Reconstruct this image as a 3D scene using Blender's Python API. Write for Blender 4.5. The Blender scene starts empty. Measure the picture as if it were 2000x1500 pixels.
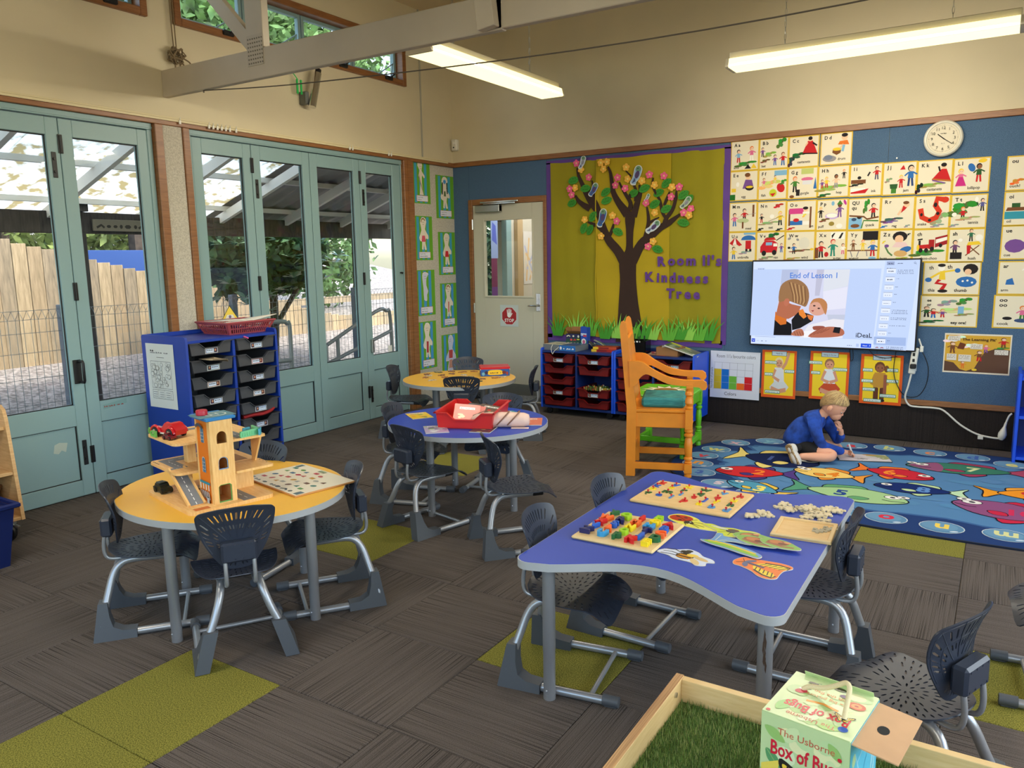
import bpy, bmesh, math, random
from mathutils import Vector, Matrix
from mathutils.geometry import delaunay_2d_cdt
R = random.Random(7)
PI = math.pi
sc = bpy.context.scene
COL = sc.collection.objects
V3 = Vector

# ---------------------------------------------------------------- camera
cam = bpy.data.objects.new('camera', bpy.data.cameras.new('camera'))
COL.link(cam)
def _cam():
    yaw, pitch, roll = 0.563320264, 0.160803138, -0.0165149765
    cy, sy, cp, sp = math.cos(yaw), math.sin(yaw), math.cos(pitch), math.sin(pitch)
    f = V3((-sy*cp, cy*cp, -sp)); r = V3((cy, sy, 0)); u = r.cross(f)
    c, s = math.cos(roll), math.sin(roll)
    r, u = c*r+s*u, -s*r+c*u
    m = Matrix((r, u, -f)).transposed().to_4x4(); m.translation = (4.85709592, -6.62749824, 1.45190863)
    cam.matrix_world = m
    cam.data.sensor_width = 36; cam.data.sensor_fit = 'HORIZONTAL'; cam.data.lens = 1518.741/2000*36
    cam.data.clip_start = .02
_cam()
sc.camera = cam

# ---------------------------------------------------------------- sky, sun, exposure
SKY, SUN, LAMP, EXPO = 0.58, 2.0, 27, 0.85
w = bpy.data.worlds.new('sky'); sc.world = w; w.use_nodes = True
nt = w.node_tree; bg = nt.nodes['Background']
sky = nt.nodes.new('ShaderNodeTexSky'); sky.sky_type = 'NISHITA'; sky.sun_disc = False
sky.sun_elevation = math.radians(52); sky.sun_rotation = math.radians(60); sky.air_density = 1.2; sky.dust_density = 2.5
nt.links.new(sky.outputs[0], bg.inputs[0]); bg.inputs[1].default_value = SKY
sun = bpy.data.objects.new('sun', bpy.data.lights.new('sun', 'SUN')); COL.link(sun)
sun.data.energy = SUN; sun.data.angle = math.radians(3); sun.data.color = (1, .95, .86)
sun.rotation_euler = V3((.55, .35, .78)).to_track_quat('Z', 'Y').to_euler()
vs = sc.view_settings; sc.display_settings.display_device = 'sRGB'
vs.view_transform = 'Standard'; vs.look = 'None'; vs.exposure = EXPO; vs.gamma = 1; vs.use_curve_mapping = False
cy = sc.cycles
cy.use_denoising = True; cy.max_bounces = 8; cy.diffuse_bounces = 4; cy.glossy_bounces = 3; cy.transmission_bounces = 4
cy.transparent_max_bounces = 12; cy.sample_clamp_indirect = 6; cy.caustics_reflective = False; cy.caustics_refractive = False
def portal(x, y, z, sx, sy, rot):
    l = bpy.data.lights.new('window_daylight', 'AREA'); l.shape = 'RECTANGLE'; l.size = sx; l.size_y = sy; l.cycles.is_portal = True
    o = bpy.data.objects.new('window_daylight', l); COL.link(o); o.location = (x, y, z); o.rotation_euler = rot
portal(8.2, -4.6, 1.8, 2.5, 7.0, (0, PI/2, 0))
portal(4.2, -9.2, 1.8, 6.0, 2.5, (PI/2, 0, 0))
portal(-.2, -3.4, 1.4, 1.9, 5.0, (0, -PI/2, 0))

# ---------------------------------------------------------------- materials
def lin(c):
    return tuple(((x/255)/12.92 if x/255 <= .04045 else ((x/255+.055)/1.055)**2.4) for x in c[:3]) + (1,)
MATS = {}
def mat(name, rgb=(128,128,128), rough=.5, metal=0, bump=None, var=None, emit=None, coat=0, spec=.5, kind=None, rgb2=None, scale=None):
    """principled material; var=(scale, amount) mottles the colour, bump=(scale, strength) roughens it, kind picks a pattern"""
    if name in MATS: return MATS[name]
    m = bpy.data.materials.new(name); m.use_nodes = True; n = m.node_tree.nodes; L = m.node_tree.links
    b = n['Principled BSDF']; b.inputs['Roughness'].default_value = rough; b.inputs['Metallic'].default_value = metal
    b.inputs['Specular IOR Level'].default_value = spec
    if coat: b.inputs['Coat Weight'].default_value = coat; b.inputs['Coat Roughness'].default_value = .12
    b.inputs['Base Color'].default_value = lin(rgb)
    tc = n.new('ShaderNodeTexCoord')
    def noise(s, detail=3, src='Object'):
        t = n.new('ShaderNodeTexNoise'); t.inputs['Detail'].default_value = detail
        if isinstance(s, tuple):
            mp = n.new('ShaderNodeMapping'); mp.inputs['Scale'].default_value = s; L.new(tc.outputs[src], mp.inputs[0]); L.new(mp.outputs[0], t.inputs[0])
        else:
            t.inputs['Scale'].default_value = s; L.new(tc.outputs[src], t.inputs[0])
        return t
    def ramp(src, c0, c1, p0=.3, p1=.7):
        r = n.new('ShaderNodeValToRGB'); r.color_ramp.elements[0].position = p0; r.color_ramp.elements[1].position = p1
        r.color_ramp.elements[0].color = lin(c0); r.color_ramp.elements[1].color = lin(c1); L.new(src, r.inputs[0]); return r
    def bumpit(src, strength, dist=.002):
        bp = n.new('ShaderNodeBump'); bp.inputs['Strength'].default_value = strength; bp.inputs['Distance'].default_value = dist
        L.new(src, bp.inputs['Height']); L.new(bp.outputs[0], b.inputs['Normal'])
    if kind == 'paint' or kind == 'screen':
        a = n.new('ShaderNodeAttribute'); a.attribute_name = 'Col'; 
        if kind == 'paint': L.new(a.outputs['Color'], b.inputs['Base Color'])
        else: b.inputs['Specular IOR Level'].default_value = .12; b.inputs['Base Color'].default_value = (.004,.004,.005,1); L.new(a.outputs['Color'], b.inputs['Emission Color']); b.inputs['Emission Strength'].default_value = emit
    elif kind == 'rib':          # striped carpet: straight cut ribs along local y, a different run of stripes on each tile
        oi = n.new('ShaderNodeObjectInfo'); cx = n.new('ShaderNodeCombineXYZ'); L.new(oi.outputs['Random'], cx.inputs[0]); va = n.new('ShaderNodeVectorMath'); va.operation = 'MULTIPLY_ADD'
        va.inputs[1].default_value = (90, 0, 0); L.new(cx.outputs[0], va.inputs[0]); mp = n.new('ShaderNodeMapping'); mp.inputs['Scale'].default_value = (120, .25, .01); L.new(tc.outputs['Object'], mp.inputs[0]); L.new(mp.outputs[0], va.inputs[2])
        t = n.new('ShaderNodeTexNoise'); t.inputs['Detail'].default_value = 1; L.new(va.outputs[0], t.inputs[0]); t2 = noise(420, 1)
        r = ramp(t.outputs[0], rgb, rgb2, .37, .45); mx = n.new('ShaderNodeMix'); mx.data_type = 'RGBA'; mx.blend_type = 'MULTIPLY'
        mx.inputs[0].default_value = .6; L.new(r.outputs[0], mx.inputs[6]); r2 = ramp(t2.outputs[0], (120,120,120), (255,255,255), .3, .7); L.new(r2.outputs[0], mx.inputs[7])
        L.new(mx.outputs[2], b.inputs['Base Color']); bumpit(t.outputs[0], .5, .003)
    elif kind == 'wood':
        t = noise(scale or (2, 2, 26), 4); r = ramp(t.outputs[0], rgb, rgb2); L.new(r.outputs[0], b.inputs['Base Color']); bumpit(t.outputs[0], .08)
    elif kind == 'speck':
        t = noise(scale or 260, 2); r = ramp(t.outputs[0], rgb, rgb2, .35, .65); L.new(r.outputs[0], b.inputs['Base Color'])
        if bump: bumpit(t.outputs[0], bump[1])
    elif kind == 'lichen':       # weathered translucent sheet
        t = noise(9, 6); t2 = noise((3, 40, 3), 3); r = ramp(t.outputs[0], rgb2, rgb, .40, .52)
        L.new(r.outputs[0], b.inputs['Base Color'])
        tr = n.new('ShaderNodeBsdfTranslucent'); L.new(r.outputs[0], tr.inputs[0]); ms = n.new('ShaderNodeMixShader'); ms.inputs[0].default_value = .7
        L.new(b.outputs[0], ms.inputs[1]); L.new(tr.outputs[0], ms.inputs[2]); L.new(ms.outputs[0], n['Material Output'].inputs[0])
    elif kind == 'leaf':
        oi = n.new('ShaderNodeObjectInfo'); r = ramp(oi.outputs['Random'], rgb, rgb2, 0, 1); L.new(r.outputs[0], b.inputs['Base Color'])
    else:
        if var:
            t = noise(var[0]); k = var[1]
            r = ramp(t.outputs[0], tuple(max(0, x*(1-k)) for x in rgb), tuple(min(255, x*(1+k)) for x in rgb)); L.new(r.outputs[0], b.inputs['Base Color'])
        if bump: bumpit(noise(bump[0]).outputs[0], bump[1])
    if emit and kind != 'screen':
        b.inputs['Emission Color'].default_value = lin(rgb); b.inputs['Emission Strength'].default_value = emit
    MATS[name] = m
    return m
def glass(name, tint=(255,255,255), f=.06):
    m = bpy.data.materials.new(name); m.use_nodes = True; n = m.node_tree.nodes; L = m.node_tree.links; n.remove(n['Principled BSDF'])
    t = n.new('ShaderNodeBsdfTransparent'); t.inputs[0].default_value = lin(tint); g = n.new('ShaderNodeBsdfGlossy'); g.inputs['Roughness'].default_value = .01
    lw = n.new('ShaderNodeLayerWeight'); pw_ = n.new('ShaderNodeMath'); pw_.operation = 'POWER'; pw_.inputs[1].default_value = 5; L.new(lw.outputs['Facing'], pw_.inputs[0])
    fr = n.new('ShaderNodeMath'); fr.operation = 'MULTIPLY_ADD'; fr.inputs[1].default_value = .8; fr.inputs[2].default_value = .025; L.new(pw_.outputs[0], fr.inputs[0]); ms = n.new('ShaderNodeMixShader')
    L.new(fr.outputs[0], ms.inputs[0]); L.new(t.outputs[0], ms.inputs[1]); L.new(g.outputs[0], ms.inputs[2]); L.new(ms.outputs[0], n['Material Output'].inputs[0])
    MATS[name] = m; return m

PAINT = mat('print', kind='paint', rough=.55)
PAPER = mat('print_paper', kind='paint', rough=.85, spec=.2)
GLOSSP = mat('print_glossy', kind='paint', rough=.3)

# ---------------------------------------------------------------- mesh builder
class MB:
    def __init__(s): s.v = []; s.f = []; s.c = []; s.hascol = False
    def add(s, vs, fs, col=None, M=None):
        n = len(s.v)
        s.v += [tuple(M @ V3(v)) if M else tuple(v) for v in vs]
        s.f += [tuple(i+n for i in f) for f in fs]
        s.c += [col]*len(fs)
        if col is not None: s.hascol = True
        return s
    def bx(s, x0, x1, y0, y1, z0, z1, b=0, col=None, M=None):
        if b <= 0:
            vs = [(x, y, z) for x in (x0, x1) for y in (y0, y1) for z in (z0, z1)]
            return s.add(vs, [(0,1,3,2),(4,6,7,5),(0,4,5,1),(2,3,7,6),(0,2,6,4),(1,5,7,3)], col, M)
        c = ((x0+x1)/2, (y0+y1)/2, (z0+z1)/2); h = (abs(x1-x0)/2, abs(y1-y0)/2, abs(z1-z0)/2); b = min(b, *[k*.95 for k in h])
        vs = []; idx = {}
        for sx in (-1,1):
            for sy in (-1,1):
                for sz in (-1,1):
                    for a in range(3):
                        p = [sx*(h[0]-b), sy*(h[1]-b), sz*(h[2]-b)]; p[a] = (sx,sy,sz)[a]*h[a]
                        idx[(sx,sy,sz,a)] = len(vs); vs.append(tuple(c[i]+p[i] for i in range(3)))
        fs = []
        for a in range(3):
            u, v = (a+1)%3, (a+2)%3
            for sg in (-1,1):
                q = []
                for (p, r) in ((-1,-1),(1,-1),(1,1),(-1,1)):
                    k = [0,0,0]; k[a] = sg; k[u] = p; k[v] = r; q.append(idx[(*k, a)])
                fs.append(tuple(q if sg > 0 else q[::-1]))
        for a in range(3):
            u, v = (a+1)%3, (a+2)%3
            for su in (-1,1):
                for sv in (-1,1):
                    q = []
                    for (t, ax) in ((-1,u),(1,u),(1,v),(-1,v)):
                        k = [0,0,0]; k[a] = t; k[u] = su; k[v] = sv; q.append(idx[(*k, ax)])
                    fs.append(tuple(q if su*sv < 0 else q[::-1]))
        for sx in (-1,1):
            for sy in (-1,1):
                for sz in (-1,1):
                    q = [idx[(sx,sy,sz,a)] for a in range(3)]; fs.append(tuple(q if sx*sy*sz > 0 else q[::-1]))
        return s.add(vs, fs, col, M)
    def tube(s, pts, r, n=8, closed=False, cap=True, col=None, M=None):
        P = [V3(p) for p in pts]; m = len(P); rs = r if isinstance(r, (list, tuple)) else [r]*m
        vs = []; fs = []; prev = None
        for i, p in enumerate(P):
            if closed: t = P[(i+1)%m]-P[i-1]
            else: t = P[min(i+1,m-1)]-P[max(i-1,0)]
            t = t.normalized() if t.length > 1e-9 else V3((0,0,1))
            if prev is None: a = t.orthogonal().normalized()
            else:
                a = prev - t*prev.dot(t); a = a.normalized() if a.length > 1e-6 else t.orthogonal().normalized()
            prev = a; bb = t.cross(a)
            vs += [p + (a*math.cos(2*PI*k/n)+bb*math.sin(2*PI*k/n))*rs[i] for k in range(n)]
        for i in range(m if closed else m-1):
            j = (i+1)%m
            for k in range(n): fs.append((i*n+k, i*n+(k+1)%n, j*n+(k+1)%n, j*n+k))
        if cap and not closed: fs += [tuple(range(n))[::-1], tuple((m-1)*n+k for k in range(n))]
        return s.add(vs, fs, col, M)
    def lathe(s, prof, n=16, col=None, M=None):
        vs = []; fs = []; m = len(prof)
        for (r, z) in prof: vs += [(max(r,1e-4)*math.cos(2*PI*k/n), max(r,1e-4)*math.sin(2*PI*k/n), z) for k in range(n)]
        for i in range(m-1):
            for k in range(n): fs.append((i*n+k, i*n+(k+1)%n, (i+1)*n+(k+1)%n, (i+1)*n+k))
        fs += [tuple(range(n))[::-1], tuple((m-1)*n+k for k in range(n))]
        return s.add(vs, fs, col, M)
    def prism(s, poly, z0, z1, col=None, M=None):
        a = sum(poly[i-1][0]*poly[i][1]-poly[i][0]*poly[i-1][1] for i in range(len(poly)))
        if a < 0: poly = poly[::-1]
        n = len(poly); vs = [(x,y,z0) for x,y in poly]+[(x,y,z1) for x,y in poly]
        fs = [tuple(range(n))[::-1], tuple(range(n,2*n))]+[(i,(i+1)%n,n+(i+1)%n,n+i) for i in range(n)]
        return s.add(vs, fs, col, M)
    def sph(s, c, r, n=10, m=7, col=None, M=None):
        rr = r if isinstance(r, (tuple, list)) else (r,r,r); vs = []; fs = []
        for i in range(m+1):
            th = PI*i/m
            for k in range(n): vs.append((c[0]+rr[0]*max(math.sin(th),1e-3)*math.cos(2*PI*k/n), c[1]+rr[1]*max(math.sin(th),1e-3)*math.sin(2*PI*k/n), c[2]-rr[2]*math.cos(th)))
        for i in range(m):
            for k in range(n): fs.append((i*n+k, i*n+(k+1)%n, (i+1)*n+(k+1)%n, (i+1)*n+k))
        return s.add(vs, fs, col, M)
    def mesh(s, name, smooth=35):
        me = bpy.data.meshes.new(name); me.from_pydata(s.v, [], s.f); me.validate()
        if s.hascol:
            at = me.attributes.new('Col', 'FLOAT_COLOR', 'CORNER'); buf = []
            for p in me.polygons: buf += list(lin(s.c[p.index] or (255,255,255)))*p.loop_total
            at.data.foreach_set('color', buf)
        if smooth:
            me.shade_smooth(); me.set_sharp_from_angle(angle=math.radians(smooth))
        return me
def obj(name, mb, m, parent=None, loc=None, rz=0, rot=None, smooth=35):
    me = mb.mesh(name, smooth) if isinstance(mb, MB) else mb
    if not me.materials: me.materials.append(m)
    o = bpy.data.objects.new(name, me); COL.link(o)
    if parent: o.parent = parent
    if loc: o.location = loc
    if rot: o.rotation_euler = rot
    elif rz: o.rotation_euler = (0, 0, rz)
    return o
def tag(o, label=None, cat=None, group=None, kind=None):
    if label: o['label'] = label
    if cat: o['category'] = cat
    if group: o['group'] = group
    if kind: o['kind'] = kind
    return o
def thing(name, label, cat, loc=(0,0,0), rz=0, group=None, rot=None):
    o = bpy.data.objects.new(name, None); COL.link(o); o.empty_display_size = .1
    o.location = loc; o.rotation_euler = rot or (0, 0, rz)
    return tag(o, label, cat, group)
def struct(name, mb, m, parent=None, smooth=35, **k):
    o = obj(name, mb, m, parent, smooth=smooth, **k)
    if not parent: o['kind'] = 'structure'
    return o
def dup(r, loc, rz, label=None, parent=None):
    c = r.copy(); COL.link(c); 
    if parent is not None: c.parent = parent
    if loc is not None: c.location = loc; c.rotation_euler = (0, 0, rz)
    if label: c['label'] = label
    for ch in r.children: dup(ch, None, 0, None, c)
    return c
def B(*a, **k): return MB().bx(*a, **k)

# ---------------------------------------------------------------- flat print: coloured shapes laid over each other
_GL = {}
def glyphs(txt, fat=0):
    key = (txt, round(fat, 3))
    if key not in _GL:
        c = bpy.data.curves.new('text', 'FONT'); c.body = txt; c.size = 1; c.resolution_u = 2; c.offset = fat
        o = bpy.data.objects.new('text', c); me = bpy.data.meshes.new_from_object(o)
        vs = [tuple(v.co)[:2] for v in me.vertices]; fs = [tuple(p.vertices) for p in me.polygons]
        x = [v[0] for v in vs] or [0]
        _GL[key] = (vs, fs, min(x), max(x)); bpy.data.objects.remove(o); bpy.data.curves.remove(c); bpy.data.meshes.remove(me)
    return _GL[key]
class Pic(MB):
    def __init__(s, w=1, h=1, dz=.00003): MB.__init__(s); s.k = 1; s.dz = dz; s.w = w; s.h = h
    def poly(s, pts, col):
        z = s.k*s.dz; s.k += 1
        a = sum(pts[i-1][0]*pts[i][1]-pts[i][0]*pts[i-1][1] for i in range(len(pts)))
        if a < 0: pts = pts[::-1]
        return s.add([(x*s.w, y*s.h, z) for x, y in pts], [tuple(range(len(pts)))], col)
    def rect(s, x0, y0, x1, y1, col): return s.poly([(x0,y0),(x1,y0),(x1,y1),(x0,y1)], col)
    def ell(s, x, y, rx, ry, col, a=0, n=12, t0=0, t1=2*PI):
        c, q = math.cos(a), math.sin(a); full = t1-t0 > 6.2; m = n if full else n+1
        pts = []
        for i in range(m):
            t = t0+(t1-t0)*i/n; u, v = rx*math.cos(t), ry*math.sin(t)
            pts.append((x+u*c-v*q, y+u*q+v*c))
        return s.poly(pts, col)
    def line(s, pts, wd, col):
        L, Rr = [], []; P = [V3((*p, 0)) for p in pts]
        ws = wd if isinstance(wd, (list, tuple)) else [wd]*len(P)
        for i, p in enumerate(P):
            t = (P[min(i+1,len(P)-1)]-P[max(i-1,0)]); t = t.normalized() if t.length else V3((1,0,0)); nrm = V3((-t.y, t.x, 0))*ws[i]/2
            L.append((p+nrm)[:2]); Rr.append((p-nrm)[:2])
        z = s.k*s.dz; s.k += 1; m = len(L)
        vs = [(x*s.w, y*s.h, z) for x, y in L+Rr]
        return s.add(vs, [(m+i, m+i+1, i+1, i) for i in range(m-1)], col)
    def text(s, t, x, y, h, col, al='l', a=0, sx=1, bold=0):
        vs, fs, x0, x1 = glyphs(t, min(.035, bold/h if h else 0)); wd = (x1-x0)*h*sx
        ox = x-{'l':0,'c':wd/2,'r':wd}[al]; z = s.k*s.dz; s.k += 1; c, q = math.cos(a), math.sin(a); out = []
        for v in vs:
            u, t_ = (v[0]-x0)*h*sx+ox-x, v[1]*h
            out.append(((x+u*c-t_*q)*s.w, (y+u*q+t_*c)*s.h, z))
        s.add(out, fs, col)
        return s
    def scrib(s, x, y, w_, h, col, seed=0):      # a line of print too small to read
        q = random.Random(seed+len(s.f)); u = 0
        while u < w_:
            d = h*(.5+q.random()*1.6); d = min(d, w_-u); t = .75 if q.random() < .7 else 1
            s.line([(x+u, y), (x+u+d*.5, y+h*t*.5), (x+u+d*.82, y)], h*.42, col) if q.random() < .5 else s.ell(x+u+d*.4, y+h*.25, d*.36, h*.42*t, col, n=6)
            u += d+(h*.7 if q.random() < .25 else h*.05)
        return s
    # little figures used in the printed pictures
    def kid(s, x, y, h, shirt, legs, hair, skin=(240,200,170), arm=0, lean=0):
        k = h; O = (50,45,45)
        s.line([(x-.06*k, y+.42*k), (x-.09*k, y)], .10*k, legs); s.line([(x+.06*k, y+.42*k), (x+.11*k, y)], .10*k, legs)
        s.poly([(x-.14*k, y+.38*k), (x+.14*k, y+.38*k), (x+.12*k+lean*k, y+.70*k), (x-.10*k+lean*k, y+.70*k)], shirt)
        s.line([(x-.10*k+lean*k, y+.66*k), (x-.28*k, y+(.5+arm)*k)], .07*k, shirt); s.line([(x+.10*k+lean*k, y+.66*k), (x+.30*k, y+(.55+arm)*k)], .07*k, shirt)
        hx = x+lean*1.2*k
        s.ell(hx, y+.86*k, .15*k, .16*k, hair); s.ell(hx+.02*k, y+.83*k, .12*k, .12*k, skin); s.ell(hx-.03*k, y+.85*k, .015*k, .02*k, O, n=6); s.ell(hx+.07*k, y+.85*k, .015*k, .02*k, O, n=6)
        return s
    def bush(s, x, y, w_, h_, col, n=7, seed=1):
        q = random.Random(seed)
        for i in range(n):
            c = tuple(max(0, min(255, v+q.randint(-22, 22))) for v in col)
            s.ell(x+(q.random()-.5)*w_, y+(q.random()-.5)*h_, w_*.22, h_*.3, c, n=8)
        return s
    def flip(s):                # stand the sheet upright, printed side towards -y
        s.v = [(x, -z, y) for x, y, z in s.v]; return s
def inpoly(p, poly):
    x, y = p; r = False; j = len(poly)-1
    for i in range(len(poly)):
        xi, yi = poly[i]; xj, yj = poly[j]
        if (yi > y) != (yj > y) and x < (xj-xi)*(y-yi)/(yj-yi)+xi: r = not r
        j = i
    return r
def smoothloop(pts, n=3):       # closed Catmull-Rom through the given outline points
    out = []; m = len(pts)
    for i in range(m):
        p0, p1, p2, p3 = pts[i-1], pts[i], pts[(i+1)%m], pts[(i+2)%m]
        for k in range(n):
            t = k/n; out.append(tuple(.5*(2*p1[a]+(p2[a]-p0[a])*t+(2*p0[a]-5*p1[a]+4*p2[a]-p3[a])*t*t+(3*p1[a]-p0[a]-3*p2[a]+p3[a])*t**3) for a in range(len(p1))))
    return out
def spline(pts, n=4):
    out = []; m = len(pts)
    for i in range(m-1):
        p0, p1, p2, p3 = pts[max(i-1,0)], pts[i], pts[i+1], pts[min(i+2,m-1)]
        for k in range(n):
            t = k/n; out.append(tuple(.5*(2*p1[a]+(p2[a]-p0[a])*t+(2*p0[a]-5*p1[a]+4*p2[a]-p3[a])*t*t+(3*p1[a]-p0[a]-3*p2[a]+p3[a])*t**3) for a in range(len(p1))))
    out.append(tuple(pts[-1])); return out
def T(x=0, y=0, z=0, rz=0, rx=0, ry=0): return Matrix.Translation((x,y,z)) @ Matrix.Rotation(rz,4,'Z') @ Matrix.Rotation(ry,4,'Y') @ Matrix.Rotation(rx,4,'X')

# ================================================================ THE ROOM
cream = mat('cream_paint', (214,202,170), .6, var=(1.3,.03), bump=(60,.03))
tealp = mat('green_grey_paint', (134,164,166), .42, bump=(90,.03))
woodt = mat('varnished_trim', (124,80,44), .4, kind='wood', rgb2=(152,102,60))
pinb = mat('blue_pinboard', (58,84,114), .95, kind='speck', rgb2=(92,118,148), spec=.1, bump=(1,.15))
palef = mat('pale_pinboard', (176,170,156), .95, kind='speck', rgb2=(202,196,182), spec=.1, scale=120)
skirt = mat('ribbed_wall_carpet', (20,19,22), .95, kind='rib', rgb2=(56,50,48), spec=.1)
white = mat('white_beam_paint', (200,190,172), .55, var=(3,.03))
black = mat('black_plastic', (18,18,20), .45)
steel = mat('brushed_steel', (190,190,186), .3, 1)
chrome = mat('chrome', (220,220,220), .15, 1)
dark = mat('dark_gap', (30,32,33), .8)
pane = glass('window_glass', (250,253,252))
whitep = mat('white_plastic', (226,224,214), .4)

# floor: a screed with loose-laid carpet tiles, each turned a quarter
floor = struct('floor', B(-.2,8.2,-9.2,.2,-.15,-.007), mat('floor_screed', (60,56,52), .9))
rib = mat('brown_ribbed_carpet', (44,39,37), .95, kind='rib', rgb2=(112,103,97), spec=.1)
grn = mat('green_carpet', (84,84,34), .97, kind='speck', rgb2=(150,144,66), spec=.1, scale=260, bump=(1,.3))
TS = .49
tile_b = B(-TS/2+.0008, TS/2-.0008, -TS/2+.0008, TS/2-.0008, -.007, 0, .0025).mesh('carpet_tile', 0); tile_b.materials.append(rib)
tile_g = B(-TS/2+.0008, TS/2-.0008, -TS/2+.0008, TS/2-.0008, -.007, 0, .0025).mesh('carpet_tile', 0); tile_g.materials.append(grn)
GREEN = {(0,-5),(0,-6),(-1,-2),(-2,1),(2,-3),(5,-2),(4,1)}
for i in range(-5, 12):
    for j in range(-13, 6):
        cx, cyy = 2.335+(i+.5)*TS, -2.99+(j+.5)*TS
        x0, x1 = max(cx-TS/2, 0), min(cx+TS/2, 8); y0, y1 = max(cyy-TS/2, -9), min(cyy+TS/2, 0)
        if x1-x0 < .02 or y1-y0 < .02: continue
        g = (i, j) in GREEN
        o = bpy.data.objects.new('carpet_tile', tile_g if g else tile_b); COL.link(o); o.parent = floor
        o.location = ((x0+x1)/2, (y0+y1)/2, 0)
        q = (i+j) % 2 == 0
        a, b_ = (x1-x0)/TS, (y1-y0)/TS
        o.rotation_euler = (0, 0, PI/2 if q else 0); o.scale = (b_, a, 1) if q else (a, b_, 1)
        if g: o['label'] = 'olive green carpet tile'

# left wall: two banks of folding doors under clerestory windows
LW = MB()
LW.bx(-.16,0,-9.16,-5.80,0,3.8); LW.bx(-.16,0,-5.80,0,2.37,3.04)
LW.bx(-.16,0,-5.80,0,3.44,3.8); LW.bx(-.16,0,-3.36,-3.12,3.04,3.44); LW.bx(-.16,0,-.73,0,3.04,3.44); LW.bx(-.16,0,-5.8,-5.7,3.04,3.44)
LW.bx(-.16,0,-3.36,-3.09,0,2.37); LW.bx(-.16,0,-.80,0,0,2.37)
wl = struct('wall_left', LW, cream)
obj('pinboard_panel', B(0,.03,-3.30,-3.15,0,2.365,.002), palef, wl)
obj('pinboard_panel', B(0,.006,-.69,-.004,0,2.365,.001), palef, wl)
obj('joint_strip', B(0,.008,-.505,-.485,2.41,3.8,.002), mat('strip_grey', (170,166,150), .5), wl)
T1 = MB(); T1.bx(0,.034,-5.85,-.0,2.366,2.409,.004); struct('trim_1', T1, woodt)
T2 = MB(); T2.bx(0,.05,-5.85,-.14,2.409,2.42,.002); T2.bx(.034,.046,-5.85,-.14,2.395,2.409); struct('trim_2', T2, mat('cream_rail', (220,206,164), .5))
T3 = MB()
for a, b_ in ((-3.36,-3.302),(-3.15,-3.10),(-.83,-.69)): T3.bx(-.1,.045,a,b_,0,2.366,.004)
T3.bx(.02,.05,-.78,-.775,0,2.366); struct('trim_3', T3, woodt)
def frame_box(y0, y1, z0, z1, t, x0, x1, b=.003):
    m = MB(); m.bx(x0,x1,y0,y0+t,z0,z1,b); m.bx(x0,x1,y1-t,y1,z0,z1,b); m.bx(x0,x1,y0+t,y1-t,z1-t,z1,b); m.bx(x0,x1,y0+t,y1-t,z0,z0+t,b); return m
TF = MB()
for (a, b_) in ((-5.80,-3.362),(-3.10,-.802)):
    TF.bx(-.11,.012,a,b_,2.325,2.366,.003); TF.bx(-.11,.008,a,a+.035,0,2.325,.003); TF.bx(-.11,.008,b_-.035,b_,0,2.325,.003); TF.bx(-.11,.016,a,b_,2.335,2.343)
struct('trim_4', TF, tealp)
n_door = 0
def leaf(y0, y1, pull=None, sl=.08, sr=.075):
    global n_door; n_door += 1
    g = .0025; a, b_ = y0+g, y1-g
    m = MB()
    m.bx(-.048,0,a,a+sl,.004,2.32,.003); m.bx(-.048,0,b_-sr,b_,.004,2.32,.003)
    m.bx(-.048,0,a+sl,b_-sr,2.217,2.32,.003); m.bx(-.048,0,a+sl,b_-sr,.455,.587,.003); m.bx(-.048,0,a+sl,b_-sr,.004,.105,.003)
    d = struct('door_%d' % n_door, m, tealp)
    obj('panel', B(-.036,-.014,a+sl,b_-sr,.105,.455), tealp, d)
    obj('pane', B(-.030,-.024,a+sl,b_-sr,.587,2.217), pane, d)
    s = MB()
    for (u, v, q, r_) in ((a+sl,a+sl+.006,.587,2.217),(b_-sr-.006,b_-sr,.587,2.217),(a+sl,b_-sr,.587,.593),(a+sl,b_-sr,2.211,2.217)): s.bx(-.024,-.018,u,v,q,r_)
    for (u, v, q, r_) in ((a+sl,a+sl+.004,.105,.455),(b_-sr-.007,b_-sr,.105,.455),(a+sl,b_-sr,.105,.110),(a+sl,b_-sr,.451,.455)): s.bx(-.014,-.010,u,v,q,r_)
    obj('seal', s, black, d)
    return d
L1 = [leaf(-5.72+.583*i, -5.72+.583*(i+1)) for i in range(4)]
L2 = [leaf(-3.065 if i == 0 else -2.552+.583*(i-1), -2.552+.583*i if i < 3 else -.838, sr=.075 if i < 3 else .11) for i in range(4)]
def hinges(d, y):
    for z in (2.17, 1.29, .26):
        h = MB(); h.bx(0,.008,y-.014,y+.014,z-.055,z+.055,.002); h.tube([(.01,y,z-.05),(.01,y,z+.05)],.007,6); obj('hinge', h, black, d)
def bolt(d, y, z0, z1):
    h = B(0,.005,y-.014,y+.014,z0,z1,.002); h.tube([(.006,y,(z0+z1)/2+.035),(.012,y,(z0+z1)/2+.035)],.008,8); h.tube([(.006,y,(z0+z1)/2-.04),(.012,y,(z0+z1)/2-.04)],.008,8); obj('flush_bolt', h, black, d)
hinges(L1[3], -3.97); bolt(L1[2], -4.015, 1.97, 2.12); bolt(L1[2], -4.015, .2, .36)
hinges(L2[1], -2.552); hinges(L2[3], -1.387); bolt(L2[1], -2.515, 1.93, 2.07); bolt(L2[3], -1.35, 1.93, 2.07); bolt(L2[3], -1.35, .16, .31)
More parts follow.
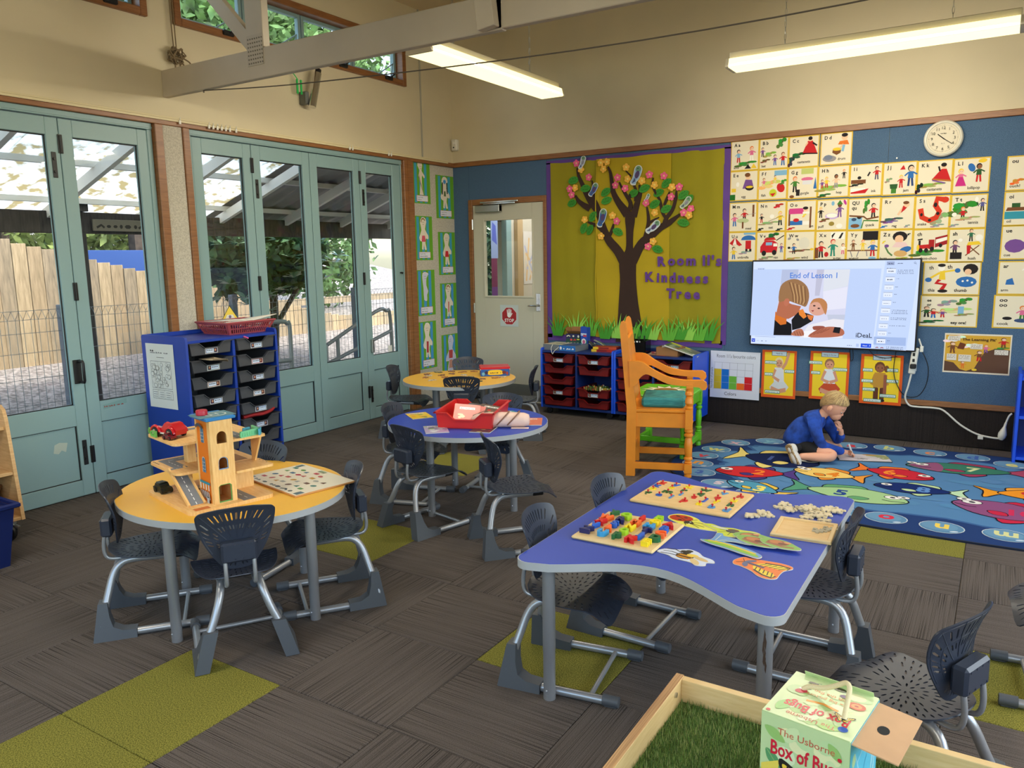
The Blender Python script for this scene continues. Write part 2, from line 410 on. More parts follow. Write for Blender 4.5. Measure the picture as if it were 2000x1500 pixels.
hd = MB(); hd.tube([(0,-4.0,.86),(.05,-4.0,.86),(.055,-4.0,.85),(.055,-4.0,.74),(.05,-4.0,.73),(0,-4.0,.73)],.009,8); hd.bx(0,.006,-4.035,-3.985,.72,.87,.002); obj('pull_handle', hd, black, L1[2])
hd = MB(); hd.bx(0,.03,-1.345,-1.318,.62,.74,.004); obj('pull_handle', hd, steel, L2[3])
hd = MB(); hd.tube([(0,-.885,1.33),(.03,-.885,1.33),(.035,-.90,1.325)],.007,6); obj('latch', hd, black, L2[3])
# notices still taped to the door glass and panels
def sheet(name, mb, loc, rz, label, cat, group=None, m=PAPER):
    o = obj(name, mb, m, None, loc, rz, smooth=0); return tag(o, label, cat, group)
p = Pic(); p.rect(0,0,.055,.06,(222,222,214)); sheet('sticker', p.flip(), (-.016,-1.085,.595), PI/2, 'small blank white sticker at the foot of the last door pane', 'sticker')
p = Pic(); p.poly([(0,0),(.16,.02),(.16,.05),(0,.03)],(126,160,158)); p.scrib(.006,.014,.14,.014,(150,70,60)); sheet('door_strip', p.flip(), (.001,-3.87,.53), PI/2, 'thin faded strip of red words under the second door pane', 'sticker')
p = Pic(); p.poly([(0,.01),(.03,0),(.05,.02),(.075,.004),(.09,.06),(.04,.07),(.01,.06)],(176,188,176)); sheet('torn_sticker', p.flip(), (-.0135,-4.20,.30), PI/2, 'torn pale sticker residue on the lower panel of the left door', 'sticker')
# clips left along the rail
for y, nn in ((-3.18,1),(-2.95,6),(-2.72,1),(-1.55,2),(-1.05,2)):
    m = MB()
    for k in range(nn): m.bx(.046,.054,y+k*.035,y+k*.035+.016,2.382,2.408,.002); m.tube([(.05,y+k*.035+.008,2.40),(.056,y+k*.035+.008,2.425)],.003,5)
    tag(obj('rail_clip', m, whitep), {-3.18:'white clip on the wooden rail above the pale pillar', -2.95:'row of little white clips on the rail above the first glass door', -2.72:'single white clip on the rail right of the row of clips', -1.55:'two white clips on the rail above the third glass door', -1.05:'two white clips on the rail near its right end'}[y], 'clip', 'clips on the door rail')

# clerestory windows
nwin = 0
def clere(y0, y1, nd):
    global nwin; nwin += 1
    wdt = (y1-y0-.10)/nd
    fr = frame_box(y0, y1, 3.035, 3.445, .05, -.10, .03, .004)
    wn = struct('window_%d' % nwin, fr, woodt)
    for k in range(nd):
        a = y0+.05+k*wdt; b_ = a+wdt
        f = frame_box(a+.004, b_-.004, 3.09, 3.39, .028, -.09, -.05); s = obj('sash', f, tealp, wn)
        obj('pane', B(-.072,-.066,a+.03,b_-.03,3.115,3.365), pane, s)
        st = MB(); st.tube([(-.045,b_-.26,3.10),(-.02,b_-.08,3.22)],.006,5); st.tube([(-.02,b_-.08,3.22),(.0,b_-.14,3.08)],.006,5); obj('stay', st, tealp, s)
        c = MB(); c.bx(.0,.05,b_-.25,b_-.16,3.05,3.085,.006); c.tube([(.05,b_-.2,3.07),(.07,b_-.17,3.10),(.05,b_-.14,3.12)],.008,6); obj('catch', c, black, s)
clere(-5.70, -3.33, 4); clere(-3.13, -.725, 4)

# back wall
BW = MB(); BW.bx(0,.247,0,.16,0,2.39); BW.bx(1.07,8.16,0,.16,0,2.39); BW.bx(.247,1.07,0,.16,1.98,2.39); BW.bx(-.16,8.16,0,.16,2.39,5.2)
wb = struct('wall_back', BW, cream)
def pb(x0, x1, z0, z1): obj('pinboard_panel', B(x0+.001,x1-.001,-.008,0,z0,z1,.001), pinb, wb)
for a in ((0,.198,.0,2.366),(.198,1.105,2.036,2.366),(1.105,2.85,.325,2.366),(2.85,4.05,.325,2.366),(4.05,5.25,.325,2.366),(5.25,6.45,.325,2.366),(6.45,8,.325,2.366)): pb(*a)
struct('trim_5', B(0,8,-.026,0,2.366,2.412,.004), woodt); struct('trim_6', B(1.105,8,-.022,0,.285,.328,.004), woodt)
obj('carpet_skirting', B(1.105,8,-.010,0,0,.285), skirt, wb)
# back door
DF = MB(); DF.bx(.198,.247,-.03,.14,0,2.036,.003); DF.bx(1.07,1.105,-.03,.14,0,2.036,.003); DF.bx(.247,1.07,-.03,.14,1.98,2.036,.003); struct('trim_7', DF, woodt)
doorw = mat('door_white', (198,194,176), .45, bump=(70,.02))
D = MB(); x0, x1 = .250, 1.067; D.bx(x0,.386,-.02,.02,.012,1.977,.002); D.bx(.943,x1,-.02,.02,.012,1.977,.002); D.bx(.386,.943,-.02,.02,1.823,1.977); D.bx(.386,.943,-.02,.02,.012,1.075)
d = struct('door_9', D, doorw)
b_ = MB()
for q in ((.386,.943,1.823,1.838),(.386,.943,1.058,1.075),(.372,.386,1.058,1.838),(.943,.957,1.058,1.838)): b_.bx(q[0],q[1],-.028,-.018,q[2],q[3],.002)
obj('glazing_bead', b_, doorw, d); obj('pane', B(.386,.943,-.003,.003,1.075,1.823), pane, d)
obj('kick_plate', B(.27,1.05,-.023,-.02,.03,.19), steel, d)
c = MB(); c.bx(.31,.60,-.075,-.02,1.905,1.972,.006); c.bx(.585,.60,-.078,-.02,1.905,1.972,.002); cl = obj('door_closer', c, steel, d)
c = MB(); c.bx(.38,.82,-.085,-.06,1.993,2.006,.003); c.bx(.41,.78,-.075,-.05,1.978,1.99,.002); obj('closer_arm', c, chrome, cl)
c = B(.982,1.03,-.026,-.02,.93,1.105,.003); c.tube([(1.008,-.02,.985),(1.008,-.065,.985)],.01,8); c.tube([(1.012,-.066,.985),(.95,-.07,.987),(.915,-.064,.985)],.009,8); c.tube([(1.006,-.026,1.05),(1.006,-.029,1.05)],.010,10); obj('lever_handle', c, chrome, d)
for z in (1.79,.95,.18):
    c = MB(); c.tube([(.249,-.03,z-.05),(.249,-.03,z+.05)],.008,8); obj('hinge', c, chrome, d)
# lobby behind the back door
LB = MB(); LB.bx(-.16,0,.16,.32,0,2.6); LB.bx(-.16,0,.32,1.02,0,.8); LB.bx(-.16,0,.32,1.02,2.15,2.6); LB.bx(-.16,0,1.02,2.3,0,2.6); LB.bx(1.6,1.7,.16,2.3,0,2.6); LB.bx(0,1.6,2.2,2.3,0,2.6); LB.bx(-.16,1.7,.16,2.3,2.6,2.7); LB.bx(-.16,1.7,.16,2.3,-.15,0)
lob = struct('wall_lobby', LB, mat('lobby_paint', (206,196,178), .6))
obj('window_post', B(-.04,.03,.95,1.06,0,2.4,.004), tealp, lob); obj('window_sill', B(-.02,.06,.30,1.0,.78,.80,.002), whitep, lob); obj('window_transom', B(-.08,-.04,.32,1.02,1.86,1.90,.002), dark, lob)
obj('door_jamb', B(0,.05,1.16,1.28,0,2.4,.004), mat('jamb_tan', (184,156,116), .6), lob)
obj('pane', B(-.07,-.064,.32,1.02,.8,2.15), pane, lob)
p = Pic(); p.rect(0,0,.42,.62,(222,214,206)); 
for k in range(9): p.line([(R.random()*.42,R.random()*.3),(R.random()*.42,.3+R.random()*.3)],.03,[(228,190,140),(190,190,214),(232,214,190)][k%3])
sheet('lobby_poster', p.flip(), (.004,1.36,1.14), PI/2, 'pale crayon poster seen through the back door pane', 'poster')
p = Pic(); p.rect(0,0,.14,.42,(150,168,214)); p.poly([(.02,.2),(.12,.15),(.1,.36),(.03,.4)],(96,110,200)); p.rect(0,-.32,.12,0,(120,60,90)); p.rect(0,-.75,.12,-.32,(110,70,130)); p.rect(0,.42,.1,.6,(110,30,40))
sheet('window_collage', p.flip(), (-.03,.72,1.45), PI/2, 'blue and maroon coloured strip hanging behind the back door pane', 'collage')
lamp = bpy.data.lights.new('lobby_area_light', 'AREA'); lamp.size = .8; lamp.energy = 14; lo = bpy.data.objects.new('lobby_area_light', lamp); COL.link(lo); lo.location = (.6,1.2,2.55)  # unseen area light under the lobby ceiling, no fitting modelled

# the rest of the shell (behind and beside the camera), with its own windows for daylight
RW = MB(); RW.bx(8,8.16,-9.16,.16,0,.6); RW.bx(8,8.16,-9.16,.16,3.0,3.9); RW.bx(8,8.16,-9.16,-8.2,.6,3.0); RW.bx(8,8.16,-1,.16,.6,3.0)
wr = struct('wall_right', RW, cream)
FW = MB(); FW.bx(-.16,8.16,-9.16,-9,0,.6); FW.bx(-.16,8.16,-9.16,-9,3.0,5.2); FW.bx(-.16,1,-9.16,-9,.6,3.0); FW.bx(7.2,8.16,-9.16,-9,.6,3.0)
wf = struct('wall_front', FW, cream)
for k in range(6):
    wn = struct('window_%d' % (3+k), frame_box(-8.2+1.2*k, -7.0+1.2*k, .6, 3.0, .05, 8.03, 8.12), tealp); obj('pane', B(8.07,8.076,-8.15+1.2*k,-7.05+1.2*k,.65,2.95), pane, wn)
for k in range(5):
    m = frame_box(0, 1.24, .6, 3.0, .05, -.04, .04); m.v = [(y+1+1.24*k, -9.08+x, z) for x, y, z in m.v]; wn = struct('window_%d' % (9+k), m, tealp); obj('pane', B(1.05+1.24*k,2.19+1.24*k,-9.083,-9.077,.65,2.95), pane, wn)
CE = MB(); CE.add([(-.2,-9.2,3.72),(4.2,-9.2,4.75),(8.2,-9.2,3.72),(-.2,.2,3.72),(4.2,.2,4.75),(8.2,.2,3.72),(-.2,-9.2,3.85),(4.2,-9.2,4.9),(8.2,-9.2,3.85),(-.2,.2,3.85),(4.2,.2,4.9),(8.2,.2,3.85)],
  [(0,3,4,1),(1,4,5,2),(6,7,10,9),(7,8,11,10),(0,6,9,3),(2,5,11,8),(0,1,7,6),(1,2,8,7),(3,9,10,4),(4,10,11,5)])
struct('ceiling', CE, mat('ceiling_paint', (214,196,160), .7))

# roof truss: bottom chord with struts and nail plates
tr = thing('roof_truss', 'white painted roof truss beam crossing above the glass doors', 'beam', (0,-3.23,2.55))
def tp(name, mb, m=white): return obj(name, mb, m, tr, loc=(0,3.23,-2.55))
tp('bottom_chord', B(.0,2.70,-3.25,-3.205,2.55,2.72,.004)); tp('bottom_chord', B(2.66,8.0,-3.25,-3.205,2.555,2.72,.004))
tp('strut', B(.86,1.01,-3.252,-3.20,2.722,3.96,.003))
m = MB(); m.prism([(.86,2.72),(.90,2.80),(-.0,3.72),(-.12,3.72)],-3.248,-3.205,M=Matrix(((1,0,0,0),(0,0,1,0),(0,1,0,0),(0,0,0,1)))); tp('strut', m)
tp('strut', MB().bx(-.05,.05,-.025,.025,0,1.9,.003,M=T(2.64,-3.28,2.555,0,0,-.12)))
for (x, z) in ((.935,2.70),(2.95,2.79)):
    m = B(x-.07,x+.07,-3.2545,-3.25,z-.075,z+.10,.0)
    tp('nail_plate', m, mat('nail_plate', (190,180,162), .5))
    m = MB()
    for a in range(7):
        for c in range(7): m.bx(x-.06+a*.02,x-.052+a*.02,-3.2565,-3.2545,z-.065+c*.023,z-.057+c*.023)
    tag(tp('plate_teeth', m, mat('plate_teeth', (120,114,100), .6)), kind='stuff')

# fluorescent fittings: they and the windows light the room
diff = mat('lamp_diffuser', (255,240,176), .4, emit=1.0)
bat = mat('batten_white', (228,220,196), .45)
def fitting(loc, rz, label, chains=True):
    t = thing('fluorescent_light', label, 'light', loc, rz, 'hanging fluorescent lights')
    m = MB(); m.bx(-.775,.775,-.055,.055,.055,.10,.004); obj('batten', m, bat, t)
    m = MB(); pr = [(-.088,.0),(-.094,.006),(-.08,.056),(.08,.056),(.094,.006),(.088,.0)]
    n = len(pr); vs = [(x, y, z) for x in (-.77,.77) for y, z in pr]; m.add(vs, [(i, (i+1)%n, n+(i+1)%n, n+i) for i in range(n)])
    obj('diffuser', m, diff, t)
    for s in (-1, 1):
        m = MB(); m.prism([(y, z) for y, z in pr], s*.77, s*.79, M=Matrix(((0,0,1,0),(1,0,0,0),(0,1,0,0),(0,0,0,1)))); obj('end_cap', m, bat, t)
    for s in (-.45, .45):
        m = MB(); zt = 3.3
        for k in range(26):
            z = .10+k*.036; 
            if z+loc[2] > 3.65: break
            r = [(s+(.006*math.cos(q) if k%2 else 0), 0 if k%2 else .006*math.cos(q), z+.018+.022*math.sin(q)) for q in [i*PI/3 for i in range(6)]]; m.tube(r,.0017,4,closed=True)
        tag(obj('chain', m, steel, t), kind='stuff')
    for s in (-1, 1):
        l = bpy.data.lights.new('tube_light', 'AREA'); l.shape = 'RECTANGLE'; l.size = 1.44; l.size_y = .036; l.energy = LAMP/2; l.color = (1,.92,.77)
        o = bpy.data.objects.new('tube_light', l); COL.link(o); o.parent = t; o.location = (0,s*.102,.03)
        o.rotation_euler = (s*math.radians(38),0,0)
    return t
fitting((1.94,-2.16,2.61), PI/2, 'lit fluorescent light hanging near the corner, under the truss beam')
fitting((4.06,-1.45,2.61), 0, 'lit fluorescent light hanging on chains above the television')
fitting((1.94,-5.7,2.61), PI/2, 'unseen lit fluorescent light hanging behind the camera on the door side')  # this and the next two: unseen fittings added to light the room
fitting((6.3,-4.2,2.61), PI/2, 'unseen lit fluorescent light hanging on the far right of the room')
fitting((4.9,-7.8,2.61), 0, 'unseen lit fluorescent light hanging at the back of the room')

# ================================================================ TABLES AND CHAIRS
silver = mat('silver_paint', (164,166,170), .32, .55)
scuff = mat('worn_metal', (70,52,40), .6)
ytop = mat('yellow_laminate', (232,178,62), .42, var=(2,.03), spec=.4); btop = mat('blue_laminate', (46,72,172), .48, var=(2,.03), spec=.3)
edge = mat('grey_table_edge', (168,170,172), .4)
def table(label, cx, cyy, outline, top, legs, h=.5, rz=0):
    t = thing('classroom_table', label, 'table', (cx,cyy,0), rz, None)
    m = MB(); m.prism(outline, h-.027, h-.001); obj('edge_band', m, edge, t)
    ins = [(x*.994, y*.994) for x, y in outline]
    m = MB(); m.prism(ins, h-.004, h); obj('tabletop', m, top, t)
    for (x, y) in legs:
        m = MB(); m.tube([(x,y,.018),(x,y,.17),(x,y,.172),(x,y,h-.027)],[.0205,.0205,.0215,.0215],14); l = obj('leg', m, silver, t)
        m = MB(); m.tube([(x,y,0),(x,y,.02)],.021,14); m.sph((x,y-.021,.035),.004,6,4); obj('foot', m, silver, l)
    return t
def ring(rx, ry=None, n=56): return [(rx*math.cos(2*PI*k/n), (ry or rx)*math.sin(2*PI*k/n)) for k in range(n)]
tY = table('round yellow table carrying the wooden toy garage', 2.12, -4.545, ring(.50,.44), ytop, [(.107,-.39),(.435,.02),(.03,.34),(-.30,-.06)])
tM = table('round blue table carrying the red plastic tray of books', 2.205, -2.93, ring(.485,.455), btop, [(-.28,.235),(.03,.70-.03-.27),(.33,-.02),(-.03,-.33)])
tF = table('round yellow table in the far corner strewn with puzzle pieces', 1.18, -1.60, ring(.455), ytop, [(-.27,.02),(.02,.3),(.3,0),(0,-.3)])
# scalloped blue table
def scallop():
    P = []
    hx, hy = .42, .60
    def arc(cx, cyy, r, a0, a1, n=6): return [(cx+r*math.cos(math.radians(a0+(a1-a0)*k/n)), cyy+r*math.sin(math.radians(a0+(a1-a0)*k/n))) for k in range(n+1)]
    P += arc(-hx+.045, -hy+.045, .045, 180, 285)
    for k in range(1, 16): x = -.34+.68*k/16; P.append((x, -hy+.005+.155*math.cos(x/.34*PI/2)**1.4))
    P += arc(hx-.045, -hy+.045, .045, 255, 360); P += arc(hx-.045, hy-.045, .045, 0, 105)
    for k in range(1, 16): x = .34-.68*k/16; P.append((x, hy-.005-.12*math.cos(x/.34*PI/2)**1.4))
    P += arc(-hx+.045, hy-.045, .045, 75, 180)
    return P
tB = table('blue rectangular table with scalloped ends carrying the alphabet puzzles', 4.005, -4.03, scallop(), btop, [(-.335,-.515),(.36,-.52),(.385,.45),(-.325,.455)])
m = MB()
for k in range(9):
    a = -PI/2+.5*(R.random()-.3); z = .30+R.random()*.12
    m.add([(.36+.0219*math.cos(a+q*.1), -.52+.0219*math.sin(a+q*.1), z+r*.012) for q, r in ((-1,0),(.6,-1),(1.4,1),(-.3,2.4))], [(0,1,2,3)])
obj('scuff_marks', m, scuff, tB)

plast = mat('chair_plastic', (44,50,64), .38, bump=(700,.03)); boot = mat('chair_boot', (78,82,88), .5)
def ray_out(poly, c, ang):
    lo, hi = 0, 1
    for _ in range(22):
        md = (lo+hi)/2
        if inpoly((c[0]+md*math.cos(ang), c[1]+md*math.sin(ang)), poly): lo = md
        else: hi = md
    return lo
def shell(outline, slots, surf, th, step=.028):
    """a moulded sheet with slots cut through: flat outline triangulated round the holes, bent by surf() and given thickness"""
    V = [V3(p) for p in outline]; n = len(V); E = [(i,(i+1)%n) for i in range(n)]
    for s in slots:
        k = len(V); V += [V3(p) for p in s]; E += [(k+i, k+(i+1)%len(s)) for i in range(len(s))]
    xs = [p[0] for p in outline]; ys = [p[1] for p in outline]
    x = min(xs)+step/2
    while x < max(xs):
        y = min(ys)+step/2
        while y < max(ys):
            if inpoly((x,y), outline) and not any(abs(s[0][0]-x) < .03 and abs(s[0][1]-y) < .03 and (inpoly((x,y), s)) for s in slots): V.append(V3((x,y)))
            y += step
        x += step
    r = delaunay_2d_cdt(V, E, [], 0, 1e-5)
    vs, fs = r[0], r[2]
    bm = bmesh.new(); bv = [bm.verts.new(surf(v.x, v.y)) for v in vs]
    for f in fs:
        c = sum((vs[i] for i in f), V3((0,0)))/len(f)
        if not inpoly((c.x,c.y), outline): continue
        if any(inpoly((c.x,c.y), s) for s in slots): continue
        try: bm.faces.new([bv[i] for i in f])
        except ValueError: pass
    for v in [v for v in bm.verts if not v.link_faces]: bm.verts.remove(v)
    bmesh.ops.recalc_face_normals(bm, faces=bm.faces)
    bmesh.ops.solidify(bm, geom=bm.faces[:], thickness=th)
    m = MB(); bm.verts.index_update(); m.add([v.co for v in bm.verts], [tuple(v.index for v in f.verts) for f in bm.faces]); bm.free()
    return m
def slot(c, ang, r0, r1, w_):
    d = (math.cos(ang), math.sin(ang)); n = (-d[1], d[0]); q = min(w_, (r1-r0)*.3)
    return [(c[0]+d[0]*a+n[0]*b, c[1]+d[1]*a+n[1]*b) for a, b in ((r0,0),(r0+q,-w_/2),(r1-q,-w_/2),(r1,0),(r1-q,w_/2),(r0+q,w_/2))]
BACK = [(0,.334),(.032,.336),(.058,.352),(.086,.392),(.112,.442),(.127,.492),(.133,.538),(.128,.554),(.112,.564),(.06,.576)]
BACK = spline(BACK+[(0,.580)], 3); BACK = [(x*1.04,z+.008) for x,z in BACK]; BACK = BACK+[(-x,z) for x,z in BACK[-2:0:-1]]
def back_x(y, z):
    q = (z-.343)/.245
    return -.140-.100*max(0,q-.45)**1.6+1.5*y*y+.010*(1-q)
bc = (0,.413); SL = []
for k in range(-11, 12):
    if k in (-6, 6): continue
    a = PI/2+k*.118; r = ray_out(BACK, bc, a); SL.append(slot(bc, a, r*.68, r*.90, .0056)); SL.append(slot(bc, a, r*.46, r*.60, .005))
for k in range(-4, 5):
    if k == 0: continue
    a = -PI/2+k*.24; r = ray_out(BACK, bc, a); SL.append(slot(bc, a, r*.62, r*.86, .005))
back_m = shell(BACK, SL, lambda y, z: (back_x(y,z), y, z), .0045)
rib_m = MB()
for k in (-9,-6,-3,0,3,6,9):
    a = PI/2+k*.118; r = ray_out(BACK, bc, a)
    rib_m.tube([(back_x(bc[0]+r*q*math.cos(a), bc[1]+r*q*math.sin(a))-.004, bc[0]+r*q*math.cos(a), bc[1]+r*q*math.sin(a)) for q in (.28,.5,.75,.97)], .0022, 4)
for q in (.64, .94):
    pts = []
    for k in range(-14, 15):
        a = PI/2+k*.118; r = ray_out(BACK, bc, a)*q; y, z = r*math.cos(a), bc[1]+r*math.sin(a); pts.append((back_x(y,z)-.004, y, z))
    rib_m.tube(pts, .0022, 4)
SEAT = [(-.160,0),(-.152,.048),(-.125,.092),(-.08,.122),(-.02,.141),(.05,.150),(.105,.152),(.140,.146),(.156,.128),(.160,.07)]
SEAT = spline(SEAT+[(.162,0)], 2); SEAT = [(x*1.06,y*1.06) for x,y in SEAT]; SEAT = SEAT+[(x,-y) for x,y in SEAT[-2:0:-1]]
def seat_z(x, y):
    z = .306+.006*(x*x+y*y)/.02
    if x > .075: z -= (x-.075)**2*4.2*(.5+abs(y)/.15*1.1)
    if x < -.1: z += (x+.1)**2*3
    return z
SS = []; scn = (-.01, 0)
for (f0, f1, n) in ((.80,.93,44),(.60,.74,34),(.42,.55,26),(.25,.36,16),(.08,.19,8)):
    for k in range(n):
        if n > 20 and k % 11 in (0,): continue
        a = 2*PI*(k+.5)/n; r = ray_out(SEAT, scn, a)
        SS.append(slot(scn, a, r*f0, r*f1, .0052))
seat_m = shell(SEAT, SS, lambda x, y: (x, y, seat_z(x,y)), .004, .035)
CH = {}
def chair_meshes():
    CH['seat'] = (seat_m.mesh('seat', 50), plast)
    m = MB(); m.add(back_m.v, back_m.f); CH['backrest'] = (m.mesh('backrest', 50), plast)
    CH['back_ribs'] = (rib_m.mesh('back_ribs', 60), plast)
    m = MB(); m.bx(-.184,-.142,-.062,.062,.380,.456,.008)
    for y in (-.045,-.015,.015,.045):
        for z in (.393,.445): m.tube([(-.184,y,z),(-.186,y,z)],.0035,6)
    CH['back_block'] = (m.mesh('back_block'), plast)
    for s, nm in ((1,'L'),(-1,'R')):
        pts = spline([(.115,.068,.283),(.02,.068,.283),(-.075,.066,.283),(-.118,.07,.272),(-.148,.08,.236),(-.170,.105,.165),(-.193,.146,.075),(-.196,.156,.048),(-.177,.159,.024),(-.14,.16,.0165),(-.06,.16,.0165),(.165,.16,.0165)], 3)
        m = MB(); m.tube([(x, s*y, z) for x,y,z in pts], .0145, 12); CH['side_frame'+nm] = (m.mesh('side_frame'), silver)
        m = MB(); pl = [(-.226,.002),(-.222,0),(-.07,0),(-.07,.034),(-.12,.038),(-.152,.054),(-.165,.09),(-.172,.14),(-.205,.14)]
        m.prism(pl, -.025, .025, M=Matrix(((1,0,0,0),(0,0,1,s*.158),(0,1,0,0),(0,0,0,1)))); m.v = [(x, y-s*max(0,z-.045)*.42, z) for x,y,z in m.v]
        CH['boot'+nm] = (m.mesh('boot'), boot)
        m = MB(); m.tube([(.145,s*.16,.019),(.198,s*.16,.019)],[.019,.0185],12); m.bx(.15,.193,s*.16-.012,s*.16+.012,0,.01,.002); CH['runner_cap'+nm] = (m.mesh('runner_cap'), boot)
        m = MB(); m.tube(spline([(.0,s*.05,.293),(-.11,s*.05,.288),(-.158,s*.05,.290),(-.175,s*.05,.308),(-.178,s*.05,.345),(-.170,s*.05,.40)],3),.0075,11); CH['back_post'+nm] = (m.mesh('back_post'), silver)
    m = MB(); m.tube([(.10,-.16,.0185),(.10,.16,.0185)],.0085,11); CH['stretcher'] = (m.mesh('stretcher'), silver)
    m = MB(); m.bx(.055,.115,-.085,.085,.270,.302,.006); m.bx(-.09,-.05,-.08,.08,.288,.304,.004); CH['seat_mount'] = (m.mesh('seat_mount'), black)
chair_meshes()
for k, (me, mm) in CH.items(): me.materials.append(mm)
def chair(label, x, y, deg):
    t = thing('classroom_chair', label, 'chair', (x,y,0), math.radians(deg), 'small charcoal plastic chairs on silver frames')
    for k, (me, mm) in CH.items():
        o = bpy.data.objects.new(me.name.split('.')[0], me); COL.link(o); o.parent = t
        if k == 'back_ribs': o.name = 'back_rib'; o['kind'] = 'stuff'
CHAIRS = [
 ('charcoal chair nearest the camera at the yellow garage table, its back to us', 2.433, -4.795, 147),
 ('charcoal chair on the left side of the yellow garage table', 1.962, -4.828, 51.5),
 ('charcoal chair on the right side of the yellow garage table', 2.446, -4.354, 233.5),
 ('charcoal chair behind the toy garage, between the table and the tall blue cabinet', 1.88, -4.285, -78),
 ('charcoal chair at the round blue table, nearest the camera, left of the pair', 2.24, -3.368, 77),
 ('charcoal chair pulled out at the right of the round blue table, empty seat in view', 2.83, -3.385, 49),
 ('charcoal chair on the left of the round blue table, half under it', 1.868, -3.03, 16),
 ('charcoal chair behind the red tray on the far side of the round blue table', 2.185, -2.6, -78),
 ('charcoal chair facing the far yellow table with its slotted back to us', 1.39, -1.83, 118),
 ('charcoal chair seen edge on at the right of the far yellow table', 1.535, -1.30, 205),
 ('charcoal chair seen edge on at the left of the far yellow table, by the doors', .72, -1.68, 22),
 ('charcoal chair behind the far yellow table, against the pinboard', .93, -1.15, -60),
 ('charcoal chair tucked under the near left corner of the scalloped blue table', 3.672, -4.355, 9),
 ('charcoal chair tucked under the far left side of the scalloped blue table', 3.712, -3.9, -1),
 ('charcoal chair on the right side of the scalloped blue table, back towards the rug', 4.333, -3.888, 181),
 ('charcoal chair in the right foreground, turned towards the box of bugs', 4.703, -4.463, 158),
 ('charcoal chair at the right edge of the photo, only its frame in view', 5.12, -3.66, 185),
]
for c in CHAIRS: chair(*c)

# ================================================================ STORAGE
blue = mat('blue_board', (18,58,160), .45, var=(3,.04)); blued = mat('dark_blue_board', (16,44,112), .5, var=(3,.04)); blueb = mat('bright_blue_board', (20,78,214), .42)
greyt = mat('grey_tray_plastic', (70,72,78), .45); redt = mat('dark_red_tray_plastic', (112,20,20), .38); redb = mat('bright_red_tray_plastic', (206,34,34), .35)
def cabinet(label, loc, rz, W, Dp, H, top, col, colside, casters=0):
    t = thing('tray_cabinet', label, 'cabinet', loc, rz)
    pz = [(0,casters),(Dp,casters),(Dp,H-.012),(Dp-.012,H),(.022,H),(.006,H-.006),(0,H-.022)]
    MX = Matrix(((0,0,1,0),(1,0,0,0),(0,1,0,0),(0,0,0,1)))
    for x in (0, W-.018):
        m = MB(); m.prism(pz, x, x+.018, M=MX); obj('side_panel', m, colside, t)
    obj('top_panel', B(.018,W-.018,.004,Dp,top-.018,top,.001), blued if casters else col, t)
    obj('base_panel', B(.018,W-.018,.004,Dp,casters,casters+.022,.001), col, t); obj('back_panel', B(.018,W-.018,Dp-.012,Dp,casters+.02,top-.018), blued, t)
    obj('divider', B(W/2-.010,W/2+.010,.004,Dp,casters+.022,top-.018,.001), col, t)
    if H-top > .01: obj('back_lip', B(.018,W-.018,Dp-.018,Dp,top,H,.002), col, t)
    if casters:
        for x in (.06, W-.06):
            for y in (.06, Dp-.06):
                m = MB(); m.lathe([(.026,-.012),(.030,-.008),(.030,.008),(.026,.012)],12,M=T(x,y,.030,0,PI/2)); m.bx(x-.012,x+.012,y-.02,y+.02,.03,casters,.003); obj('caster', m, black, t)
    return t
def tray_mesh(W, h, Dp=.40):
    w2, ta = W/2, .012
    m = MB(); MF = Matrix(((1,0,0,0),(0,0,1,0),(0,1,0,0),(0,0,0,1)))
    a, b_ = w2*.60, w2*.34; d = h*.42
    prof = [(-w2+ta,0),(w2-ta,0),(w2,h),(a,h),(b_,h-d),(-b_,h-d),(-a,h),(-w2,h)]
    m.prism(prof, .0, .004, M=MF)
    pb = [(-w2+ta,0),(w2-ta,0),(w2,h),(a,h),(b_,h-d),(-b_,h-d),(-a,h),(-w2,h)]
    m.prism(pb, Dp-.004, Dp, M=MF)
    for s in (-1, 1): m.add([(s*(w2-ta),0,0),(s*(w2-ta),Dp,0),(s*w2,Dp,h),(s*w2,0,h),(s*(w2-ta-.004),0,0),(s*(w2-ta-.004),Dp,0),(s*(w2-.004),Dp,h),(s*(w2-.004),0,h)], [(0,1,2,3),(4,7,6,5),(2,6,7,3),(0,4,5,1)])
    m.bx(-w2+ta,w2-ta,0,Dp,0,.004)
    body = m
    m = MB(); lip = [(-w2-.010,h),(-a,h),(-b_,h-d),(b_,h-d),(a,h),(w2+.010,h)]
    for (y0, y1) in ((-.014,.006),(Dp-.006,Dp+.014)):
        n = len(lip); vs = [(x,y,z-dz) for y in (y0,y1) for dz in (0,.005) for x, z in lip]; fs = []
        for i in range(n-1): fs += [(i,i+1,2*n+i+1,2*n+i),(n+i,3*n+i,3*n+i+1,n+i+1),(i,n+i,n+i+1,i+1),(2*n+i,2*n+i+1,3*n+i+1,3*n+i)]
        fs += [(0,2*n,3*n,n),(n-1,2*n-1,4*n-1,3*n-1)]; m.add(vs, fs)
    for s in (-1, 1): m.bx(*sorted((s*w2,s*(w2+.012))),-.014,Dp+.014,h-.005,h)
    return body, m
GT = [q.mesh('tray') for q in tray_mesh(.318, .082)]; RT = [q.mesh('tray') for q in tray_mesh(.30, .078)]
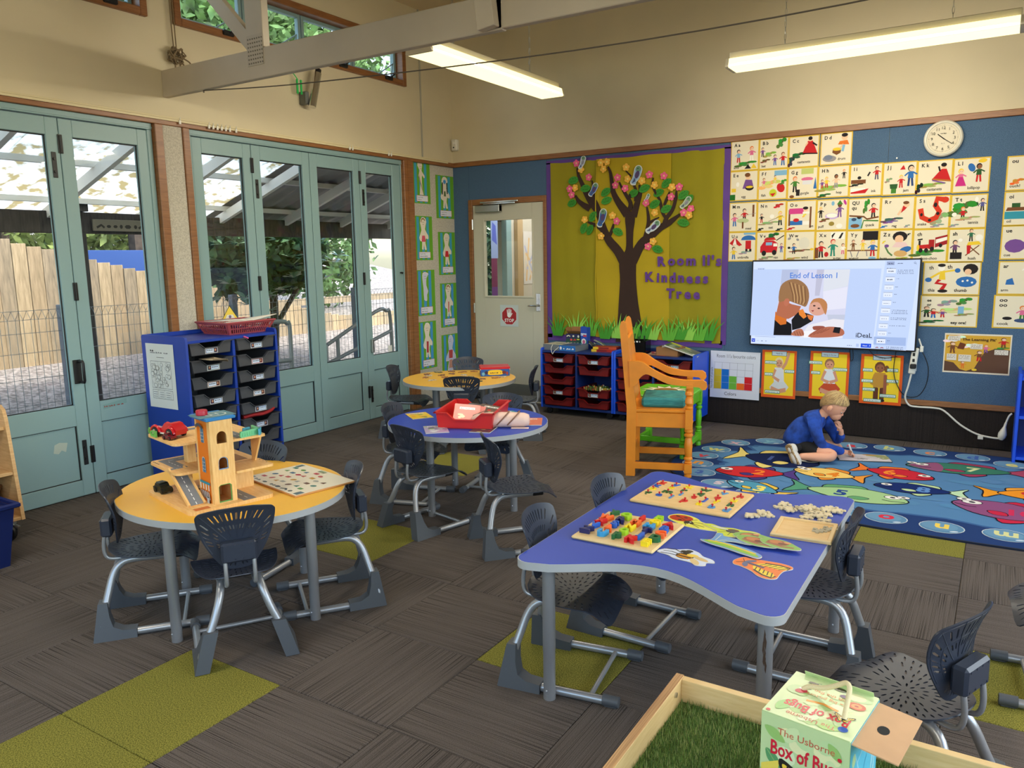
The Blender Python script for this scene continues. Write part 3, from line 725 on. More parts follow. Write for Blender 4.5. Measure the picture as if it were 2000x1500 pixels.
def tray(label, loc, rz, ms, mt, group, card=None, parent=None, name='storage_tray'):
    o = thing(name, label, 'tray', loc, rz, group)
    for nm, me in zip(('tub', 'lip'), ms):
        if not me.materials: me.materials.append(mt)
        q = bpy.data.objects.new(nm, me); COL.link(q); q.parent = o
    if card:
        c, side = card
        hh = .036; m = Pic(); m.rect(-.048,0,.048,hh,(236,234,228)); m.rect(-.045,.003,.045,hh-.003,c); m.rect(-.041,.006,.041,hh-.006,(206,220,240))
        m.rect(side*.03-.011,.006,side*.03+.011,hh-.005,(80,50,50)); m.ell(side*.03,.02,.006,.008,(200,150,120))
        m.scrib(-.012*side-.024, .018, .048, .009, (60,60,80), len(COL))
        q = obj('name_card', m.flip(), PAPER, o, loc=(0,-.0035,.006), smooth=0)
    return o
cg = cabinet('tall dark blue cabinet full of grey trays beside the glass doors', (.5,-3.588,0), PI/2, .738, .465, .99, .962, blue, blue)
ordn = ['top', 'second', 'third', 'fourth', 'fifth', 'sixth', 'seventh', 'bottom']
cc = [(170,60,80),(90,120,170),(150,90,60),(120,150,160)]
for c in range(2):
    for r in range(8):
        off = R.random()*.02
        y = -3.588+.018+.175+c*.355
        extra = {(0,1):' under brown paper', (1,5):' spilling red cloth'}.get((c,r), '')
        tray('grey tray, %s row, %s column of the tall blue cabinet%s' % (ordn[r], ('left','right')[c], extra), (.5+off-.012, y, .944-.111*r-.082), PI/2, GT, greyt, 'grey trays in the tall blue cabinet', (cc[(r*3+c)%4] if (r+c)%3 else (40,60,120), (1,-1)[(r+c)%2]) if not (c==1 and r>5) else None)
m = MB(); m.add([(0,0,0),(.15,-.02,.003),(.16,.10,-.002),(.09,.155,-.03),(-.01,.12,.0)], [(0,1,2,3,4)]); q = obj('paper_sheet', m, mat('kraft_paper', (178,160,130), .8), None, (.50,-3.50,.842), 0); q.modifiers.new('t','SOLIDIFY').thickness = .002
tag(q, 'brown paper sheet lying over the second grey tray', 'paper')
m = MB(); m.tube(spline([(.48,-3.17,.395),(.49,-3.10,.402),(.50,-3.02,.398),(.505,-2.95,.412),(.49,-2.91,.43)],4),[.012]*17,6); m.tube(spline([(.44,-3.15,.39),(.46,-3.02,.40),(.46,-2.92,.415)],4),.018,6); tag(obj('red_cloth', m, mat('red_cloth', (150,24,30), .8)), 'bright red cloth spilling from the sixth grey tray', 'cloth')
m = MB(); m.tube(spline([(.47,-3.12,.945),(.505,-3.135,.952),(.512,-3.11,.94)],4),.006,6); tag(obj('pink_strap', m, mat('pink_strap', (220,90,150), .6)), 'pink strap showing in the top right grey tray', 'strap')
# worksheet on the end of that cabinet
p = Pic(); p.rect(0,0,.295,.425,(222,222,216)); p.rect(.04,.13,.255,.31,(40,40,44)); p.rect(.042,.132,.253,.308,(222,222,216)); p.rect(.04,.06,.255,.12,(40,40,44)); p.rect(.042,.062,.253,.118,(222,222,216))
p.scrib(.105,.362,.14,.014,(120,120,120)); p.scrib(.045,.372,.055,.022,(60,60,60)); p.rect(.045,.362,.10,.366,(90,90,90)); p.line([(.11,.335),(.19,.335)],.003,(90,90,90))
p.line([(.04,.22),(.155,.22)],.0014,(70,70,70)); p.line([(.155,.132),(.155,.308)],.0014,(70,70,70)); p.line([(.12,.308),(.12,.132)],.0012,(120,120,120))
for k in range(52):
    x, y = .05+R.random()*.19, .145+R.random()*.15; r = .006+R.random()*.012; p.ell(x,y,r,r*.9,(90,90,94),n=9); p.ell(x,y,r*.86,r*.76,(222,222,216),n=9)
for k in range(3):
    for j in range(3): p.line([(.052+k*.068,.105-j*.015),(.095+k*.068,.105-j*.015)],.003,(130,130,134))
    p.line([(.104+k*.068,.062),(.104+k*.068,.118)],.001,(100,100,100))
q = Pic(); q.rect(0,0,1,1,(0,0,0))
tag(obj('worksheet', p.flip(), PAPER, None, (.078,-3.590,.512), 0, smooth=0), 'white worksheet with boxes of small drawings taped to the tall blue cabinet', 'poster')
# pink basket with papers on top
bk = thing('plastic_basket', 'dusty pink slotted plastic basket full of papers on the tall cabinet', 'basket', (.27,-3.01,.962), 0)
pink = mat('pink_basket', (172,78,84), .45)
def wall_slots(p0, p1, q0, q1, cols, rows):       # slanted wall p0-p1 (bottom) to q0-q1 (top) left as bars round two rows of slots
    m = MB(); P0, P1, Q0, Q1 = map(V3, (p0,p1,q0,q1)); nn = (P1-P0).cross(Q0-P0).normalized()*.0035
    def quad(u0, u1, v0, v1):
        pt = lambda u, v: (P0*(1-u)+P1*u)*(1-v)+(Q0*(1-u)+Q1*u)*v
        a = [pt(u0,v0),pt(u1,v0),pt(u1,v1),pt(u0,v1)]; m.add(a+[x+nn for x in a], [(0,3,2,1),(4,5,6,7),(0,1,5,4),(1,2,6,5),(2,3,7,6),(3,0,4,7)])
    for v0, v1 in ((0,.12),(.46,.54),(.86,1)): quad(0,1,v0,v1)
    for v0, v1 in ((.12,.46),(.54,.86)):
        quad(0,.06,v0,v1); quad(.94,1,v0,v1)
        for k in range(cols-1): u = .06+.88*(k+1)/cols; quad(u-.010,u+.010,v0,v1)
    return m
bt = [(-.13,-.165,0),(.13,-.165,0),(.13,.165,0),(-.13,.165,0)]; tp_ = [(-.165,-.205,.082),(.165,-.205,.082),(.165,.205,.082),(-.165,.205,.082)]
for k in range(4): obj('slotted_side', wall_slots(bt[k], bt[(k+1)%4], tp_[k], tp_[(k+1)%4], (14,18)[k%2], 2), pink, bk)
m = MB(); m.bx(-.13,.13,-.165,.165,0,.004); obj('base', m, pink, bk)
m = MB(); m.tube([(-.168,-.208,.083),(.168,-.208,.083),(.168,.208,.083),(-.168,.208,.083)],.006,6,closed=True); obj('rim', m, pink, bk)
pw = mat('white_paper', (226,220,208), .8)
m = MB(); m.add([(.10,-3.19,.05+.962),(.43,-3.19,1.056),(.42,-2.86,1.058),(.10,-2.86,1.02)], [(0,1,2,3)]); m.add([(.15,-3.18,1.05),(.42,-3.17,1.066),(.40,-2.98,1.060),(.14,-3.0,1.052)], [(0,1,2,3)]); m.add([(.2,-3.0,1.045),(.43,-2.99,1.055),(.43,-2.78,1.085),(.25,-2.8,1.05)],[(0,1,2,3)])
q = obj('papers', m, pw); q.modifiers.new('t','SOLIDIFY').thickness = .006; tag(q, 'loose stack of white papers lying in the pink basket', 'papers')
p = Pic(); p.poly([(0,0),(.15,0),(.075,.105)],(60,60,40)); p.poly([(.008,.004),(.142,.004),(.075,.097)],(244,214,90)); p.poly([(.03,.004),(.12,.004),(.10,.035),(.05,.035)],(236,230,214)); p.ell(.075,.02,.012,.012,(120,110,150)); p.flip()
tag(obj('warning_triangle', p, PAPER, None, (.012,-2.93,1.035), PI/2, smooth=0), 'yellow warning triangle sticker on the door glass above the pink basket', 'sign')

# low red-tray cabinets under the display
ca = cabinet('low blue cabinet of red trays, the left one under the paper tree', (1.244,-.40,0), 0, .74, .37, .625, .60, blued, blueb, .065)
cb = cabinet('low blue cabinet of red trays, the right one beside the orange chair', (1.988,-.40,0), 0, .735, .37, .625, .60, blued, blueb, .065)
for u, nm in ((1.244,'left'),(1.988,'right')):
    for c in range(2):
        for r in range(5):
            if nm == 'left' and c == 1 and r == 2: continue
            lab = (nm == 'left' and (c,r) in ((0,0),(0,3),(1,0),(1,3))) or (nm == 'right' and (c,r) == (1,0))
            tray('dark red tray, %s row, %s column of the %s low cabinet%s' % (['top','second','middle','fourth','bottom'][r], ('left','right')[c], nm, ' holding coloured beads' if (nm,c,r)==('left',1,3) else ''),
                 (u+.19+c*.36, -.40-R.random()*.018, .573-.10*r-.078), 0, RT, redt, 'dark red trays in the low blue cabinets', ((60,60,66), -1) if lab else None)
m = MB(); 
for k in range(160):
    x, y = 1.80+R.uniform(-.13,.13), -.36+R.random()*.12; c = R.choice([(60,130,50),(200,170,60),(180,50,40),(70,90,40),(150,120,60),(230,220,190)]); m.bx(x-.006,x+.006,y-.006,y+.006,.25,.268+R.random()*.028*(1-abs(x-1.8)*4),.0015,col=c)
tag(obj('coloured_beads', m, PAINT), 'heap of small coloured beads in the fourth right red tray', 'beads', kind='stuff')

# things standing on the low cabinets
def bxobj(name, label, cat, loc, rz, size, mtop, faces=None, bev=.003):
    o = thing(name, label, cat, loc, rz); a, b_, c = size
    obj('carton', B(-a/2,a/2,-b_/2,b_/2,0,c,bev), mtop, o)
    if faces:
        for nm, pic, l, r in faces: obj(nm, pic, GLOSSP, o, loc=l, rot=r, smooth=0)
    return o
grey = mat('grey_carton', (110,116,124), .6); kraft = mat('brown_card', (150,104,62), .75)
p = Pic(); p.rect(0,0,.18,.05,(40,110,190)); p.ell(.02,.025,.012,.015,(240,240,240)); p.scrib(.045,.016,.12,.022,(240,240,244),5); p.flip()
p2 = Pic(); p2.rect(0,0,.20,.22,(222,214,196)); p2.poly([(.2,0),(.36,0),(.36,.22),(.2,.22)],(44,86,140)); p2.rect(.07,.10,.17,.125,(40,40,40))
q = bxobj('box_file', 'grey and white card box file with blue end and string, left on the cabinet', 'box', (1.44,-.27,.60), -.10, (.36,.22,.055), grey, [('end_label', p, (.0,-.1115,.002), None), ('lid', p2, (-.18,-.11,.0555), (0,0,0))])
m = MB(); m.tube(spline([(1.36,-.375,.655),(1.36,-.405,.62),(1.385,-.425,.575),(1.40,-.42,.60),(1.44,-.40,.64)],4),.0025,5); tag(obj('white_string', m, whitep), 'white string loop hanging from the box file over a red tray', 'string')
p = Pic(); p.rect(0,0,.15,.14,(26,66,56)); p.poly([(0,.14),(.15,.14),(.15,.11),(0,.09)],(40,40,84)); p.scrib(.008,.114,.09,.022,(226,226,200)); p.scrib(.042,.078,.07,.026,(206,60,66)); p.rect(.118,.085,.145,.095,(220,200,60)); p.ell(.133,.118,.01,.012,(220,220,200))
for k in range(4): p.ell(.025+k*.034,.035,.019,.024,(236,220,200)); p.ell(.025+k*.034,.03,.014,.018,[(120,50,40),(150,120,70),(60,50,40),(150,60,40)][k])
p.flip()
q = bxobj('game_carton', 'tall opened dark green game carton with brown flaps on the left cabinet', 'box', (1.47,-.13,.60), -.03, (.15,.10,.14), mat('dark_green_card', (26,60,54), .6), [('front_print', p, (-.075,-.0508,0), None)])
for (a, l, r) in (((.145,.06,.002),(0,.05,.17),(1.3,0,0)),((.06,.09,.002),(-.07,0,.168),(0,1.25,0)),((.145,.06,.002),(.01,-.045,.155),(-.6,0,0))):
    obj('flap', B(-a[0]/2,a[0]/2,-a[1]/2,a[1]/2,-.001,.001), kraft, q, loc=l, rot=r)
p = Pic(); p.poly([(0,0),(.07,0),(.07,.20),(.06,.215),(.01,.215),(0,.20)],(34,76,180)); p.rect(0,0,.07,.09,(30,110,96)); p.rect(.004,.128,.066,.15,(210,220,240)); p.rect(.03,.118,.066,.135,(200,60,80)); p.ell(.035,.075,.026,.028,(226,226,226)); p.ell(.037,.072,.016,.018,(190,90,130)); p.rect(.01,.01,.06,.032,(226,226,216)); p.scrib(.008,.134,.054,.012,(40,60,150)); p.flip()
q = bxobj('narrow_carton', 'narrow tall blue carton with teal foot beside the game carton', 'box', (1.59,-.16,.60), -.12, (.07,.06,.205), mat('blue_card', (34,70,170), .5), [('front_print', p, (-.035,-.0308,0), None)])
m = MB()
for k in range(14):
    a = R.uniform(-.5,.5); x, y, z = 1.72+R.uniform(-.06,.07), -.16+R.uniform(-.06,.05), .61+R.random()*.055
    m.bx(-.06,.06,-.012,.012,-.001,.001,col=R.choice([(216,214,206),(60,60,60),(150,154,150),(90,110,96)]),M=T(x,y,z,a,R.uniform(-.3,.3),.35+R.uniform(-.2,.3)))
tag(obj('paper_strips', m, PAINT), 'pile of black and white paper strips beside the narrow carton', 'papers', kind='stuff')
for k, (l, c) in enumerate((('red and yellow boxed card game, the lower of two on the left cabinet',(170,40,34)),('red and orange boxed card game, the upper of two on the left cabinet',(190,70,40)))):
    p = Pic(); p.rect(0,0,.22,.022,c); p.rect(0,0,.05,.022,(230,190,50)); p.rect(.06,.004,.15,.018,(120,30,36)); p.flip()
    bxobj('card_game', l, 'game', (1.83+.015*k,-.24,.60+.0235*k), .04+.06*k, (.22,.12,.023), mat('game_red', (150,34,30), .5), [('spine_print', p, (-.11,-.0606,.0005), None)])
t = thing('pencil_caddy', 'glossy black plastic caddy of pens behind the orange chair', 'caddy', (2.13,-.21,.60), .05)
m = MB(); m.bx(-.10,.10,-.07,.07,0,.005); 
for a in ((-.10,.10,-.07,-.062),(-.10,.10,.062,.07),(-.10,-.092,-.07,.07),(.092,.10,-.07,.07),(-.003,.003,-.07,.07)): m.bx(*a,0,.115,.002)
obj('tub', m, mat('gloss_black', (10,10,12), .15), t)
p = Pic(); p.scrib(-.045,0,.09,.024,(228,228,228)); p.flip(); obj('lettering', p, PAPER, t, loc=(.01,-.0712,.10), smooth=0)
for k in range(9):
    m = MB(); x, y = R.uniform(-.08,.08), R.uniform(-.05,.05); m.tube([(x,y,.01),(x+R.uniform(-.03,.03),y+R.uniform(-.02,.02),.14+R.random()*.03)],.004,6); tag(obj('felt_pen', m, black, None, (2.13,-.21,.60)), 'dark felt pen standing in the glossy black caddy', 'pen', 'felt pens in the black caddy')
for k in range(3):
    p = Pic(); p.rect(0,0,.20,.14,[(186,44,44),(214,196,170),(196,60,56)][k]); p.rect(.02,.02,.12,.09,[(214,190,170),(190,60,50),(220,200,180)][k]); 
    tag(obj('magazine', p, GLOSSP, None, (2.24+.03*k,-.33+.03*k,.602+.003*k), -.1+.3*k, smooth=0), ['lowest red magazine beside the black caddy','middle cream magazine beside the black caddy','top red magazine beside the black caddy'][k], 'magazine', 'magazines beside the black caddy')
q = thing('open_carton', 'open brown cardboard box on the right cabinet under a tilted magazine', 'box', (2.46,-.26,.60), -.05)
m = MB()
for a in ((-.10,.10,-.08,-.076),(-.10,.10,.076,.08),(-.10,-.096,-.08,.08),(.096,.10,-.08,.08)): m.bx(*a,0,.075)
m.bx(-.1,.1,-.08,.08,0,.003); obj('carton', m, kraft, q)
m = MB(); m.tube([(2.40,-.30,.655),(2.47,-.28,.665)],.03,10); m.tube([(2.42,-.22,.66),(2.50,-.24,.665)],.022,10); tag(obj('paper_rolls', m, mat('grey_paper', (140,144,140), .7)), 'rolled grey papers in the open brown box', 'papers')
p = Pic(); p.rect(0,0,.30,.22,(120,124,116)); p.rect(0,.0,.03,.22,(70,74,70)); p.rect(0,.16,.18,.22,(206,196,60)); p.rect(.03,.02,.28,.15,(150,152,140))
for k in range(24): p.ell(.05+R.random()*.2,.03+R.random()*.11,.02+R.random()*.02,.012,R.choice([(110,114,104),(176,178,166),(90,94,88)]))
p.rect(.25,.0,.30,.045,(236,236,230)); p.text('5',.262,.004,.05,(30,30,30),bold=.001)
b_ = B(0,.30,0,.22,-.012,-.0005,.001); b_.add(p.v,p.f); b_.c = [(210,208,198)]*(len(b_.f)-len(p.f))+p.c; b_.hascol = True
tag(obj('thick_magazine', b_, GLOSSP, None, (2.44,-.36,.70), 0, (0,.30,.05), smooth=0), 'thick grey magazine leaning off the open brown box', 'magazine')

# blue bookcase at the right edge
bc_ = thing('bookcase', 'blue bookcase at the right edge of the photo, empty shelves', 'bookcase', (5.35,-.25,0))
for x in (4.985, 5.70): obj('side_panel', B(x-5.35,x-5.35+.02,-.18,.22,0,.625,.003), blueb, bc_)
for z in (.05,.335,.60): obj('shelf', B(-.345,.35,-.175,.22,z-.02,z,.002), blueb, bc_)
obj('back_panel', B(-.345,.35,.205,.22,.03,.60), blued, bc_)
# birch shelf on casters at the left edge, with a basket and a tub before it
ply = mat('birch_ply', (196,150,96), .5, kind='wood', rgb2=(216,174,120), scale=(3,3,22)); pledge = mat('ply_edge', (206,166,120), .6, kind='wood', rgb2=(150,104,64), scale=(1,1,160))
sh = thing('display_shelf', 'birch plywood display shelf on white casters at the left edge of the photo', 'shelf', (.15,-4.70,0))
MX = Matrix(((1,0,0,0),(0,0,1,0),(0,1,0,0),(0,0,0,1)))
pr = [(-.55,.115),(.36,.115),(.30,.66),(.285,.705),(.25,.727),(-.55,.727)]
for y in (.04,): 
    m = MB(); m.prism(pr, y, y+.018, M=MX); obj('side_panel', m, ply, sh)
m = MB(); m.prism(pr, -.80, -.782, M=MX); obj('side_panel', m, ply, sh)
for (z, xf, b2) in ((.127,.355,.02),(.37,.325,.02),(.61,.29,.02)): obj('shelf', B(-.55,xf,-.782,.04,z-.012,z+.006,.002), ply, sh)
obj('back_panel', B(-.56,-.55,-.78,.04,.115,.72), ply, sh)
m = MB(); m.lathe([(.03,-.016),(.047,-.013),(.05,-.006),(.05,.006),(.047,.013),(.03,.016)],18,M=T(.30,-.01,.05,.5,PI/2)); cs = obj('caster', m, black, sh)
m = MB(); m.lathe([(.034,-.019),(.036,-.015),(.036,.015),(.034,.019)],18,M=T(.30,-.01,.05,.5,PI/2)); obj('wheel_disc', m, whitep, cs)
m = MB(); m.bx(.27,.33,-.03,.03,.092,.115,.006); m.tube([(.30,.0,.095),(.34,.03,.07)],.012,8); obj('fork', m, steel, cs)
bs = thing('wicker_basket', 'brown wicker basket on the lower shelf of the birch unit', 'basket', (.28,-4.80,.135))
m = MB()
for k in range(9):
    q = .085+.004*k; m.tube([(q*math.cos(a)+(.004 if (i+k)%2 else -.004)*math.cos(a), q*math.sin(a)*1.3, .008+.017*k) for i, a in enumerate([2*PI*j/22 for j in range(22)])],.009,5,closed=True)
obj('weave', m, mat('wicker', (120,84,50), .7, var=(60,.3)), bs)
tb = thing('plastic_tub', 'navy blue plastic tub standing on the floor in front of the birch shelf', 'tub', (.70,-5.03,0))
navy = mat('navy_plastic', (16,34,92), .4)
m = MB(); v = [(.13,0),(.165,.40)]
for (w0, z0, w1, z1) in ((.125,0,.155,.30),): 
    m.add([(sx*w,sy*w*1.2,z) for w, z in ((w0,z0),(w1,z1)) for sx, sy in ((-1,-1),(1,-1),(1,1),(-1,1))], [(3,2,1,0),(0,1,5,4),(1,2,6,5),(2,3,7,6),(3,0,4,7)])
obj('tub', m, navy, tb)
m = MB(); m.tube([(-.165,-.20,.305),(.165,-.20,.305),(.165,.20,.305),(-.165,.20,.305)],.014,6,closed=True); m.bx(-.15,.15,-.18,.18,.28,.29); obj('rim', m, navy, tb)
m = MB(); m.bx(-.08,.10,-.06,.04,0,.002,M=T(.68,-4.98,.325,.3,0,.25)); tag(obj('paper_in_tub', m, pw), 'white paper sticking out of the navy tub', 'paper')

# ================================================================ ORANGE ARMCHAIR AND GREEN STOOL TABLE
def turned(x, y, z0, z1, r, m_, seq):
    """a turned post: seq = [(fraction, radius factor)]"""
    m_.lathe([(r*f, z0+(z1-z0)*q) for q, f in seq], 12, M=T(x,y,0)); return m_
SEQ = [(0,.75),(.04,1),(.08,.6),(.12,1.05),(.17,1.05),(.2,.7),(.24,.8),(.5,1.0),(.72,.82),(.76,.62),(.80,1.05),(.85,1.1),(.89,.65),(.93,1.0),(1,1.0)]
orange = mat('orange_paint', (234,140,36), .38, var=(6,.05), bump=(40,.05)); lime = mat('lime_paint', (102,186,30), .38, var=(6,.05), bump=(40,.05))
oc = thing('armchair', 'orange painted wooden armchair with turned front legs beside the rug', 'chair', (2.93,-1.68,0), math.radians(19))
def op(name, m, mm=orange): return obj(name, m, mm, oc)
# local frame: +x forward, y from near side (-.21) to far side (+.21)
XZ = Matrix(((1,0,0,0),(0,0,1,0),(0,1,0,0),(0,0,0,1)))
for s in (-1, 1):
    y = s*.205
    m = MB(); m.prism([(-.215,0),(-.155,0),(-.148,.46),(-.215,.97),(-.225,1.02),(-.238,1.035),(-.252,1.03),(-.262,1.0),(-.212,.46)], y-.021, y+.021, M=XZ); op('back_post', m)
    m = MB(); m.bx(.165,.215,s*.22-.025,s*.22+.025,.035,.10,.003); m.bx(.165,.215,s*.22-.025,s*.22+.025,.33,.462,.003); turned(.19,s*.22,.10,.33,.027,m,SEQ); m.lathe([(.012,0),(.024,.008),(.024,.022),(.014,.035)],12,M=T(.19,s*.22,0)); m.bx(.17,.21,s*.22-.02,s*.22+.02,.60,.63,.002); turned(.19,s*.22,.462,.60,.024,m,[(0,.9),(.08,1.1),(.16,.6),(.3,1.15),(.5,1.05),(.62,.6),(.7,1.15),(.8,1.1),(.88,.7),(1,.9)]); op('front_leg', m)
    ar = spline([(-.20,.775),(-.12,.77),(-.05,.725),(.05,.675),(.15,.655),(.24,.655),(.275,.655)],4)+[(.296,.64),(.302,.615),(.29,.595),(.27,.592)]+spline([(.25,.61),(.15,.617),(.05,.63),(-.04,.672),(-.09,.69),(-.13,.66),(-.15,.62),(-.19,.60)],3)
    m = MB(); m.prism(ar, s*.215-.022, s*.215+.022, M=XZ); op('armrest', m)
    op('side_stretcher', B(-.17,.17,s*.212-.013,s*.212+.013,.05,.095,.003)); op('side_rail', B(-.17,.17,s*.207-.014,s*.207+.014,.335,.432,.003))
op('front_rail', B(.176,.204,-.2,.2,.335,.432,.003)); op('back_rail', B(-.19,-.165,-.19,.19,.335,.432,.003)); op('front_stretcher', B(.178,.202,-.2,.2,.12,.165,.003)); op('back_stretcher', B(-.19,-.168,-.19,.19,.12,.165,.003))
op('seat', B(-.20,.205,-.225,.225,.434,.456,.006))
m = MB(); m.bx(-.012,.012,-.185,.185,.50,.92,.004,M=T(-.165,0,0)); m.v = [(x-max(0,z-.46)*.118,y,z) for x,y,z in m.v]; op('back_panel', m)
tag(obj('cushion', B(-.12,.165,-.165,.165,.458,.523,.015), mat('teal_cushion', (30,104,112), .8, kind='wood', rgb2=(60,150,146), scale=(4,4,60)), None, (2.93,-1.68,0), math.radians(19)), 'striped teal cushion on the orange armchair seat', 'cushion')

gt = thing('stool_table', 'lime green painted wooden low table with sunflower top and turned legs', 'table', (2.775,-1.185,0), math.radians(5))
def gp(name, m, mm=lime): return obj(name, m, mm, gt)
for sx in (-1, 1):
    for sy in (-1, 1):
        x, y = sx*.195, sy*.225; m = MB(); m.bx(x-.022,x+.022,y-.022,y+.022,.345,.435,.003); m.bx(x-.022,x+.022,y-.022,y+.022,.045,.115,.003); turned(x,y,.115,.345,.024,m,SEQ); m.lathe([(.012,0),(.022,.01),(.022,.03),(.014,.045)],12,M=T(x,y,0)); gp('leg', m)
for s in (-1, 1):
    gp('apron', B(-.18,.18,s*.225-.012,s*.225+.012,.36,.432,.002)); gp('apron', B(s*.195-.012,s*.195+.012,-.21,.21,.36,.432,.002)); gp('stretcher', B(s*.195-.012,s*.195+.012,-.21,.21,.06,.10,.002))
gp('stretcher', B(-.19,.19,-.012,.012,.06,.10,.002)); gp('tabletop', B(-.225,.225,-.255,.255,.435,.46,.006))
p = Pic(dz=.0002); p.ell(0,0,.21,.235,(40,60,20),n=40)
p.k = 1; p = Pic(dz=.0002)
def star(r0, r1, n, sx=1, sy=1): return [((r1 if k%2 else r0)*math.cos(PI*k/n)*sx, (r1 if k%2 else r0)*math.sin(PI*k/n)*sy) for k in range(2*n)]
p.poly(star(.115,.20,13),(50,40,20)); p.poly(star(.105,.19,13),(238,226,190)); p.ell(0,0,.088,.088,(50,40,20),n=24); p.ell(0,0,.082,.082,(150,104,40),n=24)
gp('sunflower_print', p, PAINT).location = (0,0,.4605)

# ================================================================ THINGS ON THE WALLS
YB = -.0095      # face of the pinboard
def on_wall(name, pic, x, z, label, cat, group=None, m=PAPER, y=YB, base=None, th=.0012):
    """upright paper on the back wall: a thin sheet with its flat print"""
    o = thing(name, label, cat, (x, y, z), 0, group)
    if base: obj('paper', B(0,base[0],-.0008,th,0,base[1]), mat('card_paper', (230,222,200), .8), o)
    obj('print', pic.flip(), m, o, loc=(0,-.0009,0), smooth=0); return o
CRM, YEL = (232,222,198), (222,184,62)
RED, BLU, GRN_, BLK, PNK, PUR, ORG, BRN, SKN, GRY, YLW, WHT, DKG, LBL = (196,40,44),(52,110,180),(70,128,54),(40,36,38),(220,110,150),(120,80,150),(224,120,50),(120,76,48),(238,196,160),(150,146,150),(236,200,60),(244,240,230),(50,90,50),(130,180,214)
def card(t, word, pos, draw, w=.2315, h=.243, tpos=(.12,.80), ts=.15):
    p = Pic(w, h); p.rect(0,0,1,1,YEL); p.rect(.035,.035,.965,.965,CRM)
    draw(p)
    for k, l in enumerate(t.split('\n')): p.text(l, tpos[0], tpos[1]-k*.15, ts, BLK, bold=.004)
    p.text(word, pos[0], pos[1], .115, (60,54,50), bold=.002)
    return p
def ground(p, y=.2, c=(150,160,90)): p.bush(.5,y,.85,.09,c,12,3)
def multi(p, L):
    for a in L:
        f = a[0]; getattr(p, f)(*a[1:])
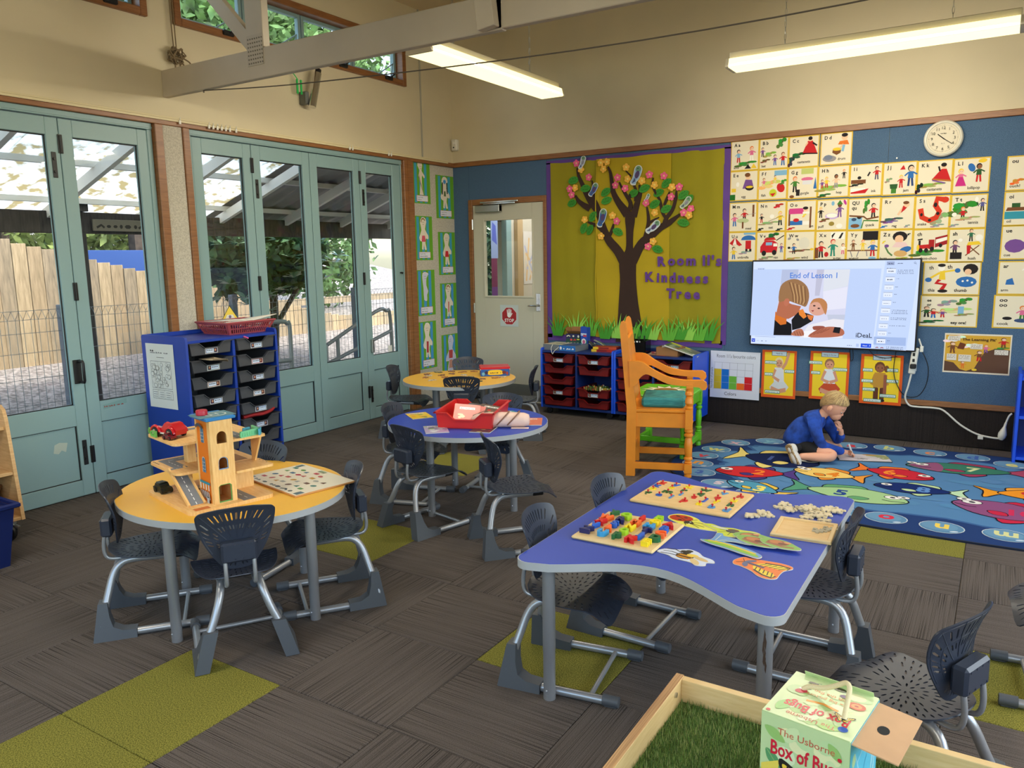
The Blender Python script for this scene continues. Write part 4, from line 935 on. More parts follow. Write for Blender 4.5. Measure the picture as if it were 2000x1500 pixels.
CARDS = {
 'A': ('A a','ants',(.12,.08),[('bush',.6,.22,.7,.12,GRN_),('kid',.28,.28,.42,LBL,RED,BLK),('kid',.74,.32,.46,PNK,WHT,ORG),('poly',[(.5,.06),(.62,.2),(.74,.06)],BLK),('poly',[(.72,.06),(.82,.22),(.94,.06)],YLW)]),
 'B': ('B b','bat',(.1,.08),[('bush',.78,.82,.3,.22,GRN_),('bush',.4,.48,.4,.12,(150,170,80)),('kid',.12,.42,.3,PUR,BLK,BLK),('kid',.55,.12,.34,PUR,BLU,BLK),('kid',.82,.1,.42,RED,BLU,BRN),('bush',.25,.28,.3,.08,BRN)]),
 'C': ('C c','castanets',(.3,.14),[('bush',.35,.38,.5,.14,DKG),('poly',[(.45,.42),(.95,.4),(.78,.82),(.62,.82)],RED),('line',[(.46,.44),(.95,.41)],.04,BLK),('ell',.7,.87,.07,.07,SKN),('ell',.7,.9,.07,.06,BLK),('line',[(.62,.78),(.55,.68)],.05,SKN),('line',[(.78,.76),(.92,.66)],.05,BLK),('bush',.12,.2,.2,.22,(60,60,70))]),
 'D': ('D d','drum',(.56,.14),[('ell',.3,.2,.22,.1,GRY),('ell',.26,.24,.14,.08,(120,130,150)),('poly',[(.4,.5),(.56,.44),(.66,.5),(.64,.36),(.52,.3),(.38,.38)],BRN),('ell',.53,.48,.14,.05,YLW),('poly',[(.55,.62),(.9,.6),(.84,.74),(.6,.72)],ORG),('line',[(.62,.5),(.72,.62)],.05,SKN),('ell',.75,.84,.1,.11,SKN),('ell',.75,.9,.1,.06,BLK),('line',[(.74,.6),(.7,.4)],.08,LBL)]),
 'E': ('E e','egg',(.42,.1),[('poly',[(.45,.4),(.85,.4),(.78,.68),(.55,.7)],PUR),('ell',.64,.79,.09,.1,SKN),('ell',.62,.85,.1,.07,BRN),('ell',.7,.42,.15,.09,BLK),('ell',.7,.45,.13,.04,YLW),('ell',.28,.55,.06,.08,WHT),('rect',.06,.3,.22,.42,YLW),('rect',.0,.03,.2,.22,(40,110,40))]),
 'F': ('F f','fish',(.12,.12),[('bush',.45,.5,.7,.2,(224,196,110)),('rect',.55,.78,.97,.94,LBL),('kid',.2,.42,.3,PNK,SKN,BRN,SKN),('kid',.58,.55,.24,YLW,SKN,BLK),('ell',.78,.38,.13,.16,RED,.5),('bush',.88,.56,.2,.12,GRN_),('ell',.52,.22,.13,.13,(196,210,60)),('poly',[(.42,.2),(.62,.22),(.52,.1)],RED)]),
 'G': ('G g','gurgle',(.44,.14),[('rect',.45,.78,.85,.96,(190,200,120)),('ell',.65,.62,.2,.06,PNK),('rect',.5,.45,.8,.58,(220,220,224)),('kid',.25,.22,.5,GRN_,BLK,ORG),('rect',.3,.1,.42,.3,BLK),('poly',[(.86,.3),(.97,.3),(.92,.68)],BLU),('ell',.16,.08,.08,.05,BRN)]),
 'H': ('H h','hop',(.6,.12),[('bush',.5,.3,.9,.14,(150,170,80)),('kid',.58,.3,.42,SKN,GRY,BLK,(150,100,70)),('kid',.82,.58,.28,BLK,BLK,ORG),('kid',.28,.32,.34,YLW,RED,YLW),('kid',.14,.3,.28,PUR,RED,BRN),('bush',.25,.08,.4,.08,DKG)]),
 'I': ('I i','ink',(.68,.12),[('rect',.05,.4,.5,.52,BRN),('bush',.25,.36,.4,.06,BLK),('rect',.05,.16,.5,.26,WHT),('poly',[(.05,.1),(.5,.1),(.6,.24),(.05,.14)],RED),('kid',.82,.5,.4,RED,(80,80,110),BLK),('line',[(.55,.62),(.62,.74)],.05,BLK),('ell',.3,.58,.06,.05,BLK)]),
 'J': ('J j','jam',(.62,.1),[('poly',[(.24,.2),(.44,.2),(.46,.34),(.22,.34)],DKG),('rect',.27,.06,.42,.2,GRN_),('kid',.55,.22,.38,RED,RED,YLW),('kid',.82,.26,.62,BLU,(50,70,120),BLK),('poly',[(.5,.76),(.66,.76),(.6,.9)],RED),('bush',.2,.46,.2,.1,(150,150,120))]),
 'K': ('K k','castanets',(.3,.1),[('bush',.5,.26,.7,.1,(150,160,80)),('poly',[(.42,.42),(.97,.34),(.82,.72),(.68,.72)],RED),('line',[(.43,.43),(.96,.36)],.05,(180,110,50)),('line',[(.44,.40),(.8,.30)],.04,PUR),('ell',.74,.8,.07,.08,SKN),('ell',.74,.84,.08,.06,BLK),('line',[(.64,.66),(.6,.8)],.05,BLK),('bush',.1,.18,.2,.22,BLK)]),
 'L': ('L l','lollipop',(.42,.1),[('kid',.22,.2,.5,PNK,PNK,YLW),('poly',[(.08,.2),(.38,.2),(.28,.46),(.16,.46)],(200,50,130)),('kid',.7,.3,.52,DKG,RED,BLK,(150,100,70)),('ell',.5,.72,.09,.13,BLU,.5),('ell',.78,.9,.12,.06,YLW,.1)]),
 'M': ('M m','meal',(.6,.08),[('kid',.2,.2,.44,PNK,BLU,BLK),('kid',.55,.34,.44,RED,BLK,BLK),('ell',.5,.38,.22,.08,(190,200,150)),('rect',.47,.12,.53,.34,BRN),('rect',.83,.5,.9,.9,BRN),('line',[(.3,.5),(.96,.62)],.01,GRY)]),
 'N': ('N n','net',(.42,.1),[('bush',.5,.28,.7,.08,(150,160,110)),('kid',.16,.3,.3,BLK,RED,BLK),('kid',.8,.2,.46,YLW,BLK,YLW),('ell',.52,.5,.08,.07,WHT),('line',[(.4,.34),(.9,.52)],.012,BLK),('bush',.76,.84,.3,.1,RED),('bush',.15,.08,.2,.07,BLK),('bush',.8,.06,.22,.06,BLK)]),
 'O': ('O o','on',(.8,.12),[('rect',.08,.18,.14,.7,BRN),('rect',.78,.1,.84,.78,BRN),('rect',.1,.56,.58,.74,(210,70,140)),('rect',.55,.56,.78,.62,WHT),('ell',.64,.7,.08,.07,SKN),('ell',.64,.74,.09,.05,BLK),('rect',.14,.2,.55,.34,BLU),('ell',.34,.36,.1,.06,RED),('rect',.55,.2,.78,.32,WHT),('bush',.62,.5,.12,.08,YLW),('bush',.2,.09,.25,.06,RED)]),
 'P': ('P p','puff',(.08,.1),[('ell',.5,.46,.22,.1,(196,170,220)),('ell',.5,.48,.18,.07,WHT),('kid',.74,.42,.44,PUR,PUR,BLK,(120,70,50)),('poly',[(.64,.82),(.84,.82),(.74,.96)],GRN_),('kid',.14,.42,.34,BLK,BLK,YLW),('ell',.52,.86,.05,.07,LBL),('ell',.9,.88,.04,.09,(190,60,150),.4),('bush',.3,.34,.3,.08,BRN),('ell',.5,.22,.09,.07,(150,130,60)),('ell',.75,.14,.1,.08,WHT)]),
 'Qu': ('QU\nqu','quack',(.56,.12),[('rect',.04,.04,.45,.4,LBL),('ell',.2,.34,.08,.05,(60,80,110)),('ell',.36,.4,.07,.05,BLK),('ell',.24,.14,.14,.06,BRN),('bush',.58,.74,.18,.3,GRN_),('kid',.78,.36,.46,RED,BLK,BLK),('line',[(.05,.46),(.5,.42),(.6,.34),(.95,.4)],.05,BRN),('line',[(.44,.06),(.5,.3),(.95,.28)],.04,GRN_)]),
 'R': ('R r','rag',(.36,.08),[('line',[(.68,.7),(.52,.44)],.07,SKN),('poly',[(.6,.5),(.72,.6),(.8,.7),(.66,.72)],RED),('ell',.76,.76,.09,.09,SKN),('ell',.74,.81,.09,.05,BRN),('bush',.4,.3,.6,.1,(80,80,90)),('bush',.35,.24,.4,.06,PUR),('bush',.14,.1,.2,.05,BLU),('bush',.82,.1,.16,.06,GRY)]),
 'S': ('S s','snake',(.1,.12),[('bush',.75,.3,.45,.25,(150,170,120)),('line',[(.16,.62),(.22,.36),(.42,.26),(.62,.34),(.7,.52),(.58,.7),(.62,.9),(.84,.86)],.16,(208,60,40)),('ell',.84,.86,.11,.09,(208,60,40)),('ell',.58,.72,.05,.07,BLK),('ell',.66,.46,.05,.05,BLK),('ell',.44,.27,.05,.04,BLK),('ell',.2,.44,.04,.05,BLK),('bush',.7,.1,.35,.07,GRY)]),
 'T': ('T t','tennis',(.5,.14),[('bush',.4,.58,.75,.3,GRN_),('kid',.35,.24,.4,RED,BLK,ORG),('kid',.86,.5,.36,(90,90,150),BLK,BLK),('ell',.7,.84,.05,.08,WHT),('line',[(.7,.76),(.76,.64)],.02,BLK),('bush',.55,.3,.6,.08,(180,160,110)),('ell',.12,.42,.07,.06,WHT),('bush',.15,.1,.25,.06,GRY)]),
 'U': ('U u','umbrella',(.35,.1),[('rect',.55,.9,.97,.97,LBL),('ell',.72,.72,.26,.16,BLU,0,14,0,PI),('rect',.62,.42,.82,.7,RED),('poly',[(.04,.62),(.24,.82),(.5,.56),(.4,.52),(.3,.58),(.16,.54)],RED),('poly',[(.16,.56),(.24,.82),(.3,.58)],WHT),('kid',.2,.08,.42,YLW,BLU,BLK),('bush',.65,.3,.4,.08,GRY),('rect',.62,.34,.7,.42,BLK),('rect',.76,.34,.84,.42,BLK)]),
 'V': ('V v','van',(.62,.1),[('bush',.6,.84,.4,.16,DKG),('poly',[(.15,.3),(.72,.3),(.76,.6),(.6,.7),(.3,.7),(.15,.5)],(200,40,50)),('rect',.34,.54,.56,.64,LBL),('rect',.6,.5,.74,.6,WHT),('ell',.28,.28,.08,.09,BLK),('ell',.64,.3,.08,.09,BLK),('poly',[(.26,.7),(.7,.72),(.62,.8),(.32,.78)],RED),('kid',.88,.3,.3,PUR,BLU,BRN),('bush',.4,.12,.45,.08,(150,140,110)),('line',[(.7,.7),(.96,.86)],.03,BLK)]),
 'W': ('W w','wind',(.56,.1),[('bush',.6,.36,.7,.06,BRN),('kid',.3,.26,.34,BLU,BLK,BLK),('ell',.14,.76,.06,.04,GRY,.4),('ell',.42,.72,.05,.04,GRY,-.4),('ell',.14,.46,.05,.04,BLK),('ell',.64,.6,.18,.2,(222,216,200)),('bush',.3,.1,.5,.06,(190,150,80)),('ell',.9,.4,.06,.04,YLW)]),
 'X': ('X x','x-ray',(.6,.08),[('rect',.5,.72,.94,.94,WHT),('poly',[(.54,.74),(.64,.92),(.6,.92),(.52,.84)],BLK),('poly',[(.74,.74),(.84,.92),(.9,.92),(.82,.74)],BLK),('rect',.0,.12,.12,.46,BRN),('kid',.2,.14,.52,RED,BLK,BLK),('kid',.58,.18,.54,(50,140,120),(50,140,120),RED),('kid',.9,.24,.34,WHT,PNK,BRN),('ell',.38,.24,.07,.08,RED)]),
 'Y': ('Y y','yogurt',(.1,.08),[('rect',.5,.68,.97,.96,BLK),('rect',.04,.34,.97,.38,BRN),('kid',.22,.36,.34,BRN,BRN,BRN),('kid',.52,.36,.34,YLW,YLW,ORG),('kid',.82,.18,.5,BLU,RED,YLW),('line',[(.14,.34),(.2,.16)],.03,GRY),('line',[(.4,.34),(.34,.16)],.03,GRY),('line',[(.64,.34),(.66,.18)],.03,GRY),('ell',.82,.12,.12,.04,LBL)]),
 'Z': ('Z z','buzz',(.06,.08),[('ell',.62,.78,.22,.16,BLK),('ell',.6,.7,.13,.13,SKN),('poly',[(.4,.46),(.9,.44),(.8,.6),(.52,.62)],(232,200,200)),('ell',.8,.38,.18,.09,BLU,.3),('ell',.66,.26,.2,.1,(214,170,110)),('line',[(.2,.48),(.3,.3),(.42,.2)],.05,(90,130,80)),('ell',.24,.5,.07,.05,PUR),('bush',.7,.1,.4,.07,(190,170,60)),('bush',.88,.84,.1,.05,BLK),('bush',.16,.62,.1,.06,YLW)]),
 'ch': ('ch','choo-choo',(.22,.08),[('bush',.5,.28,.9,.14,GRN_),('poly',[(.18,.4),(.46,.42),(.46,.54),(.18,.52)],RED),('rect',.46,.4,.62,.68,(170,40,40)),('poly',[(.64,.44),(.98,.54),(.98,.82),(.64,.74)],(160,40,46)),('poly',[(.66,.56),(.97,.66),(.97,.76),(.66,.68)],WHT),('line',[(.2,.52),(.2,.66)],.06,BLK),('line',[(.14,.68),(.28,.70)],.04,BLK),('ell',.24,.36,.06,.07,BLK),('ell',.4,.36,.06,.07,BLK),('ell',.56,.4,.06,.07,BLK),('ell',.8,.5,.05,.06,BLK),('ell',.16,.44,.04,.1,YLW)]),
 'sh': ('sh','hush',(.58,.08),[('kid',.62,.62,.36,(50,110,80),BLK,BRN),('poly',[(.52,.5),(.92,.52),(.84,.62),(.56,.6)],YLW),('line',[(.56,.5),(.88,.22)],.03,BRN),('line',[(.86,.5),(.5,.2)],.03,BRN),('poly',[(.52,.5),(.64,.5),(.62,.26),(.54,.24)],RED),('kid',.2,.2,.46,(110,70,110),BLK,BLK),('rect',.08,.1,.4,.3,BLK),('ell',.34,.66,.06,.05,WHT),('ell',.84,.72,.1,.1,WHT)]),
}
GRID = [['A','B','C','D'],['E','F','G','H','I','J','K','L'],['M','N','O','P','Qu','R','S','T'],['U','V','W','X','Y','Z','ch','sh']]
ZT = [2.372, 2.130, 1.876, 1.634]
def draw_list(L): return lambda p: multi(p, L)
for r, row in enumerate(GRID):
    for i, k in enumerate(row):
        t, wd, pos, L = CARDS[k]
        x = 2.860+.2320*i+(.008 if k == 'D' else 0); z = ZT[r]-.0036*i-.243+(.006 if k == 'D' else 0)
        on_wall('alphabet_card', card(t, wd, pos, draw_list(L)), x, z, 'yellow edged alphabet card for %s with the word %s' % (k, wd)+(' in the second row' if k == 'K' else ' in the top row' if k == 'C' else ''), 'poster', 'alphabet cards on the blue pinboard', base=(.2315,.243))
def wide(t, words_, x, z, w_, h_, L, label, tx=None):
    p = Pic(w_, h_); p.rect(0,0,1,1,YEL); p.rect(.022,.03,.978,.97,CRM); multi(p, L)
    p.k += 3
    for (s_, a, b_, hh) in words_: p.text(s_, a, b_, hh, BLK, sx=h_/w_ if w_ > h_ else 1, bold=.003)
    on_wall('sound_card', p, x, z, label, 'poster', 'sound cards on the blue pinboard', base=(w_,h_))
wide('th', [('th',.1,.78,.15),('th',.42,.8,.16),('this',.1,.1,.13),('thumb',.56,.1,.13)], 4.336,1.128,.372,.242,[('poly',[(.28,.46),(.4,.46),(.38,.74),(.3,.74)],YLW),('ell',.32,.82,.06,.1,WHT),('ell',.32,.9,.07,.05,BLK),('line',[(.3,.68),(.12,.5)],.05,YLW),('ell',.1,.46,.06,.07,BLU),('line',[(.36,.7),(.6,.76)],.05,YLW),('ell',.6,.74,.05,.07,BLU),('line',[(.3,.46),(.24,.36),(.4,.32),(.34,.16)],.08,RED),('ell',.36,.12,.09,.05,BLK),('ell',.76,.4,.18,.16,BLU),('ell',.82,.78,.13,.16,BLK),('ell',.78,.7,.06,.09,SKN),('ell',.7,.42,.02,.03,WHT),('ell',.78,.44,.02,.03,WHT),('ell',.86,.38,.02,.03,WHT)],'wide sound card with the words this and thumb, right of the television')
wide('ee', [('ee',.12,.80,.13),('or',.12,.66,.13),('eey ore!',.55,.1,.13)], 4.330,.892,.378,.232,[('bush',.62,.52,.6,.14,(206,206,130)),('bush',.5,.76,.3,.14,GRY),('bush',.78,.82,.24,.16,GRN_),('rect',.66,.36,.76,.66,LBL),('kid',.12,.3,.34,DKG,BLK,BRN),('kid',.24,.28,.3,RED,BLU,BLK),('kid',.4,.3,.26,PUR,RED,ORG),('bush',.25,.16,.4,.08,DKG),('bush',.8,.4,.3,.06,(150,140,80))],'wide sound card with a landscape and the words eey ore, right of the television')
RC = [('ou','ouch!',2.097,[('kid',.6,.3,.5,GRN_,PUR,BRN),('bush',.3,.26,.3,.12,ORG)]),('oi','oil',1.855,[('rect',.04,.2,.96,.42,(60,150,170)),('poly',[(.06,.44),(.9,.44),(.8,.54),(.1,.54)],BRN),('rect',.2,.54,.4,.66,DKG),('ell',.9,.46,.08,.16,BLK)]),('ue','cue',1.620,[('ell',.35,.4,.25,.2,PUR),('kid',.75,.3,.6,BLU,BLK,BLK),('ell',.85,.28,.12,.06,RED)]),('ar','arm',1.372,[('kid',.7,.5,.44,WHT,BLK,ORG),('poly',[(.2,.3),(.42,.3),(.36,.5),(.22,.44)],BLU)]),('oo\noo','cook',1.132,[('kid',.6,.24,.44,PNK,GRN_,ORG),('ell',.6,.24,.16,.06,(60,80,120)),('ell',.3,.3,.1,.05,BLK)])]
for (t, wd, zt, L) in RC:
    on_wall('sound_card', card(t, wd, (.1,.1), draw_list(L), .30 if t[0:2] == 'oo' else .25, .238), 4.800 if t[0:2] == 'oo' else 4.812, zt-.238, 'sound card with the word %s in the column at the right edge' % wd, 'poster', 'sound cards on the blue pinboard', base=(.25,.238))

# television
tv = thing('television', 'wall mounted television showing the end of a lesson slide', 'television', (3.705,-.012,1.05))
obj('casing', B(-.622,.622,-.068,-.022,-.350,.350,.006), black, tv); obj('wall_bracket', B(-.2,.2,-.022,.0,-.18,.18), black, tv)
SCR = mat('screen', kind='screen', emit=.62, rough=.25)
W_, H_ = 1.222, .676
def S(a, b_):    # a point of the slide, in sketch units, to metres on the panel
    u = (a-57)/(1632-57); bot = 880+u*58; return (u*W_, (bot-b_)/(bot-92)*H_)
p = Pic(); SP = lambda L, c: p.poly([S(*q) for q in L], c)
p.rect(0,0,W_,H_,(206,220,250)); SP([(60,165),(1300,168),(1262,840),(45,800)],(186,204,240)); SP([(1330,95),(1632,90),(1560,940),(1268,920)],(190,208,242))
SP([(355,170),(1015,172),(975,825),(292,800)],(206,208,232)); SP([(355,170),(520,170),(500,420),(340,400)],(176,186,216)); SP([(700,172),(770,172),(735,420),(690,420)],(186,186,208)); SP([(770,172),(1015,172),(1000,330),(770,380)],(214,218,228)); SP([(770,380),(1000,335),(990,540),(780,560)],(222,222,238)); SP([(820,600),(990,600),(985,650),(830,650)],(190,196,216))
SP([(560,820),(640,700),(880,640),(985,650),(976,825)],(226,224,232)); SP([(600,760),(800,740),(790,820),(600,820)],(236,236,240))
SP([(470,650),(540,560),(690,610),(680,660),(560,730),(480,750)],(22,22,26)); SP([(535,560),(580,545),(620,620),(590,640),(545,600)],(224,130,50)); SP([(620,600),(690,610),(670,660),(640,640)],(214,120,60))
SP(smoothloop([(640,560),(650,490),(700,450),(770,460),(812,520),(800,580),(740,608),(680,600)]),(214,160,140)); SP(smoothloop([(650,500),(680,452),(760,445),(815,500),(805,600),(780,560),(740,490),(690,480)]),(186,126,80)); SP([(660,560),(690,556),(680,574)],(150,60,60)); p.ell(*S(690,515),.010,.006,(60,40,40)); p.ell(*S(735,540),.010,.006,(60,40,40))
SP([(300,620),(400,650),(470,690),(480,800),(292,798)],(18,18,22)); SP([(302,570),(420,630),(418,690),(360,700),(300,650)],(206,110,40)); SP([(340,450),(470,500),(560,520),(540,570),(500,610),(440,640),(410,640),(310,600),(330,500)],(176,104,76)); SP(smoothloop([(332,470),(345,330),(420,270),(520,265),(610,330),(636,430),(610,520),(560,510),(500,490),(440,470),(380,470)]),(150,110,74))
for k in range(9): p.line([S(430+k*20,285+k*6), S(470+k*17,400+k*10), S(480+k*14,480+k*3)],.006,(196,156,106) if k%2 else (116,80,52))
SP(smoothloop([(385,490),(400,448),(435,450),(440,490),(410,520)]),(186,110,84))
SP(smoothloop([(470,790),(520,745),(580,740),(600,800),(520,805)]),(178,110,84)); SP(smoothloop([(640,810),(760,730),(880,715),(976,740),(976,800),(800,820)]),(176,104,80)); SP([(880,770),(895,718),(955,722),(945,780)],(24,24,30)); SP(smoothloop([(690,712),(780,708),(800,725),(720,748),(690,740)]),(150,80,66))
for k in range(4): p.line([S(500+k*26,760), S(520+k*26,802)],.004,(120,66,52)); p.line([S(660+k*34,800-k*8), S(760+k*30,735)],.004,(130,70,54))
t0 = S(438,250); p.text('End of Lesson 1', t0[0], t0[1], .062, (76,124,210), sx=.93, bold=.0006)
t0 = S(1100,815); p.text('iDeaL', t0[0], t0[1], .050, (40,44,60), bold=.0006)
p.rect(.035,.610,.095,.626,(190,206,240)); p.scrib(.04,.614,.05,.008,(90,100,130)); p.scrib(1.0,.612,.04,.01,(70,80,110)); a = S(1345,137); p.rect(a[0],a[1],a[0]+.052,a[1]+.026,(150,164,200)); p.scrib(a[0]+.01,a[1]+.008,.034,.01,(50,56,80)); a = S(1440,130); p.scrib(a[0],a[1]+.004,.036,.01,(70,80,110)); a = S(1590,118); p.ell(a[0],a[1],.007,.007,(70,80,110)); p.ell(a[0],a[1],.005,.005,(190,208,242)); p.line([(a[0]+.005,a[1]-.005),(a[0]+.011,a[1]-.011)],.002,(70,80,110))
for k, yy in enumerate((190,268,343,412,487,560,632,705,775,848)):
    a = S(1348-k*6, yy+22)
    if k == 9: b_ = S(1268,885); p.rect(a[0]-.02,a[1]-.012,W_-.06,a[1]+.05,(160,182,226))
    p.rect(a[0],a[1],a[0]+.062,a[1]+.036,(222,230,250)); p.rect(a[0],a[1]+.034,a[0]+.062,a[1]+.036,(60,66,90)); p.scrib(a[0]+.01,a[1]+.012,.04,.012 if k in (0,1,9) else .006,(30,34,50))
    for j in range({0:3,5:3,6:2,7:1}.get(k,1)): p.scrib(a[0]+.074,a[1]+.02-j*.012,.11 if k in (0,5,6,7) else .02,.007,(70,80,112))
a = S(1288,915); p.scrib(a[0],a[1],.06,.014,(150,60,60)); p.scrib(a[0]+.075,a[1]+.008,.12,.008,(70,80,112)); p.scrib(a[0]+.075,a[1]-.004,.12,.008,(70,80,112))
p.rect(.008,.016,.036,.044,(26,64,200)); p.line([(.016,.036),(.022,.024),(.030,.034)],.004,(220,230,250))
for k in range(3): p.scrib(.052+k*.034,.024,.016,.010,(60,70,100))
a = S(1152,912); p.rect(a[0],a[1],a[0]+.074,a[1]+.032,(36,80,214)); p.text('Next',a[0]+.014,a[1]+.010,.016,(236,240,250)); p.line([(a[0]+.06,a[1]+.022),(a[0]+.065,a[1]+.016),(a[0]+.06,a[1]+.010)],.002,(236,240,250)); p.scrib(a[0]-.10,a[1]+.010,.036,.008,(80,90,120)); p.rect(a[0]-.034,a[1]+.004,a[0]-.014,a[1]+.028,(176,194,232)); p.line([(.035,.062),(.2,.062)],.003,(150,166,206))
obj('screen', p.flip(), SCR, tv, loc=(-W_/2,-.0685,-H_/2), smooth=0)

# clock at twenty one past ten
ck = thing('wall_clock', 'round white wall clock above the alphabet cards', 'clock', (4.408,-.0095,2.252))
RX = Matrix.Rotation(PI/2, 4, 'X')
m = MB(); m.lathe([(.118,.0),(.126,.006),(.126,.024),(.118,.034),(.108,.036),(.104,.030)],48,M=RX); obj('case', m, mat('clock_white', (216,212,196), .35), ck)
p = Pic(dz=.0001); p.ell(0,0,.105,.105,(226,216,192),n=40)
for k in range(60):
    a = PI/2-2*PI*k/60; p.line([(.096*math.cos(a),.096*math.sin(a)),((.090 if k%5 else .088)*math.cos(a),(.090 if k%5 else .088)*math.sin(a))],.0012 if k%5 else .002,(60,58,54))
for k in range(1, 13):
    a = PI/2-2*PI*k/12; p.text(str(k),.073*math.cos(a),.073*math.sin(a)-.0095,.028,(60,58,54),'c')
p.scrib(-.018,.032,.036,.008,(70,68,64)); p.scrib(-.012,-.036,.024,.005,(90,88,84)); obj('dial', p.flip(), PAPER, ck, loc=(0,-.030,0), smooth=0)
for nm, ang, l, wd in (('hour_hand', PI/2-2*PI*(10.35/12), .048, .006), ('minute_hand', PI/2-2*PI*(21/60), .072, .004)):
    p = Pic(); p.line([(-.014*math.cos(ang),-.014*math.sin(ang)),(l*math.cos(ang),l*math.sin(ang))],wd,(34,32,30)); obj(nm, p.flip(), PAPER, ck, loc=(0,-.034,0), smooth=0)
m = MB(); m.tube([(0,-.030,0),(0,-.036,0)],.004,8); obj('hub', m, black, ck)
m = MB(); m.tube([(4.11,-.009,2.14),(4.11,-.02,2.14)],.006,8); tag(obj('push_pin', m, steel), 'small silver push pin in the pinboard left of the clock', 'pin')

# posters below and beside the television
p = Pic(.425,.408); p.rect(0,0,1,1,(214,218,230)); p.text('Room 11\'s favourite colors',.13,.86,.105,(80,84,100),sx=.68)
for i in range(6): p.line([(.08+i*.155,.2),(.09+i*.155,.76)],.004,(120,124,140))
for j in range(5): p.line([(.07,.19+j*.142),(.87,.185+j*.142)],.004,(120,124,140))
for i, (n_, c) in enumerate(((3,(206,180,50)),(3,(30,110,196)),(2,(110,180,66)),(1,(240,110,40)),(2,(206,36,44)))):
    for j in range(n_): p.rect(.078+i*.156,.193+j*.142,.23+i*.156,.332+j*.142,c)
p.text('Colors',.3,.06,.105,(70,70,84),sx=.85); p.text('Number of people',.05,.2,.06,(90,92,110),a=PI/2)
on_wall('tally_chart', p, 2.737, .222, 'white chart of coloured squares titled favourite colors beside the low cabinet', 'poster', base=(.425,.408), y=-.024)
def beh(x, z, w_, h_, title, L, tags, label):
    p = Pic(w_, h_); p.rect(0,0,1,1,(222,92,36)); p.rect(.075,.06,.93,.955,(238,204,50)); multi(p, L); p.k += 2
    p.rect(.28,.885,.72,.985,(90,110,130)); p.rect(.295,.895,.705,.975,(200,216,226)); 
    wd = (glyphs(title)[3]-glyphs(title)[2]); p.text(title,.5,.918,.05,(50,54,70),'c',sx=min(.9,.38/(wd*.05)))
    for k, (a, b_, d) in enumerate(tags): p.rect(a-.012,b_-.012,a+d+.012,b_+.056,(80,140,110)); p.rect(a,b_,a+d,b_+.044,(220,232,226)); p.scrib(a+.02,b_+.012,d-.04,.022,(80,90,100),k)
    on_wall('behaviour_poster', p, x, z, label, 'poster', 'orange edged behaviour posters', base=(w_,h_), y=-.024)
def figure(hair, skin, top, bottom, arm_up=False, cross=True, x=.5):
    L = []
    if cross: L += [('poly',[(x-.26,.22),(x-.1,.36),(x+.16,.36),(x+.3,.24),(x+.2,.14),(x-.05,.2),(x-.2,.12)],bottom),('line',[(x-.22,.2),(x,.14),(x+.22,.18)],.09,skin)]
    else: L += [('rect',x-.13,.1,x-.01,.46,bottom),('rect',x+.02,.1,x+.13,.46,bottom),('ell',x-.08,.08,.07,.03,BLK),('ell',x+.08,.08,.07,.03,BLK)]
    L += [('poly',[(x-.14,.34),(x+.16,.34),(x+.14,.64),(x-.12,.64)],top)]
    if arm_up: L += [('line',[(x+.1,.62),(x+.2,.74),(x+.26,.9)],.075,skin),('ell',x+.27,.92,.035,.05,skin),('line',[(x-.1,.6),(x-.16,.44),(x+.02,.36)],.07,skin)]
    else: L += [('line',[(x-.1,.6),(x-.18,.42),(x,.36)],.075,skin if cross else top),('line',[(x+.12,.6),(x+.2,.42),(x+.02,.36)],.075,skin if cross else top)]
    L += [('ell',x,.75,.125,.11,hair),('ell',x+.005,.725,.10,.085,skin),('ell',x-.04,.735,.012,.012,BLK),('ell',x+.05,.735,.012,.012,BLK),('line',[(x-.03,.685),(x+.035,.685)],.008,(150,60,60))]
    return L
beh(3.178,.258,.278,.40,'Hands Up',figure((226,206,150),(206,150,120),(214,214,220),(206,210,214),True),[(.1,.72,.32),(.1,.47,.22),(.68,.55,.26),(.12,.1,.42)],'orange edged poster of a child with one hand raised')
beh(3.563,.275,.298,.392,'Sitting on the mat',figure((150,110,80),(210,150,124),(220,224,232),(196,80,50)),[(-.02,.74,.32),(.6,.62,.34),(.04,.53,.22)],'orange edged poster of a child sitting cross legged in a white shirt')
beh(3.944,.270,.30,.392,'Lining up',figure((110,70,44),(150,96,70),(190,140,60),(96,56,40),False,False,.46)+[('rect',.56,.2,.64,.6,(150,90,70)),('ell',.62,.72,.06,.07,BRN)],[(.06,.66,.22),(.04,.44,.26),(.08,.27,.28),(.64,.68,.24),(.64,.46,.26),(.5,.16,.36),(.12,.05,.4)],'orange edged poster of two children lining up')
p = Pic(.425,.294); p.rect(0,0,1,1,(226,216,196)); p.rect(.02,.04,.98,.96,(214,166,60))
multi(p, [('bush',.18,.86,.3,.12,WHT),('bush',.42,.7,.2,.08,WHT),('poly',[(.02,.04),(.98,.04),(.98,.62),(.8,.66),(.62,.56),(.56,.4),(.48,.14),(.36,.06),(.26,.1),(.16,.26),(.02,.3)],(96,68,54)),('kid',.13,.5,.28,BRN,BRN,BRN),('poly',[(.2,.62),(.3,.6),(.33,.74),(.24,.78)],(110,60,40)),('kid',.3,.12,.18,ORG,ORG,BRN),('kid',.54,.32,.26,BRN,RED,BRN),('kid',.63,.54,.2,PNK,PUR,ORG),('kid',.88,.66,.26,RED,BRN,BRN),('bush',.88,.66,.2,.04,GRN_),('ell',.48,.1,.04,.03,YLW)])
